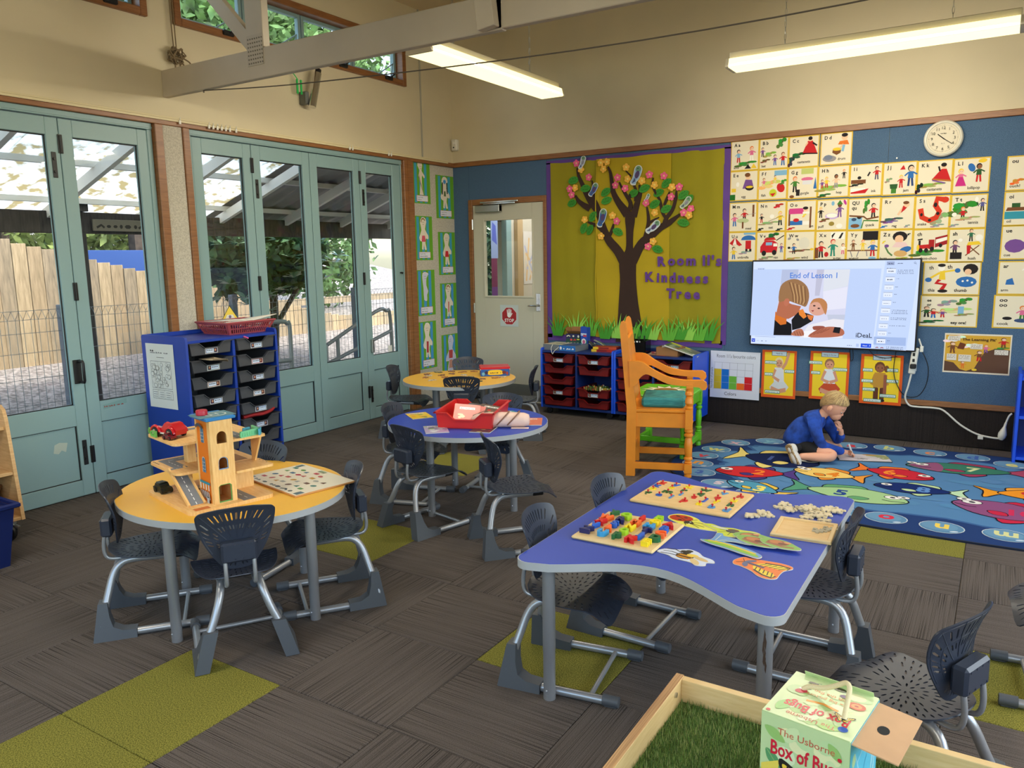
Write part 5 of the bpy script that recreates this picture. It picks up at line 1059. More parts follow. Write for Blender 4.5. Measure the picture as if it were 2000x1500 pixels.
for (a, b_, d, e) in ((.06,.82,.18,.12),(.4,.62,.18,.13),(.05,.32,.15,.16),(.23,.3,.19,.17),(.76,.5,.2,.12)):
    p.rect(a,b_,a+d,b_+e,(222,214,202))
    for j in range(3): p.scrib(a+.01,b_+e-.035-j*.035,d-.03,.02,(110,90,80),j)
p.text('The Learning Pit\'',.27,.83,.09,(70,46,36),sx=.82,bold=.002)
on_wall('learning_poster', p, 4.508, .552, 'The Learning Pit poster in mustard and brown, right of the power board', 'poster', base=(.425,.294))

# power board and cables
pbd = thing('power_board', 'white power board hanging below the corner of the television', 'power board', (4.315,-.05,.63), 0)
m = MB(); m.bx(-.024,.024,-.016,.016,-.10,.10,.006); obj('body', m, whitep, pbd, rot=(0,.09,0))
for z in (.05,.005): obj('socket', B(-.008,.008,-.018,-.0155,z-.012,z+.012), black, pbd)
obj('plug', B(-.02,.022,-.05,-.016,-.055,-.02,.006), black, pbd); obj('mount', B(-.02,.02,.016,.0395,-.08,.08), whitep, pbd)
m = MB(); m.tube(spline([(4.305,-.05,.53),(4.288,-.05,.43),(4.272,-.04,.345),(4.30,-.03,.285),(4.36,-.03,.275),(4.47,-.035,.277),(4.54,-.04,.262),(4.65,-.05,.17),(4.76,-.06,.112),(4.86,-.06,.094),(4.915,-.06,.094)],4),.007,7)
cd = thing('extension_lead', 'white extension lead drooping from the power board to its plug', 'lead', (4.6,-.05,0))
m.v = [(x-4.6,y+.05,z) for x,y,z in m.v]; obj('cable', m, whitep, cd)
m = MB(); m.lathe([(.014,0),(.026,.02),(.028,.045),(.020,.07),(.010,.10),(.008,.13)],12); obj('plug', m, whitep, cd, loc=(.315,-.01,.085), rot=(0,.18,0))
m = MB(); m.tube(spline([(.335,-.01,.20),(.352,-.01,.26),(.37,-.01,.285)],3),.007,6); obj('plug_tail', m, whitep, cd); obj('cable_tag', B(.17,.205,-.02,-.003,.075,.10,.002), whitep, cd)
m = MB(); m.tube(spline([(4.19,-.05,.70),(4.18,-.04,.56),(4.20,-.035,.46),(4.25,-.03,.37),(4.31,-.03,.345),(4.37,-.03,.37),(4.41,-.03,.46),(4.415,-.04,.58),(4.38,-.05,.68),(4.34,-.05,.74)],4),.0032,6); tag(obj('black_cable', m, black), 'thin black cable looping below the right corner of the television', 'cable')
m = MB(); m.tube(spline([(4.0,-.05,.70),(4.04,-.04,.655),(4.12,-.035,.64),(4.2,-.04,.655)],4),.003,6); tag(obj('black_cable', m, black), 'thin black cable sagging along the bottom of the television', 'cable')
m = MB(); m.tube(spline([(3.86,-.05,.71),(3.865,-.03,.62),(3.872,-.03,.60),(3.885,-.03,.625),(3.88,-.04,.70)],4),.003,6); tag(obj('black_cable', m, black), 'short black cable loop below the middle of the television', 'cable')
m = MB(); m.bx(4.352,4.375,-.06,-.04,.70,.745,.003); m.tube([(4.36,-.05,.745),(4.34,-.05,.80)],.006,6); tag(obj('cable_adaptor', m, whitep), 'little white adaptor on the cables right of the power board', 'adaptor')

# kindness tree display
kt = thing('kindness_display', 'mustard fabric display of a brown paper tree with a purple border', 'display', (1.98,YB,.65))
def kp(name, m, mm, y=0): return obj(name, m, mm, kt, loc=(-1.98,0,-.65))
pur = mat('purple_paper', (92,58,140), .7, var=(5,.06)); must = mat('mustard_fabric', (146,136,14), .85, var=(1.6,.05)); must2 = mat('bright_mustard_fabric', (176,152,18), .85, var=(1.6,.04)); trunkm = mat('dark_brown_paper', (50,28,20), .8, var=(8,.06))
for a in ((1.104,2.862,2.318,2.348),(1.106,2.83,.652,.715),(1.104,1.156,.68,2.33),(2.805,2.862,.68,2.33)): kp('paper_border', B(a[0],a[1],-.0035,-.0005,a[2],a[3]), pur)
def cloth(x0, x1, z0, z1, y, seed):
    m = MB(); nx, nz = 14, 26; q = random.Random(seed); ph = [q.random()*6 for _ in range(4)]
    vs = [(x0+(x1-x0)*i/nx+.004*math.sin(j*.35+ph[0]), y-.004-.003*math.sin(i*1.3+ph[1]+j*.12)-.0022*math.sin(i*.8-j*.42+ph[2]), z0+(z1-z0)*j/nz+.004*math.sin(i*.7+ph[3])) for j in range(nz+1) for i in range(nx+1)]
    m.add(vs, [(j*(nx+1)+i, j*(nx+1)+i+1, (j+1)*(nx+1)+i+1, (j+1)*(nx+1)+i) for j in range(nz) for i in range(nx)]); return m
kp('fabric_panel', cloth(1.152,1.66,.715,2.322,-.002,1), must); kp('fabric_panel', cloth(1.63,2.345,.70,2.322,-.006,2), must2); kp('fabric_panel', cloth(2.335,2.812,.69,2.322,-.002,3), must)
m = MB(); m.tube([(1.632+.006*math.sin(j*.9),-.016,.71+j*.1) for j in range(17)],.006,5); kp('fabric_seam', m, must2)
LIMB = [
[(1.974,.67,.14),(1.967,.882,.112),(1.957,1.056,.092),(1.953,1.243,.078),(1.948,1.402,.080),(1.965,1.507,.036),(1.966,1.663,.034),(1.968,1.767,.046),(1.965,1.845,.042)],
[(1.933,1.36,.049),(1.852,1.496,.043),(1.756,1.604,.038),(1.696,1.738,.029),(1.651,1.859,.034),(1.599,1.941,.042),(1.539,2.023,.032),(1.493,2.105,.021),(1.448,2.2,.013),(1.438,2.261,.008)],
[(1.569,1.889,.031),(1.501,1.925,.024),(1.447,1.968,.017),(1.42,2.016,.008)],[(1.599,1.993,.015),(1.602,2.059,.011),(1.588,2.139,.006)],
[(1.719,1.671,.025),(1.652,1.726,.02),(1.599,1.748,.014),(1.551,1.767,.007)],[(1.771,1.643,.014),(1.795,1.695,.015),(1.807,1.741,.008)],
[(1.943,1.82,.042),(1.857,1.928,.031),(1.805,2.021,.024),(1.79,2.1,.018),(1.775,2.191,.014),(1.749,2.251,.008)],[(1.965,1.858,.024),(1.971,1.922,.018),(1.921,2.002,.015),(1.884,2.062,.011),(1.863,2.108,.007)],
[(1.971,1.96,.013),(1.963,1.999,.007)],[(2.0,1.80,.034),(2.042,1.931,.024),(2.065,2.006,.017),(2.054,2.071,.008)],[(2.02,1.932,.014),(2.019,2.034,.013),(1.991,2.087,.007)],[(1.976,2.152,.006),(1.926,2.2,.005)],
[(1.99,1.40,.049),(2.081,1.556,.041),(2.171,1.625,.035),(2.259,1.693,.029),(2.34,1.734,.025),(2.432,1.799,.01)],[(2.108,1.595,.018),(2.142,1.709,.018),(2.145,1.786,.015),(2.13,1.876,.008)],[(2.149,1.735,.013),(2.203,1.764,.01),(2.244,1.782,.004)],
[(2.293,1.717,.021),(2.312,1.773,.018),(2.365,1.84,.015),(2.393,1.926,.013),(2.399,2.0,.007)],[(2.312,1.767,.014),(2.271,1.831,.013),(2.253,1.92,.011),(2.214,1.985,.01),(2.179,2.063,.01),(2.185,2.125,.006)],[(2.29,1.881,.011),(2.31,1.93,.013),(2.338,1.997,.006)]]
XZU = Matrix(((1,0,0,0),(0,0,-1,0),(0,1,0,0),(0,0,0,1)))
m = MB()
for i, l in enumerate(LIMB):
    q = spline(l, 4); L_, R_ = [], []
    for k, (x, z, hw) in enumerate(q):
        a, b_ = V3(q[max(k-1,0)][:2]), V3(q[min(k+1,len(q)-1)][:2]); t = (b_-a).normalized(); L_.append((x-t.y*hw, z+t.x*hw)); R_.append((x+t.y*hw, z-t.x*hw))
    n = len(q); y0, y1 = -.017-i*.0001, -.011
    vs = [(x,y,z) for y in (y0,y1) for x, z in L_+R_]
    for k in range(n-1):
        m.add([], []); 
    fs = []
    for k in range(n-1): fs += [(k,k+1,n+k+1,n+k),(k,2*n+k,2*n+k+1,k+1),(n+k,n+k+1,3*n+k+1,3*n+k)]
    fs += [(n-1,3*n-1,4*n-1,2*n-1)]; m.add(vs, fs)
kp('tree_trunk', m, trunkm)
pinkm = mat('pink_paper', (232,94,140), .7); yelm = mat('yellow_paper', (238,178,66), .7); lpink = mat('pale_centre', (240,170,150), .7); lyel = mat('pale_yellow', (246,214,110), .7); leafm = mat('green_paper', (56,140,40), .75); leafd = mat('leaf_ink', (30,84,28), .8)
def flower_meshes(pm, cm):
    m = MB(); pts = []
    for k in range(40):
        a = 2*PI*k/40; pts.append((.034*(.66+.34*abs(math.cos(2.5*a))**.6)*math.cos(a), .034*(.66+.34*abs(math.cos(2.5*a))**.6)*math.sin(a)))
    m.prism(pts, 0, .003, M=XZU); a = m.mesh('flower'); a.materials.append(pm)
    m = MB(); m.sph((0,-.004,0),(.011,.004,.011),8,5); b_ = m.mesh('flower_centre'); b_.materials.append(cm); return a, b_
FM = {'p': flower_meshes(pinkm, lpink), 'y': flower_meshes(yelm, lyel)}
FL = {'p': [(1.433,2.303),(1.561,2.169),(1.363,2.077),(1.386,2.022),(1.848,2.148),(1.827,2.082),(1.924,2.049),(2.153,2.152),(2.286,2.133),(2.356,1.952),(2.428,2.031),(2.125,1.912),(2.534,1.842),(2.472,1.812),(1.843,1.764),(2.148,1.532)],
'y': [(1.483,2.244),(1.422,2.083),(1.685,2.288),(1.746,2.292),(1.71,2.232),(1.933,2.231),(1.948,2.128),(2.086,2.104),(2.202,2.061),(2.362,2.033),(2.209,1.824),(2.521,1.789),(1.52,1.791),(1.802,1.816),(1.689,1.635),(2.196,1.576)]}
for k in 'py':
    for i, (x, z) in enumerate(FL[k]):
        o = bpy.data.objects.new('paper_flower', FM[k][0]); COL.link(o); o.parent = kt; o.location = (x-1.98,-.022-.0015*(i%4)-(.003 if k == 'y' else 0),z-.65); o.rotation_euler = (.1*R.uniform(-1,1),R.random()*6,.1*R.uniform(-1,1))
        o['label'] = ('pink' if k == 'p' else 'yellow')+' paper flower'
        c = bpy.data.objects.new('flower_centre', FM[k][1]); COL.link(c); c.parent = o
m = MB(); m.prism(smoothloop([(-.052,-.004),(-.03,.024),(.005,.034),(.035,.024),(.056,.0),(.03,-.028),(-.01,-.034),(-.038,-.024)],2), 0, .002, M=XZU); LM = m.mesh('leaf'); LM.materials.append(leafm)
m = MB(); m.v = []; p = Pic()
p.line([(-.045,0),(.05,0)],.002,(30,90,30))
for j in (-.014,.012): p.scrib(-.03,j,.06,.011,(28,80,28))
LP = p.flip().mesh('leaf_writing', 0); LP.materials.append(PAPER)
for (x, z, a) in [(1.399,2.153,10),(1.524,2.073,0),(1.383,1.947,10),(1.729,2.028,30),(1.736,1.953,15),(1.599,1.815,50),(1.505,1.711,60),(1.569,1.696,50),(1.851,1.671,-30),(2.103,2.038,20),(1.999,2.001,15),(2.307,2.07,35),(2.237,1.993,15),(2.462,1.963,30),(2.509,1.92,40),(2.202,1.898,25),(2.311,1.852,15),(2.467,1.729,-15),(2.235,1.508,-20)]:
    o = bpy.data.objects.new('paper_leaf', LM); COL.link(o); o.parent = kt; o.location = (x-1.98,-.019,z-.65); o.rotation_euler = (.12*R.uniform(-1,1),-math.radians(a),.15*R.uniform(-1,1))
    c = bpy.data.objects.new('leaf_writing', LP); COL.link(c); c.parent = o; c.location = (0,-.0025,0)
for (x, z, a, s, cb) in [(1.501,2.308,70,1,(190,200,220)),(1.617,2.058,60,1.1,(60,100,170)),(1.704,1.804,75,1.4,(50,100,170)),(2.039,2.16,70,1.45,(150,180,214)),(2.139,1.958,60,.6,(190,200,210)),(2.496,1.896,50,1,(170,190,150)),(2.202,1.701,40,1.25,(190,206,224))]:
    out = smoothloop([(.058,.0),(.05,.022),(.03,.03),(0,.026),(-.03,.024),(-.058,.03),(-.07,.012),(-.062,-.012),(-.045,-.01),(-.02,-.022),(.02,-.024),(.045,-.02)],2)
    m = MB(); m.prism([(q*s*.98, r*s*.98) for q, r in out], 0, .0025, M=XZU); o = kp('paper_bird', m, mat('white_cutout', (216,218,214), .7)); o.location = (x-1.98,-.026,z-.65); o.rotation_euler = (0,-math.radians(a),0)
    p = Pic(s,s); p.poly([(q*.86, r*.82) for q, r in out], cb); p.ell(.034,.004,.018,.018,(110,150,120)); p.ell(0,0,.024,.014,(90,70,110) if s > 1 else (150,150,160)); p.poly([(-.06,.016),(-.02,.01),(-.04,-.004)],(80,90,130)); p.ell(.036,.008,.004,.004,BLK,n=6); p.line([(-.04,.004),(.01,-.006)],.002,(70,80,120)); obj('bird_drawing', p.flip(), PAPER, o, loc=(0,-.003,0), smooth=0)
def letters(txt, x, z, h, adv):
    for i, ch in enumerate(txt):
        if ch == ' ': x += .045; continue
        vs, fs, x0, x1 = glyphs(ch, .045); m = MB()
        m.add([((v[0]-x0)*h*1.0,v[1]*h,.003) for v in vs], fs); w_ = (x1-x0)*h*1.0
        o = kp('letter', m, mat('purple_letter', (92,52,138), .7)); o.location = (x-1.98,-.020,z-.65+R.uniform(-.006,.006)); o.rotation_euler = (PI/2,R.uniform(-.05,.05),0)
        x += w_+adv
letters('Room 11\'s', 2.240, 1.362, .116, .017); letters('Kindness', 2.125, 1.217, .116, .021); letters('Tree', 2.322, 1.078, .116, .021)
gm = [mat('grass_paper_%s' % n, c, .75) for n, c in (('deep',(64,150,40)),('light',(140,200,80)),('mid',(96,172,52)))]
for i, (x, z) in enumerate([(1.236,.70),(1.43,.72),(1.584,.71),(1.737,.69),(1.857,.70),(2.004,.705),(2.11,.70),(2.20,.70),(2.358,.70),(2.453,.71),(2.53,.71),(2.628,.71),(2.716,.715)]):
    m = MB(); nb = 7
    for k in range(nb):
        a = (k-nb/2+.5)*.16+R.uniform(-.08,.08); h = .13+R.random()*.11; x0 = (k-nb/2)*.014
        tip = (x0+h*math.sin(a)*1.1, h*math.cos(a)); m.prism([(x0-.010,0),(x0+.010,0),(x0+.010+h*.45*math.sin(a)*.8,h*.5),tip,(x0-.008+h*.4*math.sin(a)*.8,h*.5)], .0015*k, .0015*k+.0012, M=XZU)
    o = kp('grass_tuft', m, gm[i%3]); o.location = (x-1.98,-.021,z-.65)

# children's pictures on the pale pinboard beside the folding doors
ART = [(-.673,2.391,-.396,1.987),(-.307,2.278,-.011,1.856),(-.665,1.868,-.384,1.443),(-.294,1.721,-.011,1.291),(-.671,1.348,-.371,.9),(-.287,1.206,-.009,.756),(-.661,.84,-.373,.367),(-.288,.679,-.004,.287)]
ARTL = ['a tall thin figure, top of the left column','a long haired figure, top of the right column','a figure in a pink skirt, second in the left column','a figure in a red dress, second in the right column','a narrow white figure, third in the left column','a figure with red tie, third in the right column','a small red bodied figure, bottom of the left column','a big white headed figure, bottom of the right column']
for i, (y0, z1, y1, z0) in enumerate(ART):
    w_, h_ = y1-y0, z1-z0
    p = Pic(w_, h_); p.rect(0,0,1,1,(104,166,46))
    for k in range(3): p.rect(.13+k*.27,.02,.27+k*.27,.98,(70,160,190) if i < 4 else (74,150,206))
    O = (110,80,70); F = (232,220,200) if i not in (4,7) else (206,206,226)
    def outl(pts, c=F): q = smoothloop(pts, 2); p.poly([(.5+(x-.5)*1.13, .6+(y-.6)*1.05) for x, y in q], O); p.poly([(.5+(x-.5)*1.09, .6+(y-.6)*1.035) for x, y in q], WHT); p.poly(q, c)
    if i == 0: outl([(.42,.24),(.46,.5),(.40,.68),(.36,.64),(.44,.76),(.34,.86),(.38,.97),(.52,.97),(.58,.88),(.54,.76),(.68,.66),(.66,.6),(.56,.66),(.54,.5),(.58,.25),(.62,.22),(.42,.22)])
    elif i == 4: outl([(.42,.36),(.40,.6),(.36,.8),(.38,.92),(.52,.94),(.66,.9),(.56,.82),(.54,.66),(.62,.54),(.56,.46),(.56,.34)])
    elif i == 7: outl([(.34,.06),(.42,.3),(.26,.3),(.3,.44),(.44,.6),(.4,.8),(.48,.95),(.62,.95),(.7,.8),(.62,.62),(.8,.44),(.8,.3),(.66,.34),(.7,.06)])
    else: outl([(.40,.27),(.42,.42),(.34,.44),(.28,.52),(.40,.68),(.34,.84),(.42,.95),(.58,.95),(.66,.86),(.58,.70),(.74,.56),(.72,.48),(.62,.50),(.58,.40),(.64,.26),(.54,.26),(.50,.38),(.48,.26)])
    C = [None,(40,60,110),(214,90,110),(206,50,60),None,(200,60,50),(180,60,70),(196,80,80)][i]
    if C:
        if i in (2,3): p.poly([(.38,.42),(.62,.42),(.57,.56),(.42,.56)], C)
        elif i == 1: p.ell(.5,.86,.08,.05,(90,160,220)); p.line([(.38,.84),(.36,.56)],.06,(60,60,66)); p.line([(.62,.84),(.64,.58)],.06,(60,60,66)); p.poly([(.44,.52),(.56,.52),(.54,.64),(.46,.64)],(90,110,70))
        elif i == 7: p.poly([(.42,.36),(.64,.36),(.66,.58),(.42,.58)], C); p.poly([(.40,.1),(.64,.1),(.62,.32),(.44,.32)],(206,150,130))
        else: p.line([(.49,.34),(.50,.58)],.05 if i == 5 else .11, C)
    p.ell(.46,.86,.012,.010,BLK,n=6); p.ell(.53,.86,.012,.010,BLK,n=6); p.line([(.46,.815),(.5,.808),(.54,.815)],.007,(150,60,60))
    if i in (2,5): p.line([(.38,.86),(.42,.93),(.52,.945),(.6,.9)],.035,(150,110,70))
    if i != 7: 
        p.rect(.22,.05,.86,.19,(196,60,70)); p.rect(.235,.056,.845,.184,(226,226,236))
        p.text('I\'m good at being',.27,.135,.04,(60,60,84),sx=1.1); p.scrib(.27,.085,.22+.1*(i%3),.03,(70,70,94),i)
    o = thing('portrait_picture', 'striped picture of '+ARTL[i], 'picture', (.0072,y0,z0), 0, 'striped portrait pictures by the glass doors')
    obj('sheet', p.flip(), PAPER, o, loc=(0,0,0), rot=(0,0,PI/2), smooth=0)
# stop sign on the back door
st = thing('stop_sign', 'red octagonal STOP sign with a white hand, laminated on the back door', 'sign', (.558,-.0225,.77))
p = Pic(); p.rect(0,0,.216,.216,(196,206,206)); cx, cz, r = .108,.105,.095
p.poly([(cx+r*math.cos(PI/8+k*PI/4), cz+r*math.sin(PI/8+k*PI/4)) for k in range(8)],(226,220,214)); p.poly([(cx+r*.95*math.cos(PI/8+k*PI/4), cz+r*.95*math.sin(PI/8+k*PI/4)) for k in range(8)],(170,30,40))
p.text('STOP',cx,.046,.046,(240,240,240),'c',bold=.0012); p.ell(cx,.115,.024,.026,(240,240,240))
for k, (dx, l, a) in enumerate(((-.018,.05,.12),(-.006,.058,.03),(.006,.058,-.04),(.017,.05,-.12))): p.line([(cx+dx,.12),(cx+dx-math.sin(a)*l,.12+math.cos(a)*l)],.009,(240,240,240))
p.line([(cx+.015,.105),(cx+.036,.135)],.010,(240,240,240)); obj('sheet', p.flip(), GLOSSP, st, smooth=0)
# detector in the corner, window winder, ropes, clothes line
tm = thing('wall_sensor', 'small cream sensor box on the wall in the corner above the rail', 'sensor', (.02,-.02,2.53))
obj('case', B(-.0,.066,-.03,.02,-.0,.11,.008), whitep, tm); m = MB(); m.sph((.033,-.031,.07),(.02,.008,.016),10,6); obj('lens', m, mat('lens_white', (236,234,226), .3), tm); m = MB(); m.tube([(.033,-.031,.03),(.033,-.033,.03)],.008,8); obj('keyhole', m, dark, tm)
wn = thing('window_winder', 'silver tube of a window winder hanging on the wall under the beam', 'winder', (.10,-1.98,2.66))
m = MB(); m.tube([(0,-.02,0),(.0,.06,.27)],.031,14); obj('tube', m, chrome, wn); m = MB(); m.tube([(0,.062,.27),(0,.07,.30)],.024,10); m.tube(spline([(0,.07,.30),(-.01,.08,.36),(-.02,.05,.40),(-.02,-.04,.36),(-.01,-.09,.26)],4),.006,6); obj('cord', m, black, wn); obj('bracket', B(-.10,-.02,-.06,-.02,.02,.12,.008), mat('bracket_grey', (110,114,110), .5), wn)
m = MB(); m.bx(.05,.062,-2.11,-2.095,2.75,2.86,.002); m.bx(.05,.062,-2.09,-2.075,2.75,2.86,.002,M=T(0,.02,0,0,.0)); m.tube(spline([(.05,-2.09,2.86),(.03,-2.16,2.94),(.0,-2.25,3.0)],3),.004,5); tag(obj('clothes_peg', m, mat('green_peg', (40,190,90), .4)), 'bright green clothes peg hanging beside the window winder', 'peg')
rp = mat('jute_rope', (130,112,84), .9)
m = MB(); pts = []
for k in range(70): a = k*.9; rr = .035+.02*math.sin(k*1.7); pts.append((.045+.02*math.sin(k*.7), -3.155+rr*math.cos(a)*1.2, 2.825+rr*math.sin(a)*1.1))
m.tube(pts,.005,5); m.tube(spline([(.04,-3.10,2.82),(.05,-3.06,2.80),(.05,-3.05,2.77),(.045,-3.08,2.755),(.04,-3.11,2.79)],4),.005,5); m.tube([(.04,-3.16,2.80),(.04,-3.17,2.70)],.005,5); m.tube([(.04,-3.13,2.80),(.04,-3.12,2.70)],.005,5)
m.tube([(.03,-3.16,2.86),(.03,-3.165,3.04),(.02,-3.16,3.6)],.004,5); m.tube([(.03,-3.14,2.86),(.03,-3.15,3.6)],.004,5); tag(obj('knotted_rope', m, rp), 'knotted bundle of window cord hanging above the end of the beam', 'rope')
m = MB(); m.tube(spline([(.40,-3.23,2.548),(1.42,-3.235,2.470),(3.43,-3.26,2.385),(5.2,-3.28,2.42),(7.9,-3.3,2.6)],6),.0035,5); m.tube([(.40,-3.23,2.56),(.40,-3.23,2.535)],.005,5); tag(obj('clothes_line', m, mat('line_grey', (96,88,78), .7)), 'thin line strung under the truss beam across the room', 'line')

# ================================================================ RUG AND CHILD
rugside = mat('rug_backing', (20,30,52), .95)
RCX, RCY, RX_, RY_ = 4.62, -1.27, 1.70, 1.0
def sup(rx, ry, n=72, e=2.5):
    o = []
    for k in range(n):
        a = 2*PI*k/n; c, s = math.cos(a), math.sin(a); o.append((rx*abs(c)**(2/e)*(1 if c >= 0 else -1), ry*abs(s)**(2/e)*(1 if s >= 0 else -1)))
    return o
rug = thing('fish_rug', 'blue oval classroom rug with numbered fish and a ring of letter bubbles', 'rug', (RCX,RCY,0), -.015)
m = MB(); m.prism(sup(RX_,RY_), 0, .0095); obj('pile', m, rugside, rug)
RUGM = mat('rug_print', kind='paint', rough=.97, spec=.1, bump=None)
p = Pic(dz=.00003)
NAVY, SEA, SEA2 = (36,60,110), (84,128,172), (108,150,190)
p.poly(sup(RX_-.012,RY_-.012), NAVY)
q = random.Random(3)
inner = []
for k in range(150):
    a = 2*PI*k/150; x, y = sup(RX_-.30,RY_-.30,150,2.6)[k]; w_ = 1+.055*math.sin(a*13)+.02*q.uniform(-1,1); inner.append((x*w_, y*w_))
p.poly([(x*1.03,y*1.035) for x,y in inner], (58,96,146)); p.poly(inner, SEA)
for k in range(60): p.ell(q.uniform(-1.25,1.25), q.uniform(-.55,.55), q.uniform(.06,.2), q.uniform(.02,.06), tuple(int(SEA[i]+(SEA2[i]-SEA[i])*q.random()*.35) for i in range(3)), n=10)
OUT = (24,26,40)
def rl(x, y): return (x-RCX, y-RCY)
def fish(m0, t0, h, body, fin, tail, num, ncol, cross=None, eye2=True, flat=0, numh=.155):
    (mx, my), (tx, ty) = rl(*m0), rl(*t0); d = V3((tx-mx, ty-my, 0)); L = d.length; d.normalize(); n = V3((-d.y, d.x, 0))
    if n.y < 0: n = -n
    p.k = 70
    W = lambda u, v: (mx+d.x*u*L+n.x*v*h, my+d.y*u*L+n.y*v*h)
    def sh(pts, c, o=.018, sm=True):
        P = [W(*a) for a in pts]; P = smoothloop(P, 3) if sm else P; cx = sum(a[0] for a in P)/len(P); cy_ = sum(a[1] for a in P)/len(P)
        big = []
        for i in range(len(P)):
            a, b_ = V3((*P[i-1],0)), V3((*P[(i+1)%len(P)],0)); t = (b_-a); t = t.normalized() if t.length else V3((1,0,0)); big.append(t)
        ar = sum(P[i-1][0]*P[i][1]-P[i][0]*P[i-1][1] for i in range(len(P))); sg = 1 if ar > 0 else -1
        p.poly([(P[i][0]+big[i].y*o*.5*sg, P[i][1]-big[i].x*o*.5*sg) for i in range(len(P))], OUT); p.poly(P, c)
    sh([(.74,.05),(.86,.16),(1.02,.5),(.95,.12),(1.0,-.42),(.84,-.12),(.74,-.05)], tail)
    sh([(.34,.38),(.42,.62),(.56,.56),(.70,.46),(.70,.2),(.5,.34)], fin); sh([(.40,-.36),(.48,-.66),(.62,-.42),(.55,-.3)], fin)
    sh([(-.0,-.02),(.06,.20),(.22,.40),(.42,.46),(.62,.32),(.80,.09),(.80,-.08),(.62,-.32),(.42,-.46),(.22,-.40),(.06,-.20)], body)
    if cross: p.poly([W(*a) for a in smoothloop([(.01,0),(.08,.19),(.2,.37),(.27,.40),(.30,0),(.27,-.41),(.2,-.37),(.08,-.19)],2)], cross)
    sh([(.30,-.16),(.36,-.30),(.46,-.26),(.43,-.12),(.36,-.10)], fin, .012)
    for e in ((.13,.16,.062),)+(((.05,.26,.048),) if eye2 else ()):
        c = W(e[0],e[1]); r = e[2]*h*2.0; p.ell(*c, r*1.32, r*.98, OUT); p.ell(*c, r*1.18, r*.84, (236,232,226)); p.ell(*c, r*.42, r*.36, OUT)
    p.line([W(.02,-.06),(W(.12,-.12)),W(.2,-.08)],.009,OUT)
    a = W(.54,.04); p.text(num, a[0], a[1]-numh*.4, numh, ncol, 'c', bold=.006)
fish((3.86,-1.13),(3.25,-1.10),.42,(24,36,78),(226,206,120),(226,206,120),'1',(70,90,150),eye2=False)
fish((3.295,-1.59),(3.80,-1.46),.29,(196,44,50),(70,56,120),(80,60,130),'2',(236,130,50),eye2=False)
fish((3.747,-1.315),(4.20,-1.345),.25,(236,200,110),(226,140,50),(230,150,60),'4',(226,130,40))
fish((4.56,-1.13),(4.08,-1.07),.26,(196,40,56),(232,120,50),(232,120,50),'6',(240,140,50),eye2=False)
fish((4.371,-.83),(5.10,-.72),.28,(60,122,100),(160,60,90),(170,70,100),'7',(214,220,160),cross=(146,84,120))
fish((4.48,-1.73),(3.80,-1.72),.30,(160,196,140),(100,160,110),(84,150,120),'5',(40,70,140))
fish((4.26,-1.44),(4.76,-1.40),.22,(24,44,104),(190,214,160),(190,220,180),'8',(96,140,200),eye2=False)
fish((5.36,-1.17),(4.82,-1.29),.26,(240,150,40),(240,160,60),(240,156,40),'9',(206,50,50))
fish((4.70,-1.58),(5.32,-1.72),.34,(140,80,124),(196,40,70),(190,50,80),'10',(206,50,90))
fish((3.45,-1.80),(3.85,-1.95),.20,(80,150,180),(226,190,80),(226,190,80),'3',(240,220,100),eye2=False)
RING = [('w',3.11,-1.036,(214,206,120)),('x',3.173,-.765,(206,170,180)),('y',3.389,-.591,(120,170,190)),('z',3.66,-.50,(224,140,70)),('a',3.956,-.435,(206,60,70)),('b',4.207,-.39,(200,206,130)),('c',4.475,-.401,(226,140,90)),('d',4.741,-.405,(70,100,170)),('e',4.975,-.50,(220,210,130)),('f',5.24,-.47,(206,60,70)),('g',5.50,-.50,(224,190,90)),('h',5.76,-.57,(120,170,110)),('v',3.09,-1.26,(206,70,80)),('u',3.13,-1.49,(226,150,60)),('t',3.22,-1.71,(70,100,170)),('s',3.409,-1.90,(206,190,200)),('r',3.66,-2.0,(200,206,130)),('q',3.91,-2.06,(226,140,90)),('p',4.16,-2.08,(70,100,170)),('o',4.41,-2.085,(206,50,70)),('n',4.68,-2.10,(230,200,90)),('m',4.968,-2.075,(210,210,150)),('l',5.25,-2.07,(206,60,70)),('k',5.5,-2.04,(120,170,110)),('j',5.75,-1.97,(226,140,90)),('i',6.0,-1.8,(70,100,170))]
for ch, x, y, c in RING:
    p.k = 66; x, y = rl(x, y); p.ell(x,y,.108,.096,(196,206,210),n=22); p.ell(x,y,.103,.091,(92,134,168),n=22); p.ell(x-.01,y+.012,.086,.07,(104,146,178),n=18)
    a = 0 if y > 0 else PI
    p.text(ch, x, y-.05 if a == 0 else y+.05, .15, c, 'c', a=a, bold=.005); p.ell(x+.06,y-.05,.022,.008,(210,222,230),.5)
obj('fish_print', p, RUGM, rug, loc=(0,0,.0095), smooth=0)

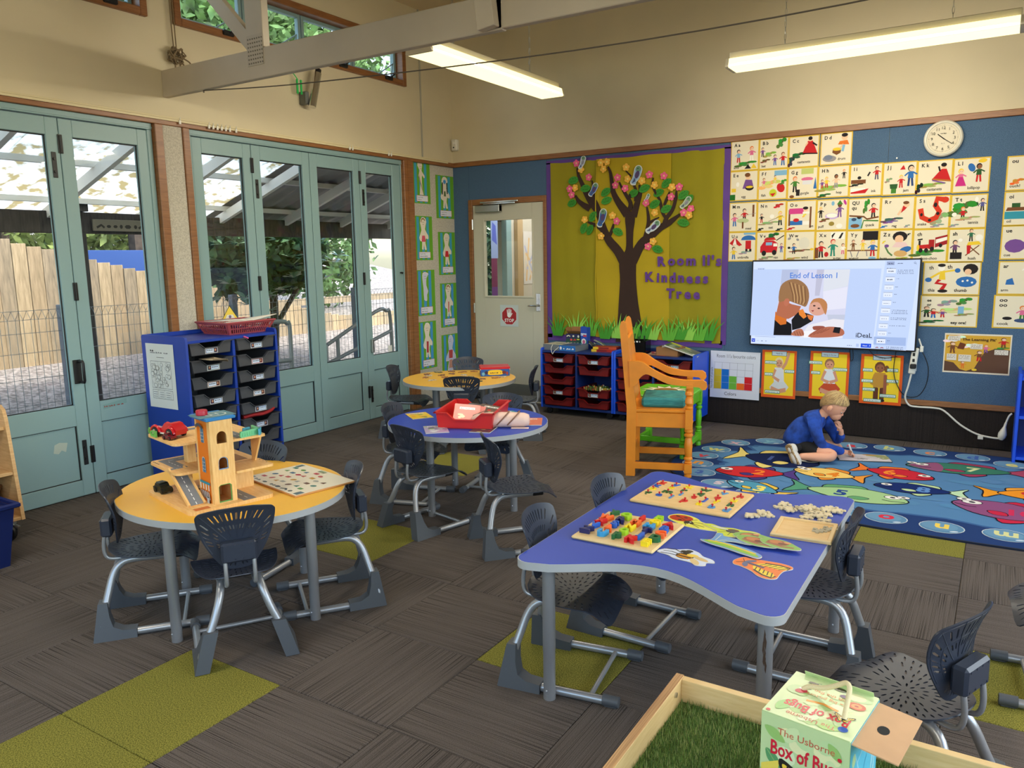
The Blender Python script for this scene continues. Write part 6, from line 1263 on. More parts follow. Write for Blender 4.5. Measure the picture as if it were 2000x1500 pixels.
skinm = mat('skin', (226,164,132), .55); shirtm = mat('blue_jersey', (28,66,150), .9, var=(22,.22), bump=(260,.15)); shortm = mat('black_shorts', (14,14,17), .85); hairm = mat('blond_hair', (184,150,100), .6, kind='wood', rgb2=(128,98,60), scale=(6,40,40)); solem = mat('gum_sole', (196,168,120), .8, kind='speck', rgb2=(110,80,46), scale=95); canvas = mat('white_shoe', (216,210,200), .7)
def skin(name, chains, parent, m_, sub=2, root=None):
    """one continuous surface grown round a joint skeleton: chains of (x,y,z,r) that share points where limbs join"""
    V, E, Rr = [], [], []
    def idx(q):
        for i, v in enumerate(V):
            if (v-V3(q[:3])).length < 1e-5: return i
        V.append(V3(q[:3])); Rr.append(q[3] if isinstance(q[3], tuple) else (q[3], q[3])); return len(V)-1
    for c in chains:
        ids = [idx(q) for q in c]; E += [(ids[i], ids[i+1]) for i in range(len(ids)-1)]
    me = bpy.data.meshes.new(name); me.from_pydata(V, E, []); o = bpy.data.objects.new(name, me); COL.link(o); o.parent = parent
    md = o.modifiers.new('skin', 'SKIN'); md.use_smooth_shade = True
    for i, sv in enumerate(me.skin_vertices[0].data): sv.radius = Rr[i]; sv.use_root = (i == 0)
    o.modifiers.new('sub', 'SUBSURF').levels = sub; o.modifiers['sub'].render_levels = sub
    me.materials.append(m_); return o
kid = thing('person', 'child in a blue jersey and black shorts sitting cross-legged on the rug, drawing', 'person', (3.76,-.93,.0095))
def K(*a): return [(x-3.76, y+.93, z-.0095, r) for x, y, z, r in a]
# body: trunk, neck, head and limbs in one skin; the clothes lie just over it
pel = (3.675,-.93,.10,.062); ch = (3.795,-.93,.285,.045); nk = (3.845,-.928,.335,.036)
hipn, hipf = (3.70,-.985,.085,.046), (3.70,-.875,.085,.046); shn, shf = (3.80,-1.0,.288,.022), (3.82,-.855,.285,.022)
body = skin('body', [
 K(pel,(3.72,-.93,.19,.06),ch,nk,(3.872,-.927,.362,.042),(3.905,-.925,.392,.072),(3.918,-.925,.418,.070)),
 K(pel,hipn,(3.84,-1.03,.085,.048),(3.945,-1.03,.072,.040),(3.935,-1.055,.058,.036),(3.84,-1.085,.055,.036),(3.76,-1.105,.055,.026),(3.725,-1.115,.055,.022)),
 K(pel,hipf,(3.84,-.82,.085,.045),(3.95,-.80,.07,.038),(3.92,-.86,.05,.032),(3.84,-.93,.045,.030),(3.77,-.97,.042,.025)),
 K(ch,shn,(3.832,-1.045,.20,.022),(3.862,-1.034,.128,.021),(3.93,-.945,.085,.022),(3.985,-.86,.060,.018),(4.0,-.835,.052,.018)),
 K(ch,shf,(3.885,-.815,.205,.022),(3.931,-.813,.118,.021),(3.955,-.85,.165,.020),(3.957,-.865,.205,.017),(3.952,-.872,.225,.020))], kid, skinm)
# hands: fingers of different lengths bent at the knuckles, thumb from the side of the palm
def hand(base, fwd, side, up, curl, s=1.0):
    f, sd, u = V3(fwd).normalized(), V3(side).normalized(), V3(up).normalized(); b_ = V3(base); C = []
    palm = [tuple(b_)+(.016*s,), tuple(b_+f*.022*s)+((.019*s),)]
    C.append(K(*palm))
    for k, l in enumerate((.85, 1, .95, .75)):
        o = b_+f*.030*s+sd*(k-1.5)*.0105*s; L = .034*l*s
        p1 = o+f*L*.45-u*L*.1*curl; p2 = p1+f*L*.35*(1-curl*.7)-u*L*.45*curl; p3 = p2-f*L*.3*curl-u*L*.3*curl+f*L*.2*(1-curl)
        C.append(K(palm[1], tuple(o)+(.0072*s,), tuple(p1)+(.0068*s,), tuple(p2)+(.0062*s,), tuple(p3)+(.0052*s,)))
    o = b_+f*.006*s-sd*.019*s; C.append(K(palm[0], tuple(o)+(.008*s,), tuple(o+f*.018*s-sd*.006*s-u*.012*s)+(.0074*s,), tuple(o+f*.032*s+sd*.004*s-u*.018*s)+(.006*s,)))
    return skin('hand', C, body, skinm, 1)
hand((4.002,-.832,.054), (.75,.6,-.35), (.55,-.8,0), (.2,.2,1), .75, 1.05)
hand((3.952,-.873,.228), (-.25,-.1,1), (.1,1,.1), (1,-.1,.2), .95, 1.1)
jer = skin('jersey', [
 K((3.662,-.93,.075,.108),(3.675,-.93,.14,.112),(3.715,-.93,.205,.106),(3.765,-.93,.265,.096),(3.80,-.93,.305,.070),(3.838,-.928,.330,.046)),
 K((3.80,-.93,.305,.070),(3.80,-1.005,.292,.050),(3.83,-1.048,.20,.042),(3.862,-1.035,.128,.038),(3.93,-.945,.088,.034),(3.978,-.872,.064,.029)),
 K((3.80,-.93,.305,.070),(3.825,-.85,.288,.048),(3.885,-.815,.205,.040),(3.932,-.812,.118,.037),(3.955,-.845,.158,.031),(3.958,-.862,.192,.027))], kid, shirtm)
skin('shorts', [K((3.70,-.93,.078,.060),(3.72,-.995,.083,.062),(3.80,-1.02,.087,.060),(3.865,-1.03,.082,.055)), K((3.70,-.93,.078,.060),(3.72,-.865,.083,.062),(3.80,-.835,.087,.058),(3.865,-.815,.082,.052))], kid, shortm)
# face and hair on a head bowed forward
HM = Matrix.Translation((3.912-3.76,.005,.405-.0095)) @ Matrix.Rotation(math.radians(34),4,'Y')
m = MB(); m.sph((0,0,0),(.083,.070,.088),18,14,M=HM)
m.sph((.050,0,-.052),(.040,.042,.040),12,9,M=HM); m.sph((.080,0,-.026),(.011,.009,.012),10,8,M=HM); m.sph((.070,0,-.060),(.016,.020,.010),10,7,M=HM)
fc = obj('face', m, skinm, body, smooth=60)
for s in (-1, 1):
    m = MB(); m.sph((-.004,s*.074,-.022),(.017,.009,.025),10,8,M=HM); m.sph((.0,s*.081,-.022),(.009,.004,.015),8,6,M=HM); obj('ear', m, skinm, body, smooth=60)
    m = MB(); m.sph((.068,s*.030,-.008),(.009,.011,.006),8,6,M=HM); obj('eye', m, mat('eye_white', (214,180,160), .4), body)
    m = MB(); m.sph((.074,s*.031,-.011),(.0045,.007,.005),8,6,M=HM); obj('pupil', m, mat('pupil', (50,60,70), .2), body); m = MB(); m.tube([HM@V3((.074,s*.014,.012)),HM@V3((.073,s*.028,.016)),HM@V3((.063,s*.044,.012))],.003,5); obj('eyebrow', m, hairm, body)
m = MB(); m.tube([HM@V3((.086,-.014,-.060)),HM@V3((.0905,0,-.059)),HM@V3((.086,.014,-.060))],.003,5); obj('mouth', m, mat('lips', (186,96,90), .5), body)
m = MB(); vs = []; fs = []; q = random.Random(5); NA, NB = 40, 12
for j in range(NB+1):
    for i in range(NA):
        a = 2*PI*i/NA; front = max(0, math.cos(a)); back = max(0, -math.cos(a)); lim = 1.60-.55*front+.80*back-.22*abs(math.sin(a))**3
        th = lim*j/NB; r = 1.09+.02*math.sin(a*9+j)+.03*(q.random()-.5)*(j > 1)-.03*(j == NB)
        vs.append(HM@V3((.083*r*math.sin(th)*math.cos(a)*(1.03), .071*r*math.sin(th)*math.sin(a)*1.06, .090*r*math.cos(th))))
for j in range(NB):
    for i in range(NA): fs.append((j*NA+i, (j+1)*NA+i, (j+1)*NA+(i+1)%NA, j*NA+(i+1)%NA))
m.add(vs, fs); hr = obj('hair', m, hairm, kid, smooth=60)
m = MB()
for k in range(130):
    a = q.uniform(-PI,PI); t0 = q.uniform(.1,1.0); 
    def hp(t, r): return HM@V3((.083*r*math.sin(t)*math.cos(a)*1.03,.071*r*math.sin(t)*math.sin(a)*1.06,.090*r*math.cos(t)))
    front = max(0, math.cos(a)); t1 = min(t0+.55, 1.52-.52*front+.45*max(0,-math.cos(a))); m.tube([hp(t0,1.085),hp((t0+t1)/2,1.105),hp(t1,1.095)],[.002,.0024,.001],4)
obj('hair_strands', m, mat('hair_light', (206,176,122), .55), hr, smooth=60)['kind'] = 'stuff'
# shoes: the near one on its side, patterned sole to the camera
def shoe(loc, rot, label):
    t = thing('shoe', None, None); t.parent = kid; t.location = loc; t.rotation_euler = rot
    out = smoothloop([(-.085,0),(-.075,.026),(-.03,.027),(.02,.032),(.065,.030),(.088,.005),(.07,-.024),(.02,-.024),(-.03,-.020),(-.07,-.026)],3)
    m = MB(); m.prism(out, 0, .018); obj('sole', m, solem, t); m = MB(); m.prism([(x*1.03,y*1.05) for x,y in out], .010, .022); obj('foxing', m, canvas, t)
    m = MB(); m.sph((.02,0,.025),(.068,.028,.034),12,8); m.sph((-.045,0,.035),(.038,.027,.042),12,8); obj('upper', m, canvas, t); m = MB(); m.tube([(-.045,0,.055),(-.04,0,.095)],[.028,.025],10); obj('sock', m, shortm, t)
shoe((3.695-3.76,-1.165+.93,.062-.0095), (math.radians(-72),math.radians(62),math.radians(-12)), '')
shoe((3.775-3.76,-.985+.93,.035), (math.radians(50),0,math.radians(160)), '')
# drawing board, pen
wb_ = thing('drawing_board', 'thin white drawing board with ink scribbles in front of the child', 'board', (4.10,-.795,.0110), math.radians(20))
m = MB(); bo = smoothloop([(-.17,-.085),(0,-.088),(.15,-.085),(.172,-.07),(.172,.09),(.15,.105),(0,.108),(-.15,.105),(-.172,.09),(-.172,-.07)],2); m.prism(bo, 0, .005); obj('board', m, mat('board_edge', (60,62,60), .5), wb_)
p = Pic(); p.poly([(x*.98,y*.97) for x,y in bo], (228,222,226)); p.poly(smoothloop([(.06,.1),(.16,.09),(.17,.0),(.12,-.03),(.09,.04),(.03,.06)],2),(170,176,120)); p.ell(.06,.09,.05,.014,(214,150,70)); p.ell(.12,.015,.022,.010,(230,230,230)); p.ell(.12,.012,.010,.005,BLK)
for k in range(8): p.line([(-.06+R.uniform(-.02,.06),-.02+R.uniform(-.03,.03)),(-.02+R.uniform(-.03,.06),-.02+R.uniform(-.035,.03))],.004,(40,40,44))
p.line([(-.12,.03),(.04,.02),(.10,.005)],.003,(90,90,96)); p.line([(-.03,-.08),(.0,-.03)],.002,(110,110,116)); obj('face_sheet', p, GLOSSP, wb_, loc=(0,0,.005), smooth=0)
pn = thing('marker_pen', 'white marker pen in the drawing child\'s hand', 'pen', (4.03,-.806,.02))
m = MB(); a, b_ = V3((.006,-.0,.0)), V3((-.028,-.002,.088)); m.tube([a+(b_-a)*.12,a+(b_-a)*.2,b_],[.003,.0065,.0065],8); obj('barrel', m, whitep, pn); m = MB(); m.tube([a,a+(b_-a)*.12],[.0015,.003],6); obj('tip', m, black, pn)

# ================================================================ THINGS ON THE TABLES
TZ = .5
natural = mat('natural_board', (228,196,140), .5, var=(4,.04)); cork = mat('pale_wood', (222,178,112), .5, kind='wood', rgb2=(236,200,140), scale=(3,30,3))
def quadframe(a, b_, c):      # origin a, x axis towards b, height of the far side c
    v = V3((b_[0]-a[0], b_[1]-a[1], 0)); return math.atan2(v.y, v.x), v.length
# alphabet blocks standing on a board
bw, bh = .298, .300
ab = thing('letter_board', 'pale wooden tray board carrying the chunky coloured letters', 'board', (3.662,-4.376,TZ), 0)
obj('board', B(0,bw,0,bh,0,.012,.005), natural, ab)
colr = {'dg':(30,96,52),'lg':(160,206,40),'r':(206,34,34),'o':(240,104,44),'nv':(32,36,92),'b':(30,92,190),'y':(242,214,30),'lb':(52,150,206)}
cname = {'dg':'dark green','lg':'lime green','r':'red','o':'orange','nv':'navy','b':'blue','y':'yellow','lb':'light blue'}
BM = {k: mat('block_'+cname[k].replace(' ','_'), c, .38) for k, c in colr.items()}
BLOCKS = [('Z','nv',.025,.055),('U','lb',.085,.052),('P','dg',.142,.050),('K','r',.195,.044),('E','y',.250,.040),
('V','b',.030,.105),('L','o',.088,.104),('O','lg',.144,.098),('J','b',.208,.090),('D','dg',.264,.088),
('X','r',.032,.152),('S','b',.088,.150),('T','nv',.205,.140),('C','o',.262,.135),
('W','o',.030,.198),('R','nv',.090,.200),('N','y',.146,.146),('H','lb',.200,.186),('B','b',.258,.184),
('Y','dg',.032,.256),('Q','lg',.088,.250),('M','o',.146,.198),('G','y',.200,.234),('I','r',.146,.252),('F','lg',.200,.276),('A','r',.258,.232)]
def glyph_solid(ch, h, t, fat=.035):
    vs, fs, x0, x1 = glyphs(ch, fat); cx = (x0+x1)/2
    bm = bmesh.new(); bv = [bm.verts.new(((v[0]-cx)*h, v[1]*h, 0)) for v in vs]
    for f in fs:
        try: bm.faces.new([bv[i] for i in f])
        except ValueError: pass
    bmesh.ops.remove_doubles(bm, verts=bm.verts, dist=1e-6); bmesh.ops.recalc_face_normals(bm, faces=bm.faces)
    r = bmesh.ops.extrude_face_region(bm, geom=bm.faces[:]); bmesh.ops.translate(bm, vec=(0,0,t), verts=[e for e in r['geom'] if isinstance(e, bmesh.types.BMVert)])
    bmesh.ops.recalc_face_normals(bm, faces=bm.faces); bm.verts.index_update()
    m = MB(); m.add([v.co for v in bm.verts], [tuple(v.index for v in f.verts) for f in bm.faces]); bm.free(); return m
for ch_, c, x, y in BLOCKS:
    m = glyph_solid(ch_, .050, .017, .045)
    k = .80 if ch_ in 'VXWYNMO' else 1.0
    m.v = [(a*k, b_, z) for a, b_, z in m.v]
    tag(obj('letter_block', m, BM[c], None, (3.662+x+.008,-4.376+y-.018+.004,TZ+.0122), R.uniform(-.08,.08)), 'chunky %s wooden letter %s on the pale board' % (cname[c], ch_), 'letter', 'chunky letters on the board')
# alphabet puzzle with little pegs
ap = thing('alphabet_puzzle', 'wooden alphabet puzzle with inset small letters and red pegs', 'puzzle', (3.672,-3.905,TZ), -.02)
obj('board', B(0,.40,0,.305,0,.012,.004), cork, ap)
ROWS = [('zvywvn',.268), ('xrtgae',.0)]
PZ = [('z','r',.035,.270),('y','b',.095,.268),('x','y',.150,.268),('w','dg',.222,.262),('v','lb',.300,.255),('n','r',.368,.248),
('k','b',.030,.222),('s','y',.092,.228),('r','dg',.150,.212),('q','dg',.222,.204),('c','r',.295,.190),('u','y',.360,.186),
('o','y',.030,.176),('m','dg',.098,.166),('i','lb',.155,.160),('t','r',.212,.150),('j','b',.262,.138),('f','y',.306,.132),('h','dg',.366,.126),
('g','dg',.032,.116),('e','b',.082,.112),('l','lb',.134,.106),('p','r',.196,.092),('a','y',.258,.082),('b','lb',.312,.068),('d','lb',.368,.056)]
pegm = mat('red_peg', (196,24,40), .3)
for ch_, c, x, y in PZ:
    t = thing('puzzle_letter', '%s letter %s with a red peg in the alphabet puzzle' % (cname[c], ch_), 'letter', (3.672+x,-3.905+y-.02-.02*x,TZ+.0121), -.02, 'inset letters of the alphabet puzzle')
    m = glyph_solid(ch_, .056, .003, .035)
    obj('letter', m, BM[c] if c != 'lb' else mat('puzzle_light_blue', (70,140,196), .45), t)
    m = MB(); m.tube([(0,.018,.002),(0,.018,.008)],.002,6); m.sph((0,.018,.010),(.005,.005,.0035),8,5); obj('peg', m, pegm, t)
# cut-out insect and minibeast cards
def cutout(name, label, loc, rz, outline, edge_c, draw, z=.0, w_=1):
    t = thing(name, label, 'card', (loc[0],loc[1],TZ+.0004+z), rz, 'cut-out minibeast cards')
    ol = smoothloop([(x*w_,y*w_) for x,y in outline], 4); m = MB(); m.prism(ol, 0, .0022); obj('card', m, mat('cut_card', (216,206,186), .7), t)
    p = Pic(dz=.00003); p.poly([(x*.985,y*.985) for x,y in ol], edge_c); draw(p); obj('print', p, GLOSSP, t, loc=(0,0,.0022), smooth=0); return t
def d_lady(p):
    p.ell(-.055,.012,.045,.034,(190,40,24),.2); p.ell(-.075,.02,.008,.006,BLK); p.ell(-.045,.026,.008,.006,BLK); p.ell(-.048,-.006,.008,.006,BLK); p.line([(-.09,.028),(-.015,-.006)],.003,(60,20,16)); p.ell(-.010,-.008,.016,.017,BLK); p.ell(.004,-.010,.009,.010,(40,40,44)); p.ell(-.006,-.001,.004,.003,WHT); p.ell(.002,-.02,.004,.003,WHT)
    for a, b_ in (((0,.0),(.045,.022)),((0,-.01),(.06,-.012)),((-.02,.01),(0,.035)),((.01,-.015),(.05,-.03)),((-.02,-.02),(.0,-.036)),((.045,.022),(.085,.012))): p.line([a,b_],.003,BLK)
cutout('ladybird_card', 'yellow edged ladybird cut-out at the far end of the card row', (3.967,-4.022), -.28, [(-.105,.01),(-.09,.045),(-.05,.056),(-.01,.048),(.02,.03),(.05,.026),(.09,.016),(.125,-.004),(.10,-.022),(.05,-.04),(0,-.048),(-.05,-.036),(-.09,-.02)], (232,226,90), d_lady)
def d_fly(p):
    p.ell(0,.004,.024,.020,(50,52,50)); p.ell(.0,.006,.018,.014,(80,84,78)); p.ell(.05,.018,.034,.008,(214,214,190),.35); p.ell(-.05,.012,.036,.008,(214,214,190),-.12); p.ell(-.012,.012,.008,.008,(110,60,40)); p.ell(.010,.014,.008,.008,(110,60,40))
    for a, b_ in (((-.01,-.01),(-.04,-.03)),((0,-.012),(.0,-.042)),((.012,-.01),(.035,-.035)),((.02,0),(.06,-.016)),((-.018,0),(-.045,-.002)),((.035,-.035),(.03,-.048))): p.line([a,b_],.0024,BLK)
cutout('fly_card', 'yellow green fly cut-out beside the ladybird card', (4.121,-4.051), -.10, [(-.115,.018),(-.09,.034),(-.05,.022),(-.01,.034),(.02,.032),(.06,.04),(.088,.03),(.078,.012),(.088,-.014),(.06,-.026),(.035,-.044),(.0,-.056),(-.035,-.046),(-.05,-.018),(-.09,.0)], (206,216,60), d_fly, z=.0026)
def d_hopper(p):
    p.poly(smoothloop([(-.09,-.026),(-.05,-.012),(.02,-.02),(.10,-.05),(.115,-.07),(.08,-.066),(.0,-.048),(-.06,-.04)],3),(140,190,60)); p.line([(-.075,-.02),(-.02,-.018),(.05,-.034),(.10,-.048)],.010,(226,196,60)); p.line([(-.06,.05),(-.055,-.01)],.003,(200,206,190)); p.line([(-.055,-.01),(.0,.02),(.055,.022)],.004,(180,200,160)); p.line([(-.05,-.012),(-.02,.034),(.05,.03)],.002,(224,224,210))
cutout('grasshopper_card', 'blue and green grasshopper cut-out in the middle of the cards', (4.154,-4.166), -.12, [(-.10,-.028),(-.072,-.010),(-.074,.03),(-.08,.06),(-.062,.066),(-.045,.045),(.02,.044),(.062,.034),(.05,.018),(-.0,.014),(-.03,-.004),(.02,-.008),(.08,-.026),(.122,-.052),(.118,-.078),(.08,-.074),(.0,-.056),(-.06,-.046)], (104,154,206), d_hopper, z=.0052)
def d_bee(p):
    p.ell(0,0,.030,.026,(30,24,20)); p.poly([(-.022,-.018),(.02,-.022),(.024,-.010),(-.028,-.006)],(196,130,40)); p.poly([(-.026,.0),(.026,-.002),(.024,.009),(-.022,.012)],(206,140,40)); p.ell(.02,.016,.02,.012,(244,206,70)); p.ell(-.012,.034,.018,.012,BLK); p.ell(-.004,.046,.012,.009,(50,46,40)); p.ell(.052,.004,.030,.011,(216,186,130),-.3); p.ell(.045,-.026,.028,.012,(226,196,140),-.8)
    for y0, y1 in ((.02,.036),(.005,.012),(-.01,-.008)): p.line([(-.02,y0),(-.05,y1),(-.078,y1-.006)],.004,BLK)
cutout('bumblebee_card', 'white edged bumblebee cut-out near the front of the blue table', (4.054,-4.339), -.10, [(-.092,-.012),(-.082,.02),(-.055,.03),(-.035,.045),(-.01,.062),(.025,.052),(.05,.03),(.085,.02),(.10,.0),(.08,-.012),(.085,-.036),(.06,-.050),(.035,-.036),(-.02,-.034),(-.05,-.02)], (214,222,240), d_bee)
def d_snail(p):
    p.ell(-.005,.010,.046,.024,(150,84,52)); p.ell(-.015,.014,.028,.016,(196,120,70)); p.ell(.015,.006,.018,.011,(120,60,40)); p.line([(-.05,-.004),(.02,-.018),(.07,-.012)],.012,(160,100,70)); p.ell(.03,.022,.016,.008,(214,150,100))
for i, (l, lo_, rz) in enumerate((('green leaf-shaped beetle cut-out, uppermost of the overlapping pair',(4.29,-4.113),-.08),('green leaf-shaped caterpillar cut-out, beneath the other green card',(4.215,-4.118),-.14),('green cut-out with a brown creature beside the fly card',(4.19,-4.075),.35))):
    cutout('leaf_card', l, lo_, rz, [(-.082,.012),(-.06,.034),(-.02,.042),(.03,.034),(.07,.012),(.098,-.006),(.09,-.022),(.04,-.034),(-.01,-.032),(-.06,-.014)], (130,180,84), d_snail, z=(.0104,.0078,.0052)[i]).scale = ((.78,1,1),(.82,1.05,1),(.7,1,1))[i]
def d_fly2(p):
    for s in (-1, 1):
        p.poly(smoothloop([(-.02,s*.006),(.02,s*.014),(.075,s*.020+.0),(.09,s*.048),(.05,s*.046),(.0,s*.03)],3),(236,206,50))
        for k in range(5): p.line([(-.005+k*.018,s*(.008+k*.002)),(.005+k*.02,s*(.030+k*.004))],.004,BLK)
        p.line([(.0,s*.032),(.05,s*.048),(.09,s*.050),(.092,s*.03)],.007,(30,30,36))
    p.line([(-.065,0),(.02,0)],.010,(60,70,110)); p.ell(-.05,.016,.02,.010,(90,100,140),.8); p.ell(-.05,-.016,.02,.010,(90,100,140),-.8); p.line([(-.065,0),(-.088,.02)],.002,BLK); p.line([(-.065,0),(-.088,-.02)],.002,BLK)
cutout('butterfly_card', 'orange edged tiger striped butterfly cut-out nearest the front corner', (4.281,-4.307), -.30, [(-.095,.03),(-.07,.036),(-.02,.05),(.04,.066),(.085,.066),(.10,.05),(.088,.02),(.094,-.01),(.105,-.045),(.08,-.064),(.04,-.062),(0,-.045),(-.05,-.036),(-.085,-.036),(-.104,-.01)], (236,120,50), d_fly2).scale = (.80,1.05,1)
# frame puzzle and loose wooden jigsaw pieces
fp = thing('frame_puzzle', 'shallow wooden jigsaw frame with one elephant grey piece left in it', 'puzzle', (4.240,-4.018,TZ), .06)
obj('base', B(0,.195,0,.20,0,.005), cork, fp)
for k, a in enumerate(((0,.195,0,.014),(0,.195,.186,.20),(0,.014,.014,.186),(.181,.195,.014,.186))): obj('frame_bar', B(*a,.0,.011,.002), natural, fp)
JIG = [(-.018,-.016),(-.004,-.016),(-.007,-.023),(-.004,-.028),(.004,-.028),(.007,-.023),(.004,-.016),(.018,-.016),(.018,-.004),(.025,-.007),(.030,-.004),(.030,.004),(.025,.007),(.018,.004),(.018,.016),(.004,.016),(.007,.009),(.003,.005),(-.003,.005),(-.007,.009),(-.004,.016),(-.018,.016),(-.018,.004),(-.011,.007),(-.007,.003),(-.007,-.003),(-.011,-.007),(-.018,-.004)]
m = MB(); m.prism(JIG, 0, .004); m.prism([(x+.03,y+.035) for x,y in JIG], 0, .004); q = obj('left_piece', m, mat('grey_piece', (176,166,140), .6), fp, loc=(.14,.11,.005)); q['label'] = 'grey printed puzzle piece'
jm = MB(); jm.prism(JIG, 0, .005); jme = jm.mesh('jigsaw_piece'); jme.materials.append(mat('jigsaw_wood', (216,198,160), .6, var=(9,.05)))
JP = [(4.150,-3.835,0),(4.185,-3.815,0),(4.168,-3.80,1),(4.14,-3.86,1),(4.205,-3.70,0),(4.240,-3.69,0),(4.215,-3.665,1),(4.25,-3.725,1),(4.27,-3.66,0),(4.30,-3.70,0),(4.31,-3.66,0),(4.285,-3.68,1),(4.30,-3.645,1),(4.29,-3.70,2),(4.335,-3.69,0),(4.325,-3.73,0),(4.365,-3.70,0),(4.35,-3.66,1),(4.31,-3.76,0),(4.375,-3.775,0),(4.36,-3.745,1),(4.395,-3.63,0),(4.375,-3.61,0),(4.40,-3.66,1)]
for i, (x, y, l) in enumerate(JP):
    o = bpy.data.objects.new('jigsaw_piece', jme); COL.link(o); o.location = (x-.005,y,TZ+.0004+l*.0056); o.rotation_euler = (R.uniform(-.05,.05)*l,R.uniform(-.05,.05)*l,R.random()*6)
    tag(o, 'blank pale wooden jigsaw piece heaped by the empty frame', 'puzzle piece', 'loose wooden jigsaw pieces')
# round yellow table: toy garage
ga = thing('toy_garage', 'wooden toy garage with orange lift tower, ramps and two decks', 'toy', (1.874,-4.78,TZ), math.atan2(-.225,.974))
gw = mat('garage_wood', (226,174,104), .5, kind='wood', rgb2=(240,198,132), scale=(4,30,4)); gorg = mat('garage_orange', (226,120,20), .5); gblue = mat('garage_blue', (30,120,186), .45)
def gx(name, m, mm=gw): return obj(name, m, mm, ga)
def plate(x0, x1, y0, y1, z, t=.010, r=.03):
    m = MB(); P = []
    for cx, cyy, a0 in ((x1-r,y1-r,0),(x0+r,y1-r,90),(x0+r,y0+r,180),(x1-r,y0+r,270)): P += [(cx+r*math.cos(math.radians(a0+15*k)), cyy+r*math.sin(math.radians(a0+15*k))) for k in range(7)]
    m.prism(P, z-t, z); return m
ROAD, RW_ = (120,124,128), (236,236,230)
gx('base_board', plate(0,.445,-.005,.345,.014,.014))
p = Pic(dz=.0001); p.rect(.30,.21,.44,.265,ROAD); p.rect(.03,.21,.30,.265,ROAD); p.rect(.40,.02,.432,.08,(200,110,50))
for k in range(8): p.rect(.05+k*.048,.236,.078+k*.048,.239,RW_)
for k in range(4): p.line([(.03+k*.035,.03),(.03+k*.035,.10)],.0012,(120,80,40))
gx('road_print', p, PAINT).location = (0,0,.0141)
# tower: four walls with arched openings cut through the front
tx0, tx1, ty0, ty1, th = .280, .405, .105, .197, .348
def arch(cx, z0, w_, h_, sq=False): return [(cx-w_/2,z0),(cx+w_/2,z0)]+([(cx+w_/2,z0+h_-.008),(cx+w_/2-.008,z0+h_),(cx-w_/2+.008,z0+h_),(cx-w_/2,z0+h_-.008)] if sq else [(cx+w_/2*math.cos(a),z0+h_-w_/2+w_/2*math.sin(a)) for a in [PI*k/8 for k in range(9)]])
cyc = (ty0+ty1)/2
holes = [arch(cyc,.018,.054,.072,True), arch(cyc,.150,.040,.050), arch(cyc,.255,.040,.048)]
front = shell([(ty0,.0142),(ty1,.0142),(ty1,th),(ty0,th)], holes, lambda y, z: (tx1, y, z), -.008, .05); gx('tower_front', front)
gx('tower_back', B(tx0,tx0+.008,ty0,ty1,.014,th)); gx('tower_side', B(tx0+.008,tx1-.008,ty1-.008,ty1,.014,th))
gx('tower_orange_side', B(tx0+.014,tx1-.016,ty0,ty0+.008,.014,th), gorg); m = MB(); m.bx(tx0,tx0+.014,ty0-.0005,ty0+.009,.014,th); m.bx(tx1-.016,tx1,ty0-.0005,ty0+.009,.014,th); gx('tower_corner', m)
gx('tower_floor', B(tx0+.008,tx1-.008,ty0+.008,ty1-.008,.126,.132)); gx('tower_floor', B(tx0+.008,tx1-.008,ty0+.008,ty1-.008,.24,.246))
p = Pic(dz=.0002)
for z0 in (.255,.135):
    for w_, c in ((.030,(210,206,196)),(.024,(54,104,140))):
        cx = .345-tx0-.003; p.poly([(cx-w_/2,z0),(cx+w_/2,z0)]+[(cx+w_/2*math.cos(a),z0+.048+w_/2*math.sin(a)) for a in [PI*k/8 for k in range(9)]], c)
    for k in range(3): p.rect(cx-.012,z0+.012+k*.014,cx+.012,z0+.0135+k*.014,(210,206,196))
    p.rect(cx-.0008,z0,cx+.0008,z0+.058,(210,206,196))
p.rect(.016,.088,.106,.098,(60,140,160))
for k in range(7): p.rect(.018+k*.0125,.064,.025+k*.0125,.088,(236,150,60) if k%2 else (240,236,226))
for k in range(5): p.line([(.02+k*.017,.06),(.03+k*.017,.03)],.007,(100,104,110)); p.line([(.028+k*.017,.06),(.038+k*.017,.03)],.004,(230,226,216))
p.rect(.075,.005,.10,.04,(80,90,100)); p.rect(.078,.01,.086,.036,(200,206,210)); p.rect(.089,.01,.097,.036,(200,206,210)); p.line([(.02+.02*k/2,.315+.012*math.sin(k*PI/6)) for k in range(7)],.012,(80,84,90)); q = gx('tower_print', p.flip(), PAPER); q.location = (tx0,ty0-.0008,.0)
p = Pic(dz=.0001)
for zz in (.335,.225):
    for k in range(13): p.line([(-.042+k*.007,zz),(-.037+k*.007,zz+.006)],.0025,(90,104,90) if zz > .3 else (110,124,130))
def rimline(hh, c, o): 
    for i in range(len(hh)): a, b_ = hh[i-1], hh[i]; p.line([(a[0]-cyc,a[1]),(b_[0]-cyc,b_[1])],o,c)
rimline(holes[0],(90,170,90),.007); rimline(holes[1],(110,160,214),.006); p.text('2',0,.207,.014,(110,140,190),'c'); p.text('1',0,.094,.014,(90,120,60),'c')
for y, z in ((-.036,.31),(.036,.30),(.036,.19),(-.036,.20)): p.ell(y,z,.0022,.0022,(90,70,50),n=8)
q = gx('front_print', p.flip(), PAPER); q.location = (tx1+.0006,cyc,0); q.rotation_euler = (0,0,PI/2)
gx('tower_roof', B(tx0-.014,tx1+.014,ty0-.014,ty1+.014,th,th+.012,.002), gblue)
p = Pic(dz=.0001); p.rect(-.074,-.057,.074,.057,(96,132,140)); p.ell(.012,0,.044,.04,(200,206,196)); p.ell(.012,0,.038,.034,(96,132,140)); 
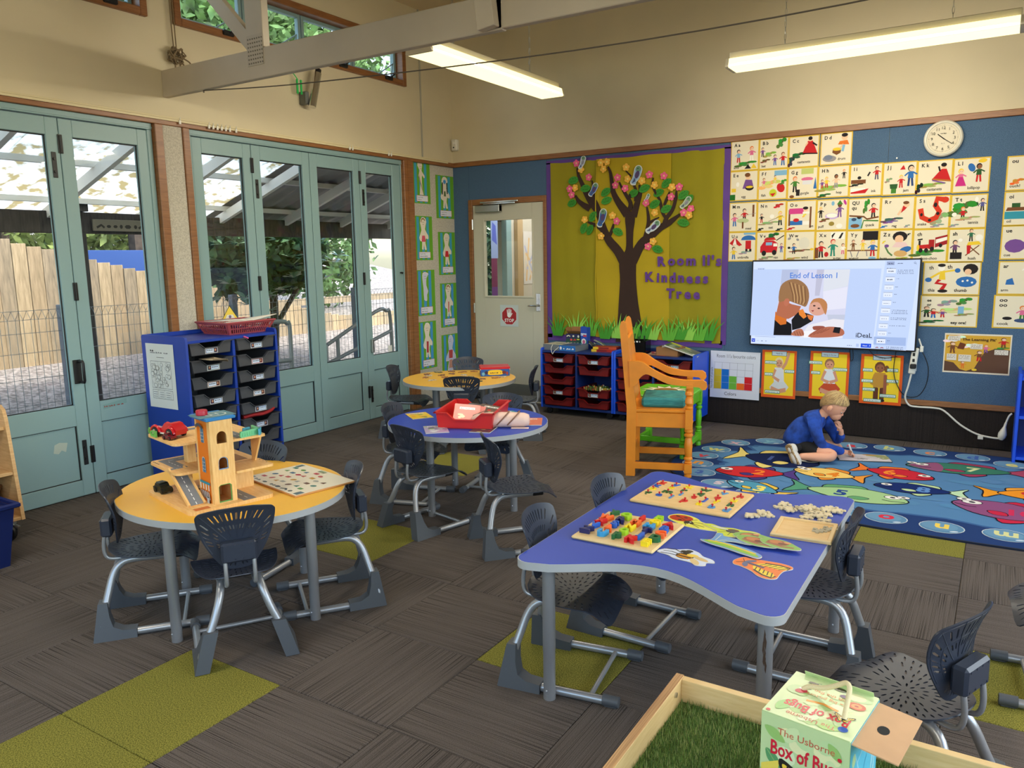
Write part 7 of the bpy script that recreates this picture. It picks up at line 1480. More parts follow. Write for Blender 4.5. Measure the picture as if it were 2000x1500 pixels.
for s in (-1,1): p.line([(.0+s*.014+.005,-.018),(.0+s*.014+.005,.018)],.006,(200,206,196))
p.line([(-.008,0),(.02,0)],.006,(200,206,196)); q = gx('helipad_print', p, PAPER); q.location = ((tx0+tx1)/2,(ty0+ty1)/2,th+.0121); q.rotation_euler = (0,0,PI/2)
m = MB(); m.lathe([(.0205,0),(.022,.002),(.022,.018),(.020,.021)],20,M=T(tx0+.045,ty0+.012,th+.0125)); gx('red_knob', m, mat('garage_red', (170,24,50), .4))
gx('deck_lower', plate(-.02,.275,.02,.365,.130,.010)); gx('deck_lower', plate(.27,.41,.2,.365,.130,.010,.01))
p = Pic(dz=.0001); p.poly([(.0,.05),(.19,.05),(.19,.10),(.06,.10),(.06,.30),(.0,.30)],ROAD); p.rect(.13,.2,.25,.33,(150,110,70))
for k in range(5): p.rect(.028,.08+k*.045,.031,.105+k*.045,RW_); p.rect(.05+k*.03,.074,.068+k*.03,.077,RW_)
for k in range(4): p.ell(.01+k*.018,.03,.005,.003,(70,50,30)); p.ell(.28+.03*k,.352,.004,.003,(70,50,30))
gx('lower_road', p, PAINT).location = (0,0,.1302)
gx('deck_upper', plate(-.02,.275,.02,.36,.250,.010)); gx('deck_upper', plate(.268,.365,.2,.36,.250,.010,.012))
p = Pic(dz=.0001); p.rect(.08,.24,.355,.29,ROAD); p.rect(.01,.05,.05,.29,ROAD)
for k in range(6): p.rect(.1+k*.042,.264,.124+k*.042,.267,RW_)
gx('upper_road', p, PAINT).location = (0,0,.2502)
gx('post', B(.10,.14,.12,.16,.130,.240,.004)); gx('post', B(.09,.13,.10,.14,.014,.120,.004))
m = MB(); m.prism([(.275,.13),(.30,.13),(.36,.24),(.275,.24)], .335, .343, M=XZ); gx('bracket', m); gx('bracket', B(.26,.268,.22,.34,.014,.12))
# ramp
rm = MB(); L_ = math.hypot(.18,.116); ang = math.atan2(.116,.18)
RM = T(.185,.020,.134,0,0,ang)
m = MB(); m.bx(0,L_,0,.068,-.008,.0,M=RM); m.bx(0,L_,0,.008,.0,.006,M=RM); m.bx(0,L_,.060,.068,0,.006,M=RM); rp_ = gx('ramp', m)
p = Pic(dz=.0001); p.rect(.0,.008,L_,.060,ROAD)
for k in range(9): p.rect(.006+k*.024,.0325,.020+k*.024,.0355,RW_)
p.v = [tuple(RM@V3(v)) for v in p.v]; obj('ramp_road', p, PAINT, rp_, smooth=0)
# railings on the upper deck
grn2 = mat('garage_green', (120,190,90), .5); aqua = mat('garage_aqua', (80,170,200), .5); mint = mat('garage_mint', (116,200,150), .5)
for (x, y, l, rz, mm, hh) in ((-.012,.03,.05,1.35,grn2,.026),(.035,.022,.055,0,grn2,.026),(-.012,.28,.06,1.57,grn2,.024),(.275,.345,.08,-.1,mint,.026),(.365,.25,.09,1.75,mint,.026),(.34,.35,.04,-.6,aqua,.026),(.285,.30,.03,1.57,aqua,.022)):
    m = MB(); M_ = T(x,y,.2502,rz); m.bx(0,l,-.004,.004,0,.005,M=M_); m.bx(0,l,-.004,.004,hh-.006,hh,M=M_); n = int(l/.011)
    for k in range(n+1): m.bx(k*l/n-.0022,k*l/n+.0022,-.003,.003,.005,hh-.006,M=M_)
    m.bx(0,l,-.001,.001,.0,hh,M=M_); gx('railing', m, mm)
def car(label, x, y, z, rz, s, mb, mh, kind='car'):
    c, q = math.cos(math.atan2(-.225,.974)), math.sin(math.atan2(-.225,.974)); wx, wy = 1.874+c*x-q*y, -4.78+q*x+c*y
    t = thing('toy_'+kind, label, 'toy car', (wx,wy,TZ+z), rz+math.atan2(-.225,.974))
    m = MB(); m.prism([(a*s,b_*s) for a, b_ in ((-.045,.008),(.045,.008),(.048,.018),(.040,.026),(.018,.028),(.004,.042),(-.024,.042),(-.034,.028),(-.047,.024))], -.021*s, .021*s, M=XZ); m.bx(-.03*s,.01*s,-.016*s,.016*s,.04*s,.045*s,.002); obj('car_body', m, mb, t)
    m = MB(); m.bx(-.021*s,.012*s,-.0215*s,.0215*s,.030*s,.038*s,.001); obj('car_window', m, dark, t)
    for a in (-.027,.029):
        for e in (-1, 1):
            m = MB(); m.lathe([(.010*s,-.004*s),(.0125*s,-.003*s),(.0125*s,.003*s),(.010*s,.004*s)],14,M=T(a*s,e*.021*s,.0125*s,0,PI/2)); wl_ = obj('wheel', m, black, t); m = MB(); m.lathe([(.007*s,-.0047*s),(.007*s,.0047*s)],10,M=T(a*s,e*.021*s,.0125*s,0,PI/2)); obj('hub_cap', m, mh, wl_)
    return t
redc = mat('toy_red', (200,24,36), .25, coat=.5); maro = mat('toy_maroon', (110,14,30), .25, coat=.4); darkg = mat('toy_black_green', (26,34,22), .4); pinkc = mat('toy_pink', (226,150,140), .5)
# big red roadster with curved mudguards
t = thing('toy_roadster', 'big red wooden roadster with pink nose on the upper garage deck', 'toy car', (1.99,-4.735,TZ+.2505), math.radians(-178))
m = MB(); m.prism([(-.075,.014),(.03,.014),(.085,.012),(.09,.024),(.06,.034),(.01,.040),(-.005,.056),(-.035,.062),(-.055,.058),(-.078,.034)], -.026, .026, M=XZ); obj('car_body', m, redc, t)
m = MB(); m.sph((.075,0,.022),(.024,.022,.014),10,7); obj('nose', m, pinkc, t)
for a in (-.045,.045):
    for e in (-1, 1):
        m = MB(); m.tube([(a+.026*math.cos(q),e*.030,.021+.024*math.sin(q)) for q in [PI*k/8 for k in range(9)]],.006,6); obj('mudguard', m, redc, t)
        m = MB(); m.lathe([(.016,-.006),(.020,-.004),(.020,.004),(.016,.006)],16,M=T(a,e*.031,.020,0,PI/2)); wl_ = obj('wheel', m, black, t); m = MB(); m.lathe([(.012,-.007),(.012,.007)],12,M=T(a,e*.031,.020,0,PI/2)); obj('hub_cap', m, chrome, wl_)
m = MB(); m.bx(-.02,.02,-.028,.028,.014,.020); obj('running_board', m, whitep, t)
car('small dark red wooden car in front of the roadster on the upper deck', .165, .045, .2505, .25, .62, maro, maro)
car('black and green toy steam engine on the garage base behind the ramp', .075, .035, .0145, .1, .95, darkg, darkg, 'engine')
car('little white and black toy van under the lower garage deck', .225, .13, .0145, 1.4, .8, mat('toy_white', (214,214,210), .4), maro, 'van')
# picture lotto board on the yellow table
lb = thing('picture_board', 'white picture game board with rows of little coloured pictures on the yellow table', 'board', (2.050,-4.430,TZ), math.atan2(-.082,.392)); lb.scale = (1.05,1,1)
obj('board', B(0,.41,0,.296,0,.008,.002), mat('board_wood', (196,140,80), .6), lb)
p = Pic(dz=.00002); p.rect(.003,.003,.407,.293,(232,222,198)); 
p.rect(.012,.245,.04,.285,(90,110,114)); p.rect(.37,.012,.4,.05,(90,110,114)); p.rect(.012,.012,.034,.04,(90,110,114))
p.scrib(.05,.018,.30,.026,(70,76,76),9)
cols = [(196,60,70),(60,130,120),(214,160,60),(80,120,150),(120,80,60),(200,90,90),(110,160,90),(170,170,160)]
for k in range(26):
    x, y = .05+(k%7)*.048+R.uniform(-.008,.008), .075+(k//7)*.052+R.uniform(-.008,.008); c = cols[(k*5)%8]
    if k % 3 == 0: p.rect(x-.014,y-.008,x+.014,y+.010,c)
    elif k % 3 == 1: p.poly(star(.016,.008,5),c) if False else p.ell(x,y,.015,.010,c,k)
    else: p.poly([(x-.014,y-.008),(x+.012,y-.010),(x+.004,y+.012),(x-.006,y+.004)],c)
    p.line([(x-.012,y-.002),(x+.010,y+.006)],.002,(60,50,50))
p.rect(.17,.262,.215,.284,(150,160,120)); p.scrib(.17,.268,.045,.01,(60,70,60)); obj('picture_print', p, GLOSSP, lb, loc=(0,0,.0081), smooth=0)
# round blue table: red tray of books, pink pencil case, booklets
RT2 = [q.mesh('tray') for q in tray_mesh(.335, .092, .42)]
rt = tray('bright red plastic tray of booklets on the round blue table', (2.325,-3.155,TZ+.0005), math.radians(20), RT2, redb, None, None, None, 'red_tray'); rt.location = (2.325,-3.13,TZ+.0005)
def booklet(label, x, y, rz, w_, h_, c, draw=None, z=0, rot=None, group='booklets on the round blue table'):
    t = thing('booklet', label, 'book', (x,y,TZ+.0006+z), rz, group, rot)
    obj('pages', B(-w_/2,w_/2,-h_/2,h_/2,0,.0035), mat('book_pages', (226,220,206), .8), t)
    p = Pic(dz=.00003); p.rect(-w_/2,-h_/2,w_/2,h_/2,c)
    if draw: draw(p)
    obj('cover', p, GLOSSP, t, loc=(0,0,.0036), smooth=0); return t
def dots(cs, n=14, s=.02):
    def f(p):
        for k in range(n): p.ell(R.uniform(-.05,.05),R.uniform(-.07,.07),R.uniform(.4,1)*s,R.uniform(.3,.7)*s,R.choice(cs))
        p.rect(-.045,.055,.045,.075,(240,240,236)); p.scrib(-.04,.06,.08,.012,(70,60,60))
    return f
booklet('yellow booklet at the left of the round blue table', 1.865,-2.965, .95, .13,.18, (236,196,40), dots([(246,226,120),(226,160,40),(120,160,90)]))
booklet('white and purple booklet in front of the red tray', 2.195,-3.225, .75, .13,.19, (176,160,196), dots([(226,226,230),(120,90,150),(150,190,120)],22))
booklet('blue and green booklet behind the pencil case', 2.345,-2.66, 1.2, .14,.18, (70,130,180), dots([(150,200,120),(60,160,190),(230,230,220)],20))
booklet('orange red booklet at the right edge of the round blue table', 2.555,-2.80, .5, .15,.20, (220,110,80), dots([(236,170,140),(226,130,100)],8))
booklet('dark booklet half under the pink pencil case', 2.435,-3.10, .3, .12,.16, (60,60,70), dots([(200,200,120),(180,60,60)],8))
def inred(label, x, y, z, rz, tilt, c, g): booklet(label, x, y, rz, .15, .20, c, dots([(244,220,160),(220,60,50)],6), z, (tilt,.1,rz), 'booklets in the red tray')
inred('orange red booklet leaning at the front of the red tray', 2.275,-3.04, .05, .55, .55, (226,80,60), 0)
inred('pink striped booklet leaning in the middle of the red tray', 2.25,-2.965, .045, .4, .35, (226,120,110), 0)
inred('grey booklet lying at the back of the red tray', 2.22,-2.86, .045, .3, .2, (90,90,96), 0)
inred('dark brown booklet lying on the right side of the red tray', 2.30,-2.86, .05, .2, .15, (110,90,80), 0)
pc = thing('pencil_case', 'pale pink leather pencil case with brown straps on the round blue table', 'pencil case', (2.475,-2.975,TZ), math.radians(27))
leather = mat('pale_pink_leather', (232,196,180), .55, bump=(60,.08)); strap = mat('brown_strap', (136,96,76), .6)
m = MB(); rings_ = []
PCX = [(-.175,.012,.012),(-.165,.03,.026),(-.14,.048,.040),(-.06,.056,.050),(.06,.056,.050),(.13,.052,.046),(.155,.04,.036),(.162,.02,.02)]
vs = []; nn = 18
for x, ry, rz_ in PCX:
    for k in range(nn):
        a = 2*PI*k/nn; vs.append((x, ry*math.cos(a), max(.001, .042+rz_*math.sin(a)*.9-.004)))
m.add(vs, [(i*nn+k, i*nn+(k+1)%nn, (i+1)*nn+(k+1)%nn, (i+1)*nn+k) for i in range(len(PCX)-1) for k in range(nn)]+[tuple(range(nn))[::-1], tuple((len(PCX)-1)*nn+k for k in range(nn))]); obj('case_body', m, leather, pc, smooth=60)
for o in (.0, .06): 
    m = MB(); m.tube([(o+.045*math.sin(a),-.058*math.cos(a),.0415+.0475*math.sin(a)) for a in [-.5+PI*1.1*k/12 for k in range(13)]],.004,5); obj('strap', m, strap, pc)
m = MB(); m.bx(.06,.16,-.07,-.045,.0,.006,.002); obj('flap', m, leather, pc); m = MB(); m.tube([(-.165,0,.064),(-.10,.0,.088),(.0,0,.092)],.0025,5); obj('seam', m, strap, pc)
# far yellow table: box and scattered pieces
p = Pic(); p.rect(0,0,.235,.07,(34,90,170)); p.rect(0,.055,.235,.07,(196,30,40)); p.poly(smoothloop([(.06,.012),(.12,.008),(.18,.014),(.17,.044),(.12,.050),(.065,.044)],3),(240,200,50)); p.scrib(.075,.022,.09,.014,(60,50,60)); p.ell(.045,.028,.014,.014,(60,40,60)); p.ell(.19,.028,.016,.014,(120,50,40)); p.ell(.02,.018,.012,.014,(120,180,200)); p.ell(.215,.02,.01,.014,(160,60,50)); p.flip()
gb = thing('game_box', 'red and blue boxed game on the far yellow table', 'box', (1.335,-1.32,TZ), math.radians(38))
obj('box_base', B(-.1175,.1175,-.08,.08,0,.060,.002), mat('box_blue', (34,84,160), .5), gb); obj('box_lid', B(-.122,.122,-.085,.085,.046,.075,.002), mat('box_red', (190,30,38), .4), gb); obj('front_print', p, GLOSSP, gb, loc=(-.1175,-.0856,.002), smooth=0)
obj('lid_stripe', B(-.1222,.1222,-.0853,-.0848,.050,.060), pw, gb)
pj = MB(); pj.prism([(x*1.6,y*1.1) for x,y in JIG], 0, .004); PJ = []
for k, c in enumerate(((120,80,60),(150,100,60),(176,166,150),(90,96,80))): me = pj.mesh('animal_piece'); me.materials.append(mat('piece_%s' % ['brown','tan','pale','olive'][k], c, .6, var=(60,.3))); PJ.append(me)
for i, (x, y) in enumerate([(.82,-1.56),(.92,-1.718),(1.06,-1.797),(.84,-1.43),(.90,-1.33),(1.019,-1.321),(1.12,-1.45),(1.24,-1.53),(1.38,-1.572),(1.44,-1.47),(1.46,-1.40),(1.422,-1.676),(.96,-1.55),(1.05,-1.62),(1.17,-1.70),(1.29,-1.66),(.99,-1.44),(1.08,-1.25),(.88,-1.62),(1.30,-1.80)]):
    o = bpy.data.objects.new('animal_piece', PJ[i%4]); COL.link(o); o.location = (x,y,TZ+.0004); o.rotation_euler = (0,0,R.random()*6); tag(o, 'flat brown printed puzzle piece scattered on the far yellow table', 'puzzle piece', 'scattered puzzle pieces on the far table')

# ================================================================ GRASS TRAY AND BOX IN THE FOREGROUND
gtr = thing('grass_tray', 'plywood sided play tray of artificial grass in the right foreground', 'tray', (4.95,-5.60,0))
def tx(name, m, mm): return obj(name, m, mm, gtr, loc=(-4.95,5.60,0))
layer = mat('ply_layers', (206,164,112), .6, kind='wood', rgb2=(128,82,48), scale=(170,1,1)); inner_ = mat('ply_face', (214,178,120), .5, kind='wood', rgb2=(226,194,140), scale=(3,3,30))
X0, X1, Y0, Y1 = 4.250, 5.65, -6.25, -4.94
tx('side_board', B(X0,X0+.020,Y0,Y1,.36,.45,.001), inner_); tx('side_board', B(X1-.02,X1,Y0,Y1,.36,.45,.001), inner_); tx('end_board', B(X0+.02,X1-.02,Y1-.020,Y1,.36,.449,.001), inner_); tx('end_board', B(X0+.02,X1-.02,Y0,Y0+.02,.36,.449,.001), inner_)
tx('edge_band', B(X0+.0005,X0+.0195,Y0,Y1,.4502,.4508), layer)
tx('tray_floor', B(X0+.02,X1-.02,Y0+.02,Y1-.02,.37,.385), inner_)
m = MB(); m.tube([(X0+.02,Y1-.06,.43),(X0+.024,Y1-.06,.43)],.006,10); tx('screw', m, steel)
for x in (X0+.06, X1-.06):
    for y in (Y0+.06, Y1-.06): tx('leg', B(x-.025,x+.025,y-.025,y+.025,0,.37,.003), inner_)
turf = mat('turf_blades', (62,84,28), .8); m = MB(); q = random.Random(11)
gm_ = MB(); gm_.add([], [])
cols = [(98,130,48),(74,108,40),(126,150,76),(160,166,100),(62,92,34)]
for k in range(52000):
    x = X0+.022+q.random()*(.78 if q.random() < .9 else 1.33); y = Y1-.022-q.random()*.62; z = .386; h = .012+.014*q.random(); a = q.random()*6.283; l = .013*q.random(); c, s = math.cos(a), math.sin(a); w_ = .0011
    n = len(m.v); m.v += [(x-s*w_,y+c*w_,z),(x+s*w_,y-c*w_,z),(x+c*l,y+s*l,z+h)]; m.f.append((n,n+1,n+2)); m.c.append(cols[int(q.random()*5)])
m.hascol = True
gr = tx('grass_pile', m, mat('grass_print', kind='paint', rough=.8)); gr['kind'] = 'stuff'
tx('grass_mat', B(X0+.02,X1-.02,Y0+.02,Y1-.02,.385,.3925), mat('turf_base', (56,80,30), .95, kind='speck', rgb2=(92,116,50), scale=200))
# box of bugs: leaning back a little on the grass, rope handle and an open side flap
bb = thing('card_box', 'Box of Bugs card box with rope handle and open side flap on the grass tray', 'box', (4.525,-5.236,.3930), math.radians(-8))
BWd, BDp, BHt = .162, .178, .207
paleg = mat('box_pale_green', (186,206,150), .45)
obj('carton', B(0,BWd,0,BDp,0,BHt,.002), paleg, bb)
def leafy(p, w_, h_, n, sd):
    q = random.Random(sd)
    for k in range(n): p.ell(.024+q.random()*(w_-.048), .024+q.random()*(h_-.048), .010+q.random()*.012, .008+q.random()*.012, q.choice([(206,222,170),(170,200,130),(214,226,186),(190,214,160),(226,226,176)]), q.random()*3)
def leafshape(p, x, y, s, a, c):
    P = [(.0,0),(.5,.32),(1,.3),(1.5,0),(1,-.3),(.5,-.32)]; ca, sa = math.cos(a), math.sin(a); P = smoothloop(P,3); p.poly([(x+s*(u*ca-v*sa), y+s*(u*sa+v*ca)) for u, v in P], c); p.line([(x,y),(x+s*1.5*ca,y+s*1.5*sa)],.0012,(150,186,110))
PKB = (206,36,60)
def tiger(p, x, y, s):
    for e in (-1, 1):
        p.poly([(x+e*u*s, y+v*s) for u, v in smoothloop([(.02,.1),(.3,.55),(.95,.9),(1.05,.65),(.8,.3),(.5,-.1),(.3,-.5),(.05,-.3)],3)], BLK); p.poly([(x+e*u*s, y+v*s) for u, v in smoothloop([(.05,.08),(.32,.45),(.85,.72),(.92,.6),(.72,.3),(.45,-.05),(.28,-.38),(.06,-.22)],3)], (236,200,70))
        for k in range(4): p.line([(x+e*(.15+k*.2)*s,y+(.32+k*.12)*s),(x+e*(.12+k*.17)*s,y+(-.15+k*.12)*s)],.06*s,BLK)
    p.line([(x,y+.25*s),(x,y-.45*s)],.10*s,(60,60,50)); p.line([(x,y+.2*s),(x-.14*s,y+.6*s)],.015*s,BLK); p.line([(x,y+.2*s),(x+.14*s,y+.6*s)],.015*s,BLK)
p = Pic(dz=.00002); p.rect(.001,.001,BWd-.001,BHt-.001,(192,212,158)); leafy(p,BWd,BHt,40,1); p.rect(.0015,.0015,BWd-.0015,.09,(150,186,110)); leafshape(p,.008,.18,.03,-.5,(150,190,110)); leafshape(p,.012,.135,.03,-.9,(90,150,100)); leafshape(p,.125,.19,.026,-.9,(150,190,110)); p.poly([(.004,.10),(.04,.12),(.03,.07),(.004,.06)],(230,206,90))
p.text('The Usborne',.085,.170,.0195,(196,90,70),'c',a=-.02); p.text('Box of Bugs',.084,.128,.040,PKB,'c',sx=.66,bold=.0009); tiger(p,.095,.075,.055); p.ell(.146,.165,.004,.004,PKB); p.flip(); obj('front_print', p, GLOSSP, bb, loc=(0,-.0006,0), smooth=0)
p = Pic(dz=.00002); p.rect(.001,.001,BWd-.001,BDp-.001,(206,222,170)); leafy(p,BWd,BDp,44,2); leafshape(p,.02,.02,.034,1.3,(150,200,120)); leafshape(p,.10,.012,.03,.4,(160,200,110))
p.text('Box of Bugs',.084,.063,.038,PKB,'c',a=PI,sx=.66,bold=.0009); p.text('The Usborne',.084,.026,.017,(200,90,70),'c',a=PI); p.text('Six big picture',.085,.112,.014,(226,130,70),'c',a=PI); p.text('lift the flap',.085,.130,.014,(226,130,70),'c',a=PI); p.line([(.055,.082),(.085,.088),(.115,.080)],.007,(230,150,60)); p.ell(.140,.028,.009,.009,(36,90,180)); p.ell(.010,.008,.004,.004,PKB)
tiger(p,.130,.060,.018); p.ell(.137,.118,.017,.013,(200,80,50)); p.ell(.137,.118,.010,.008,(230,150,90)); p.ell(.137,.118,.004,.003,(170,50,40)); p.ell(.036,.108,.012,.008,(200,40,70),.6); p.line([(.036,.118),(.05,.124)],.002,BLK); p.ell(.046,.150,.010,.004,BLK); p.line([(.036,.146),(.06,.156)],.0015,BLK); p.ell(.095,.158,.012,.007,(60,60,40)); p.ell(.11,.138,.010,.006,(90,60,110))
obj('top_print', p, GLOSSP, bb, loc=(0,0,BHt+.0003), smooth=0)
p = Pic(dz=.00002); p.rect(.002,.002,BDp-.002,BHt-.002,(96,186,214)); leafy(p,BDp,BHt,3,3)
q = random.Random(9)
for k in range(14): p.line([(q.random()*BDp*.9+.01,q.random()*.18+.01),(q.random()*BDp*.9+.01,q.random()*.18+.01)],.004,q.choice([(160,210,226),(170,130,180),(70,160,190),(200,226,230)]))
p.flip(); q = obj('side_print', p, GLOSSP, bb, loc=(BWd+.0006,0,0), rot=(0,0,PI/2), smooth=0)
m = MB(); m.bx(.0,.078,.004,BDp-.008,-.0012,.0012); fl_ = obj('side_flap', m, mat('card_inside', (206,164,124), .7, var=(8,.05)), bb, loc=(BWd,0,BHt-.006), rot=(0,.10,0))
m = MB(); m.lathe([(.013,0),(.013,.0004)],16); m.v = [(x*.8,y*1.1,z) for x,y,z in m.v]; obj('finger_hole', m, dark, fl_, loc=(.032,.085,.0013))
m = MB(); m.bx(0,BWd-.03,-.0008,.0008,0,.014); m.prism([(0,0),(.03,0),(.02,.008)],-.0008,.0008,M=XZ); obj('back_tab', m, paleg, bb, loc=(.02,BDp,BHt-.002), rot=(.5,0,0))
rope = mat('cotton_rope', (232,220,180), .85, kind='wood', rgb2=(206,188,140), scale=(240,240,240)); m = MB(); m.tube(spline([(.036,.116,BHt+.001),(.048,.118,BHt+.010),(.075,.116,BHt+.018),(.100,.112,BHt+.034),(.118,.108,BHt+.048),(.128,.098,BHt+.046),(.130,.085,BHt+.030),(.131,.070,BHt+.012),(.131,.063,BHt+.001)],5),.0048,10); obj('rope_handle', m, rope, bb, smooth=60)
for (x, y) in ((.036,.116),(.131,.063)): m = MB(); m.lathe([(.0065,0),(.0065,.0012)],12); obj('eyelet', m, steel, bb, loc=(x,y,BHt+.0004))

# ================================================================ OUTSIDE THE GLASS DOORS
bark = mat('bark_ground', (92,84,78), .95, kind='speck', rgb2=(150,140,132), scale=22, bump=(1,.5)); pave = mat('concrete_path', (150,150,146), .9, var=(6,.12))
m = MB(); xs = [-.17,-1.0,-2.2,-4.0,-7,-14]; zs = [-.12,-.06,.10,.38,.9,2.2]
m.add([(x,y,z) for x, z in zip(xs,zs) for y in (-14,9)], [(2*i,2*i+1,2*i+3,2*i+2) for i in range(5)]); struct('ground', m, bark)
struct('path', B(-1.35,-.17,-8,5,-.2,-.04), pave)
vp = mat('veranda_white', (238,235,228), .6); darkw = mat('dark_stained_timber', (52,46,42), .8, kind='wood', rgb2=(78,70,64), scale=(2,14,2))
ver = thing('veranda', 'white raftered lean-to veranda roof outside the glass doors', 'veranda', (-1,-2,0))
def vx(name, m, mm): return obj(name, m, mm, ver, loc=(1,2,0))
def slope(x): return 2.60+.355*x
for k in range(-5, 4):
    y = -1.398+.845*k; m = MB(); m.prism([(-.16,slope(-.16)-.09),(-.16,slope(-.16)),(-2.0,slope(-2.0)),(-2.0,slope(-2.0)-.09)], y-.0225, y+.0225, M=Matrix(((1,0,0,0),(0,0,1,0),(0,1,0,0),(0,0,0,1)))); vx('rafter', m, vp)
for x in (-.5,-1.15,-1.8): vx('purlin', B(x-.03,x+.03,-6,1.6,slope(x),slope(x)+.045), vp)
vx('edge_beam', B(-1.98,-1.88,-6,1.6,1.72,1.90,.004), darkw)
lich = mat('lichen_sheet', (246,244,234), .6, kind='lichen', rgb2=(160,140,96)); dms = mat('dark_metal_sheet', (140,140,142), .6, var=(3,.1))
def corr(y0, y1):
    m = MB(); n = int((y1-y0)/.0475)
    for (xa) in (0,): 
        vs = [(x, y0+(y1-y0)*i/n, slope(x)+.052+(.018 if i%4 in (1,2) else 0)) for x in (-.1,-2.3) for i in range(n+1)]; m.add(vs, [(i,i+1,n+2+i,n+1+i) for i in range(n)])
    return m
for k in range(-6, 4):
    y0 = -1.44+.76*k; q = vx('roof_sheet', corr(y0,y0+.77), lich if k < 0 else dms)
for i, (x, y, z0) in enumerate(((-1.93,-2.86,-.0),(-1.93,.62,0),(-1.93,-6.0,0))): vx('post', B(x-.06,x+.06,y-.06,y+.06,z0,1.73,.004), darkw)
vx('bracket_box', B(-1.9,-1.8,-2.95,-2.8,1.90,1.98,.004), darkw)
sg = thing('name_board', 'long narrow weathered name board under the veranda edge', 'sign', (-1.86,-2.75,1.74)); obj('board', B(0,.02,0,.62,0,.10,.003), mat('board_grey', (120,112,96), .8), sg)
p = Pic(); p.scrib(.03,.03,.54,.045,(60,56,48)); p.flip(); obj('faded_lettering', p, PAPER, sg, loc=(.021,0,0), rot=(0,0,PI/2), smooth=0)
# paling fence
pal = [mat('paling_%s' % n, c, .85, kind='wood', rgb2=d, scale=(9,9,1.2)) for n, c, d in (('straw',(122,104,78),(160,138,108)),('grey',(108,95,77),(150,132,106)),('pale',(130,112,84),(172,150,118)))]
pf = thing('paling_fence', 'tall paling fence of straw coloured boards behind the play yard', 'fence', (-4,0,.3))
for k in range(84):
    y = -7.2+.152*k; zt = 1.66-.235*(y+2.2) if y > -3.2 else 1.9
    o = obj('paling', B(-.011,.011,-.074,.074,.05-(.3 if y > 2 else 0),max(.6,zt)-.3+R.uniform(-.008,.008),.003), pal[k%3], pf, loc=(R.uniform(-.006,.006),y,0))
obj('rail', B(-.06,-.012,-7.3,5.5,.5,.6), pal[1], pf)
# welded mesh fence and gate rails
gal = mat('galvanised_wire', (150,154,160), .45, .7); galt = mat('galvanised_tube', (158,160,160), .5, .5)
mf = thing('mesh_fence', 'galvanised loop-topped mesh fence between the path and the yard', 'fence', (-1.35,-3,0))
m = MB()
for k in range(170):
    y = -7.0+.055*k; m.tube([(-1.35,y,-.06),(-1.35,y,1.05),(-1.31,y+.012,1.12),(-1.29,y+.024,1.06)],.0022,3,cap=False)
for z in (0,.2,.4,.6,.8,.95,1.05,1.12): m.tube([(-1.35 if z < 1.1 else -1.31,-7,z),(-1.35 if z < 1.1 else -1.31,2.4,z)],.0026,4)
tag(obj('wire', m, gal, mf, loc=(1.35,3,0)), kind='stuff')
for y in (-5.4,-3.35,-1.75,-.1,1.6): obj('fence_post', B(-.03,.03,y-.03,y+.03,-.1,1.15,.003), mat('post_blue_grey', (96,106,118), .5), mf, loc=(0,3,0))
hr = thing('hand_rail', 'grey tubular hand rails of the ramp outside the folding doors', 'rail', (-1,-.8,0))
for nm, pts in (('hoop',[(-1.0,-1.95,.90),(-1.0,-1.50,.885),(-1.0,-1.42,.86),(-1.0,-1.385,.78),(-1.0,-1.40,-.06)]),('lower_rail',[(-1.0,-1.95,.52),(-1.0,-1.40,.50)]),('sloping_rail',[(-1.0,-.90,.60),(-1.0,-.15,.89),(-1.0,.02,.89),(-1.0,.09,.80),(-1.0,.10,-.06)]),('sloping_rail',[(-1.0,-.92,.40),(-1.0,.10,.66)]),('rail_post',[(-1.0,-.75,-.06),(-1.0,-.75,.66)]),('rail_post',[(-1.0,-.92,-.06),(-1.0,-.92,.60)])):
    m = MB(); m.tube(spline(pts,4),.021,8); obj(nm, m, galt, hr, loc=(1,.8,0))
# slatted bench top by the mesh
bn = thing('slatted_bench', 'low grey slatted bench outside the first glass door', 'bench', (-.75,-4.2,0))
for k in range(6): obj('slat', B(-.24+.082*k,-.17+.082*k,-.8,.8,.40,.425,.003), mat('grey_slat', (132,136,140), .8, kind='wood', rgb2=(168,170,172), scale=(12,1,1)), bn)
for y in (-.6,.6): obj('bench_leg', B(-.22,.22,y-.04,y+.04,-.05,.40,.003), mat('grey_slat'), bn)
# flat blue board for the building edge behind the fence, seen through the second pane
obj_ = thing('blue_building_edge', 'blue building edge behind the paling fence', 'cover', (-4.25,-1.0,1.2)); obj('sheet', B(0,.02,-1.6,.5,.0,.42,.004), mat('blue_sheet', (30,66,128), .6), obj_)
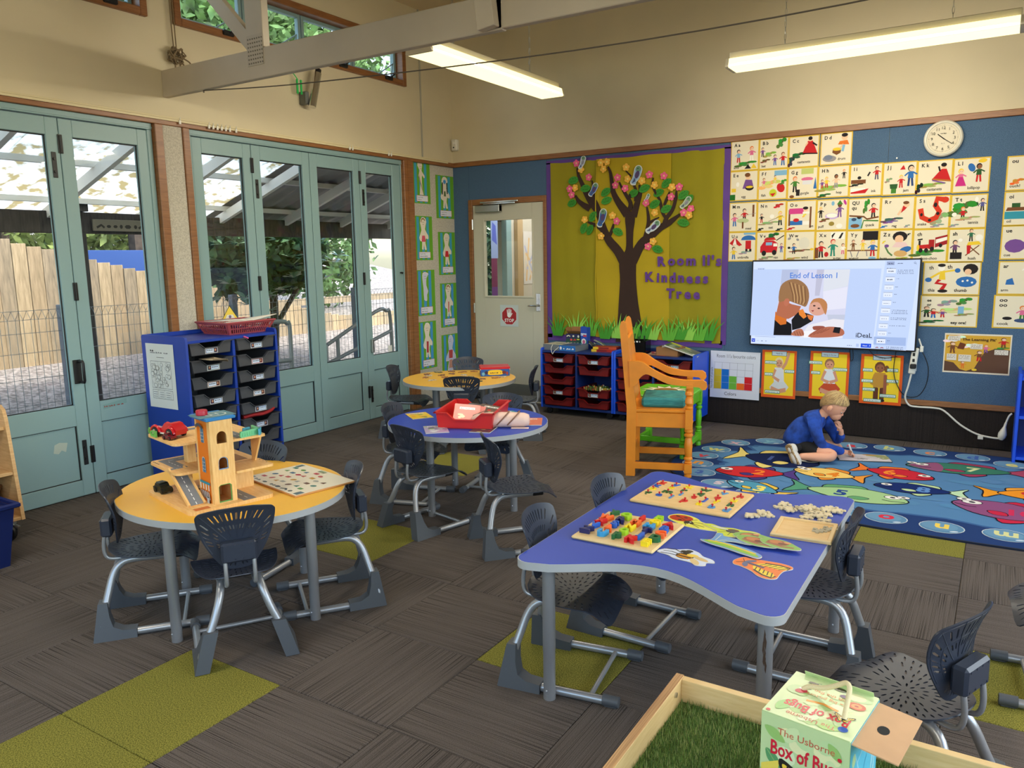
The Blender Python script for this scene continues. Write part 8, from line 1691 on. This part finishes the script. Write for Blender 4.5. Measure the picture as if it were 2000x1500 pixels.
# big leaved shrub: its 300 nearest leaves one by one
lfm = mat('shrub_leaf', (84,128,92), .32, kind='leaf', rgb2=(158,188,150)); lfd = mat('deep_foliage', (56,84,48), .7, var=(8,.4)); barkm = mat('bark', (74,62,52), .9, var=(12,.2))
lv = MB(); L0 = [(0,0,0),(.35,.16,.05),(.72,.20,.05),(.95,.10,.0),(1,0,-.03),(.95,-.10,0),(.72,-.20,.05),(.35,-.16,.05),(.35,0,.02),(.72,0,.01)]
lv.add([(x*.135,y*.135*1.15,z*.135) for x,y,z in L0], [(0,8,1),(1,8,9,2),(2,9,3),(3,9,4),(0,7,8),(7,6,9,8),(6,5,9),(5,4,9)]); lme = lv.mesh('large_leaf', 60); lme.materials.append(lfm)
def cloud(n, c, r, s, seed, hollow=.5):
    q = random.Random(seed); m = MB()
    for k in range(n):
        d = V3((q.gauss(0,1),q.gauss(0,1),q.gauss(0,1))).normalized(); rr = hollow+(1-hollow)*q.random(); p_ = V3((c[0]+d.x*r[0]*rr, c[1]+d.y*r[1]*rr, c[2]+d.z*r[2]*rr))
        a = V3((q.gauss(0,1),q.gauss(0,1),q.gauss(0,1))).normalized(); b_ = a.orthogonal().normalized(); s_ = s*(.6+.8*q.random()); u, v = a*s_, b_*s_*.45
        n0 = len(m.v); m.v += [tuple(p_-u), tuple(p_+v), tuple(p_+u), tuple(p_-v)]; m.f.append((n0,n0+1,n0+2,n0+3)); m.c.append(None)
    return m
sb = thing('broadleaf_shrub', 'broadleaf shrub with big glossy leaf rosettes outside the folding doors', 'shrub', (-2.75,-.12,.1))
q = random.Random(21); nl = 0
while nl < 297:
    y = q.uniform(-1.25,1.0); zc = 1.52+.1*math.sin(y*3); z = zc+q.uniform(-.56,.5); x = .30*math.sqrt(max(0,1-(y/1.3)**2))*q.uniform(.6,1.1)
    if y > .2 and z < 1.15: continue
    if y < -.6 and z > 1.95: continue
    for k in range(9):
        o = bpy.data.objects.new('large_leaf', lme); COL.link(o); o.parent = sb; o.location = (x+.12,y,z-.1); o.rotation_euler = (q.uniform(-.3,.3),-q.uniform(-.1,.75),2*PI*k/9+q.uniform(-.2,.2)); sc_ = q.uniform(.8,1.25); o.scale = (sc_,sc_,sc_)
        nl += 1
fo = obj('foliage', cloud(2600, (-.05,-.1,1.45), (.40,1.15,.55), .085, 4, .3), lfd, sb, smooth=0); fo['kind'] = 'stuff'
m = MB(); m.tube([(0,0,-.1),(.02,.05,.5),(-.02,.1,1.2)],.05,8); m.tube([(.02,.05,.5),(.05,-.4,1.1)],.03,6); m.tube([(.02,.05,.55),(.04,.5,1.1)],.03,6); obj('stem', m, barkm, sb)
# trees and hedges further back
def tree(label, x, y, z0, crowns, s, n, mm, trunk_r=.12):
    t = thing('tree', label, 'tree', (x,y,z0)); 
    for i, (c, r) in enumerate(crowns):
        f = obj('foliage', cloud(n, c, r, s, len(label)+i*7, .45), mm, t, smooth=0); f['kind'] = 'stuff'
    m = MB(); c = crowns[0][0]; m.tube([(0,0,-.2),(c[0]*.4,c[1]*.4,c[2]*.5),c],[trunk_r,trunk_r*.8,trunk_r*.4],8); obj('trunk', m, barkm, t)
olive = mat('olive_foliage', (110,122,66), .7, var=(5,.4)); midg = mat('mid_foliage', (84,114,62), .7, var=(5,.4)); deepg = mat('dark_foliage', (78,104,60), .7, var=(5,.4))
tree('scrubby olive tree behind the paling fence, seen through the first door', -5.2, -1.9, .5, [((0,0,1.5),(.7,1.6,.7)),((-.2,1.5,1.6),(.6,1.2,.8))], .07, 1800, olive)
tree('dark green tree behind the fence, seen through the middle folding doors', -5.4, 1.6, .3, [((0,0,1.3),(.8,1.5,1.0)),((0,1.8,1.2),(.7,1.2,.9))],   .08, 1500, deepg)
tree('tall tree outside the clerestory window above the beam', -4.6, -.6, .4, [((0,0,4.2),(1.2,1.5,1.3)),((.3,1.7,4.6),(1.1,1.3,1.3)),((0,3.3,4.4),(1.1,1.4,1.4))], .09, 3000, midg)
tree('tall tree outside the clerestory window at the left', -5.4, -3.2, .5, [((0,0,4.3),(1.1,1.1,.9)),((.2,-2.0,4.6),(1.0,1.2,1.0))], .09, 2200, olive)
tree('shrub outside the lobby window behind the back door', -1.0, 2.35, -.1, [((.0,0,1.4),(.55,.6,.9))], .09, 1000, lfd, .05)
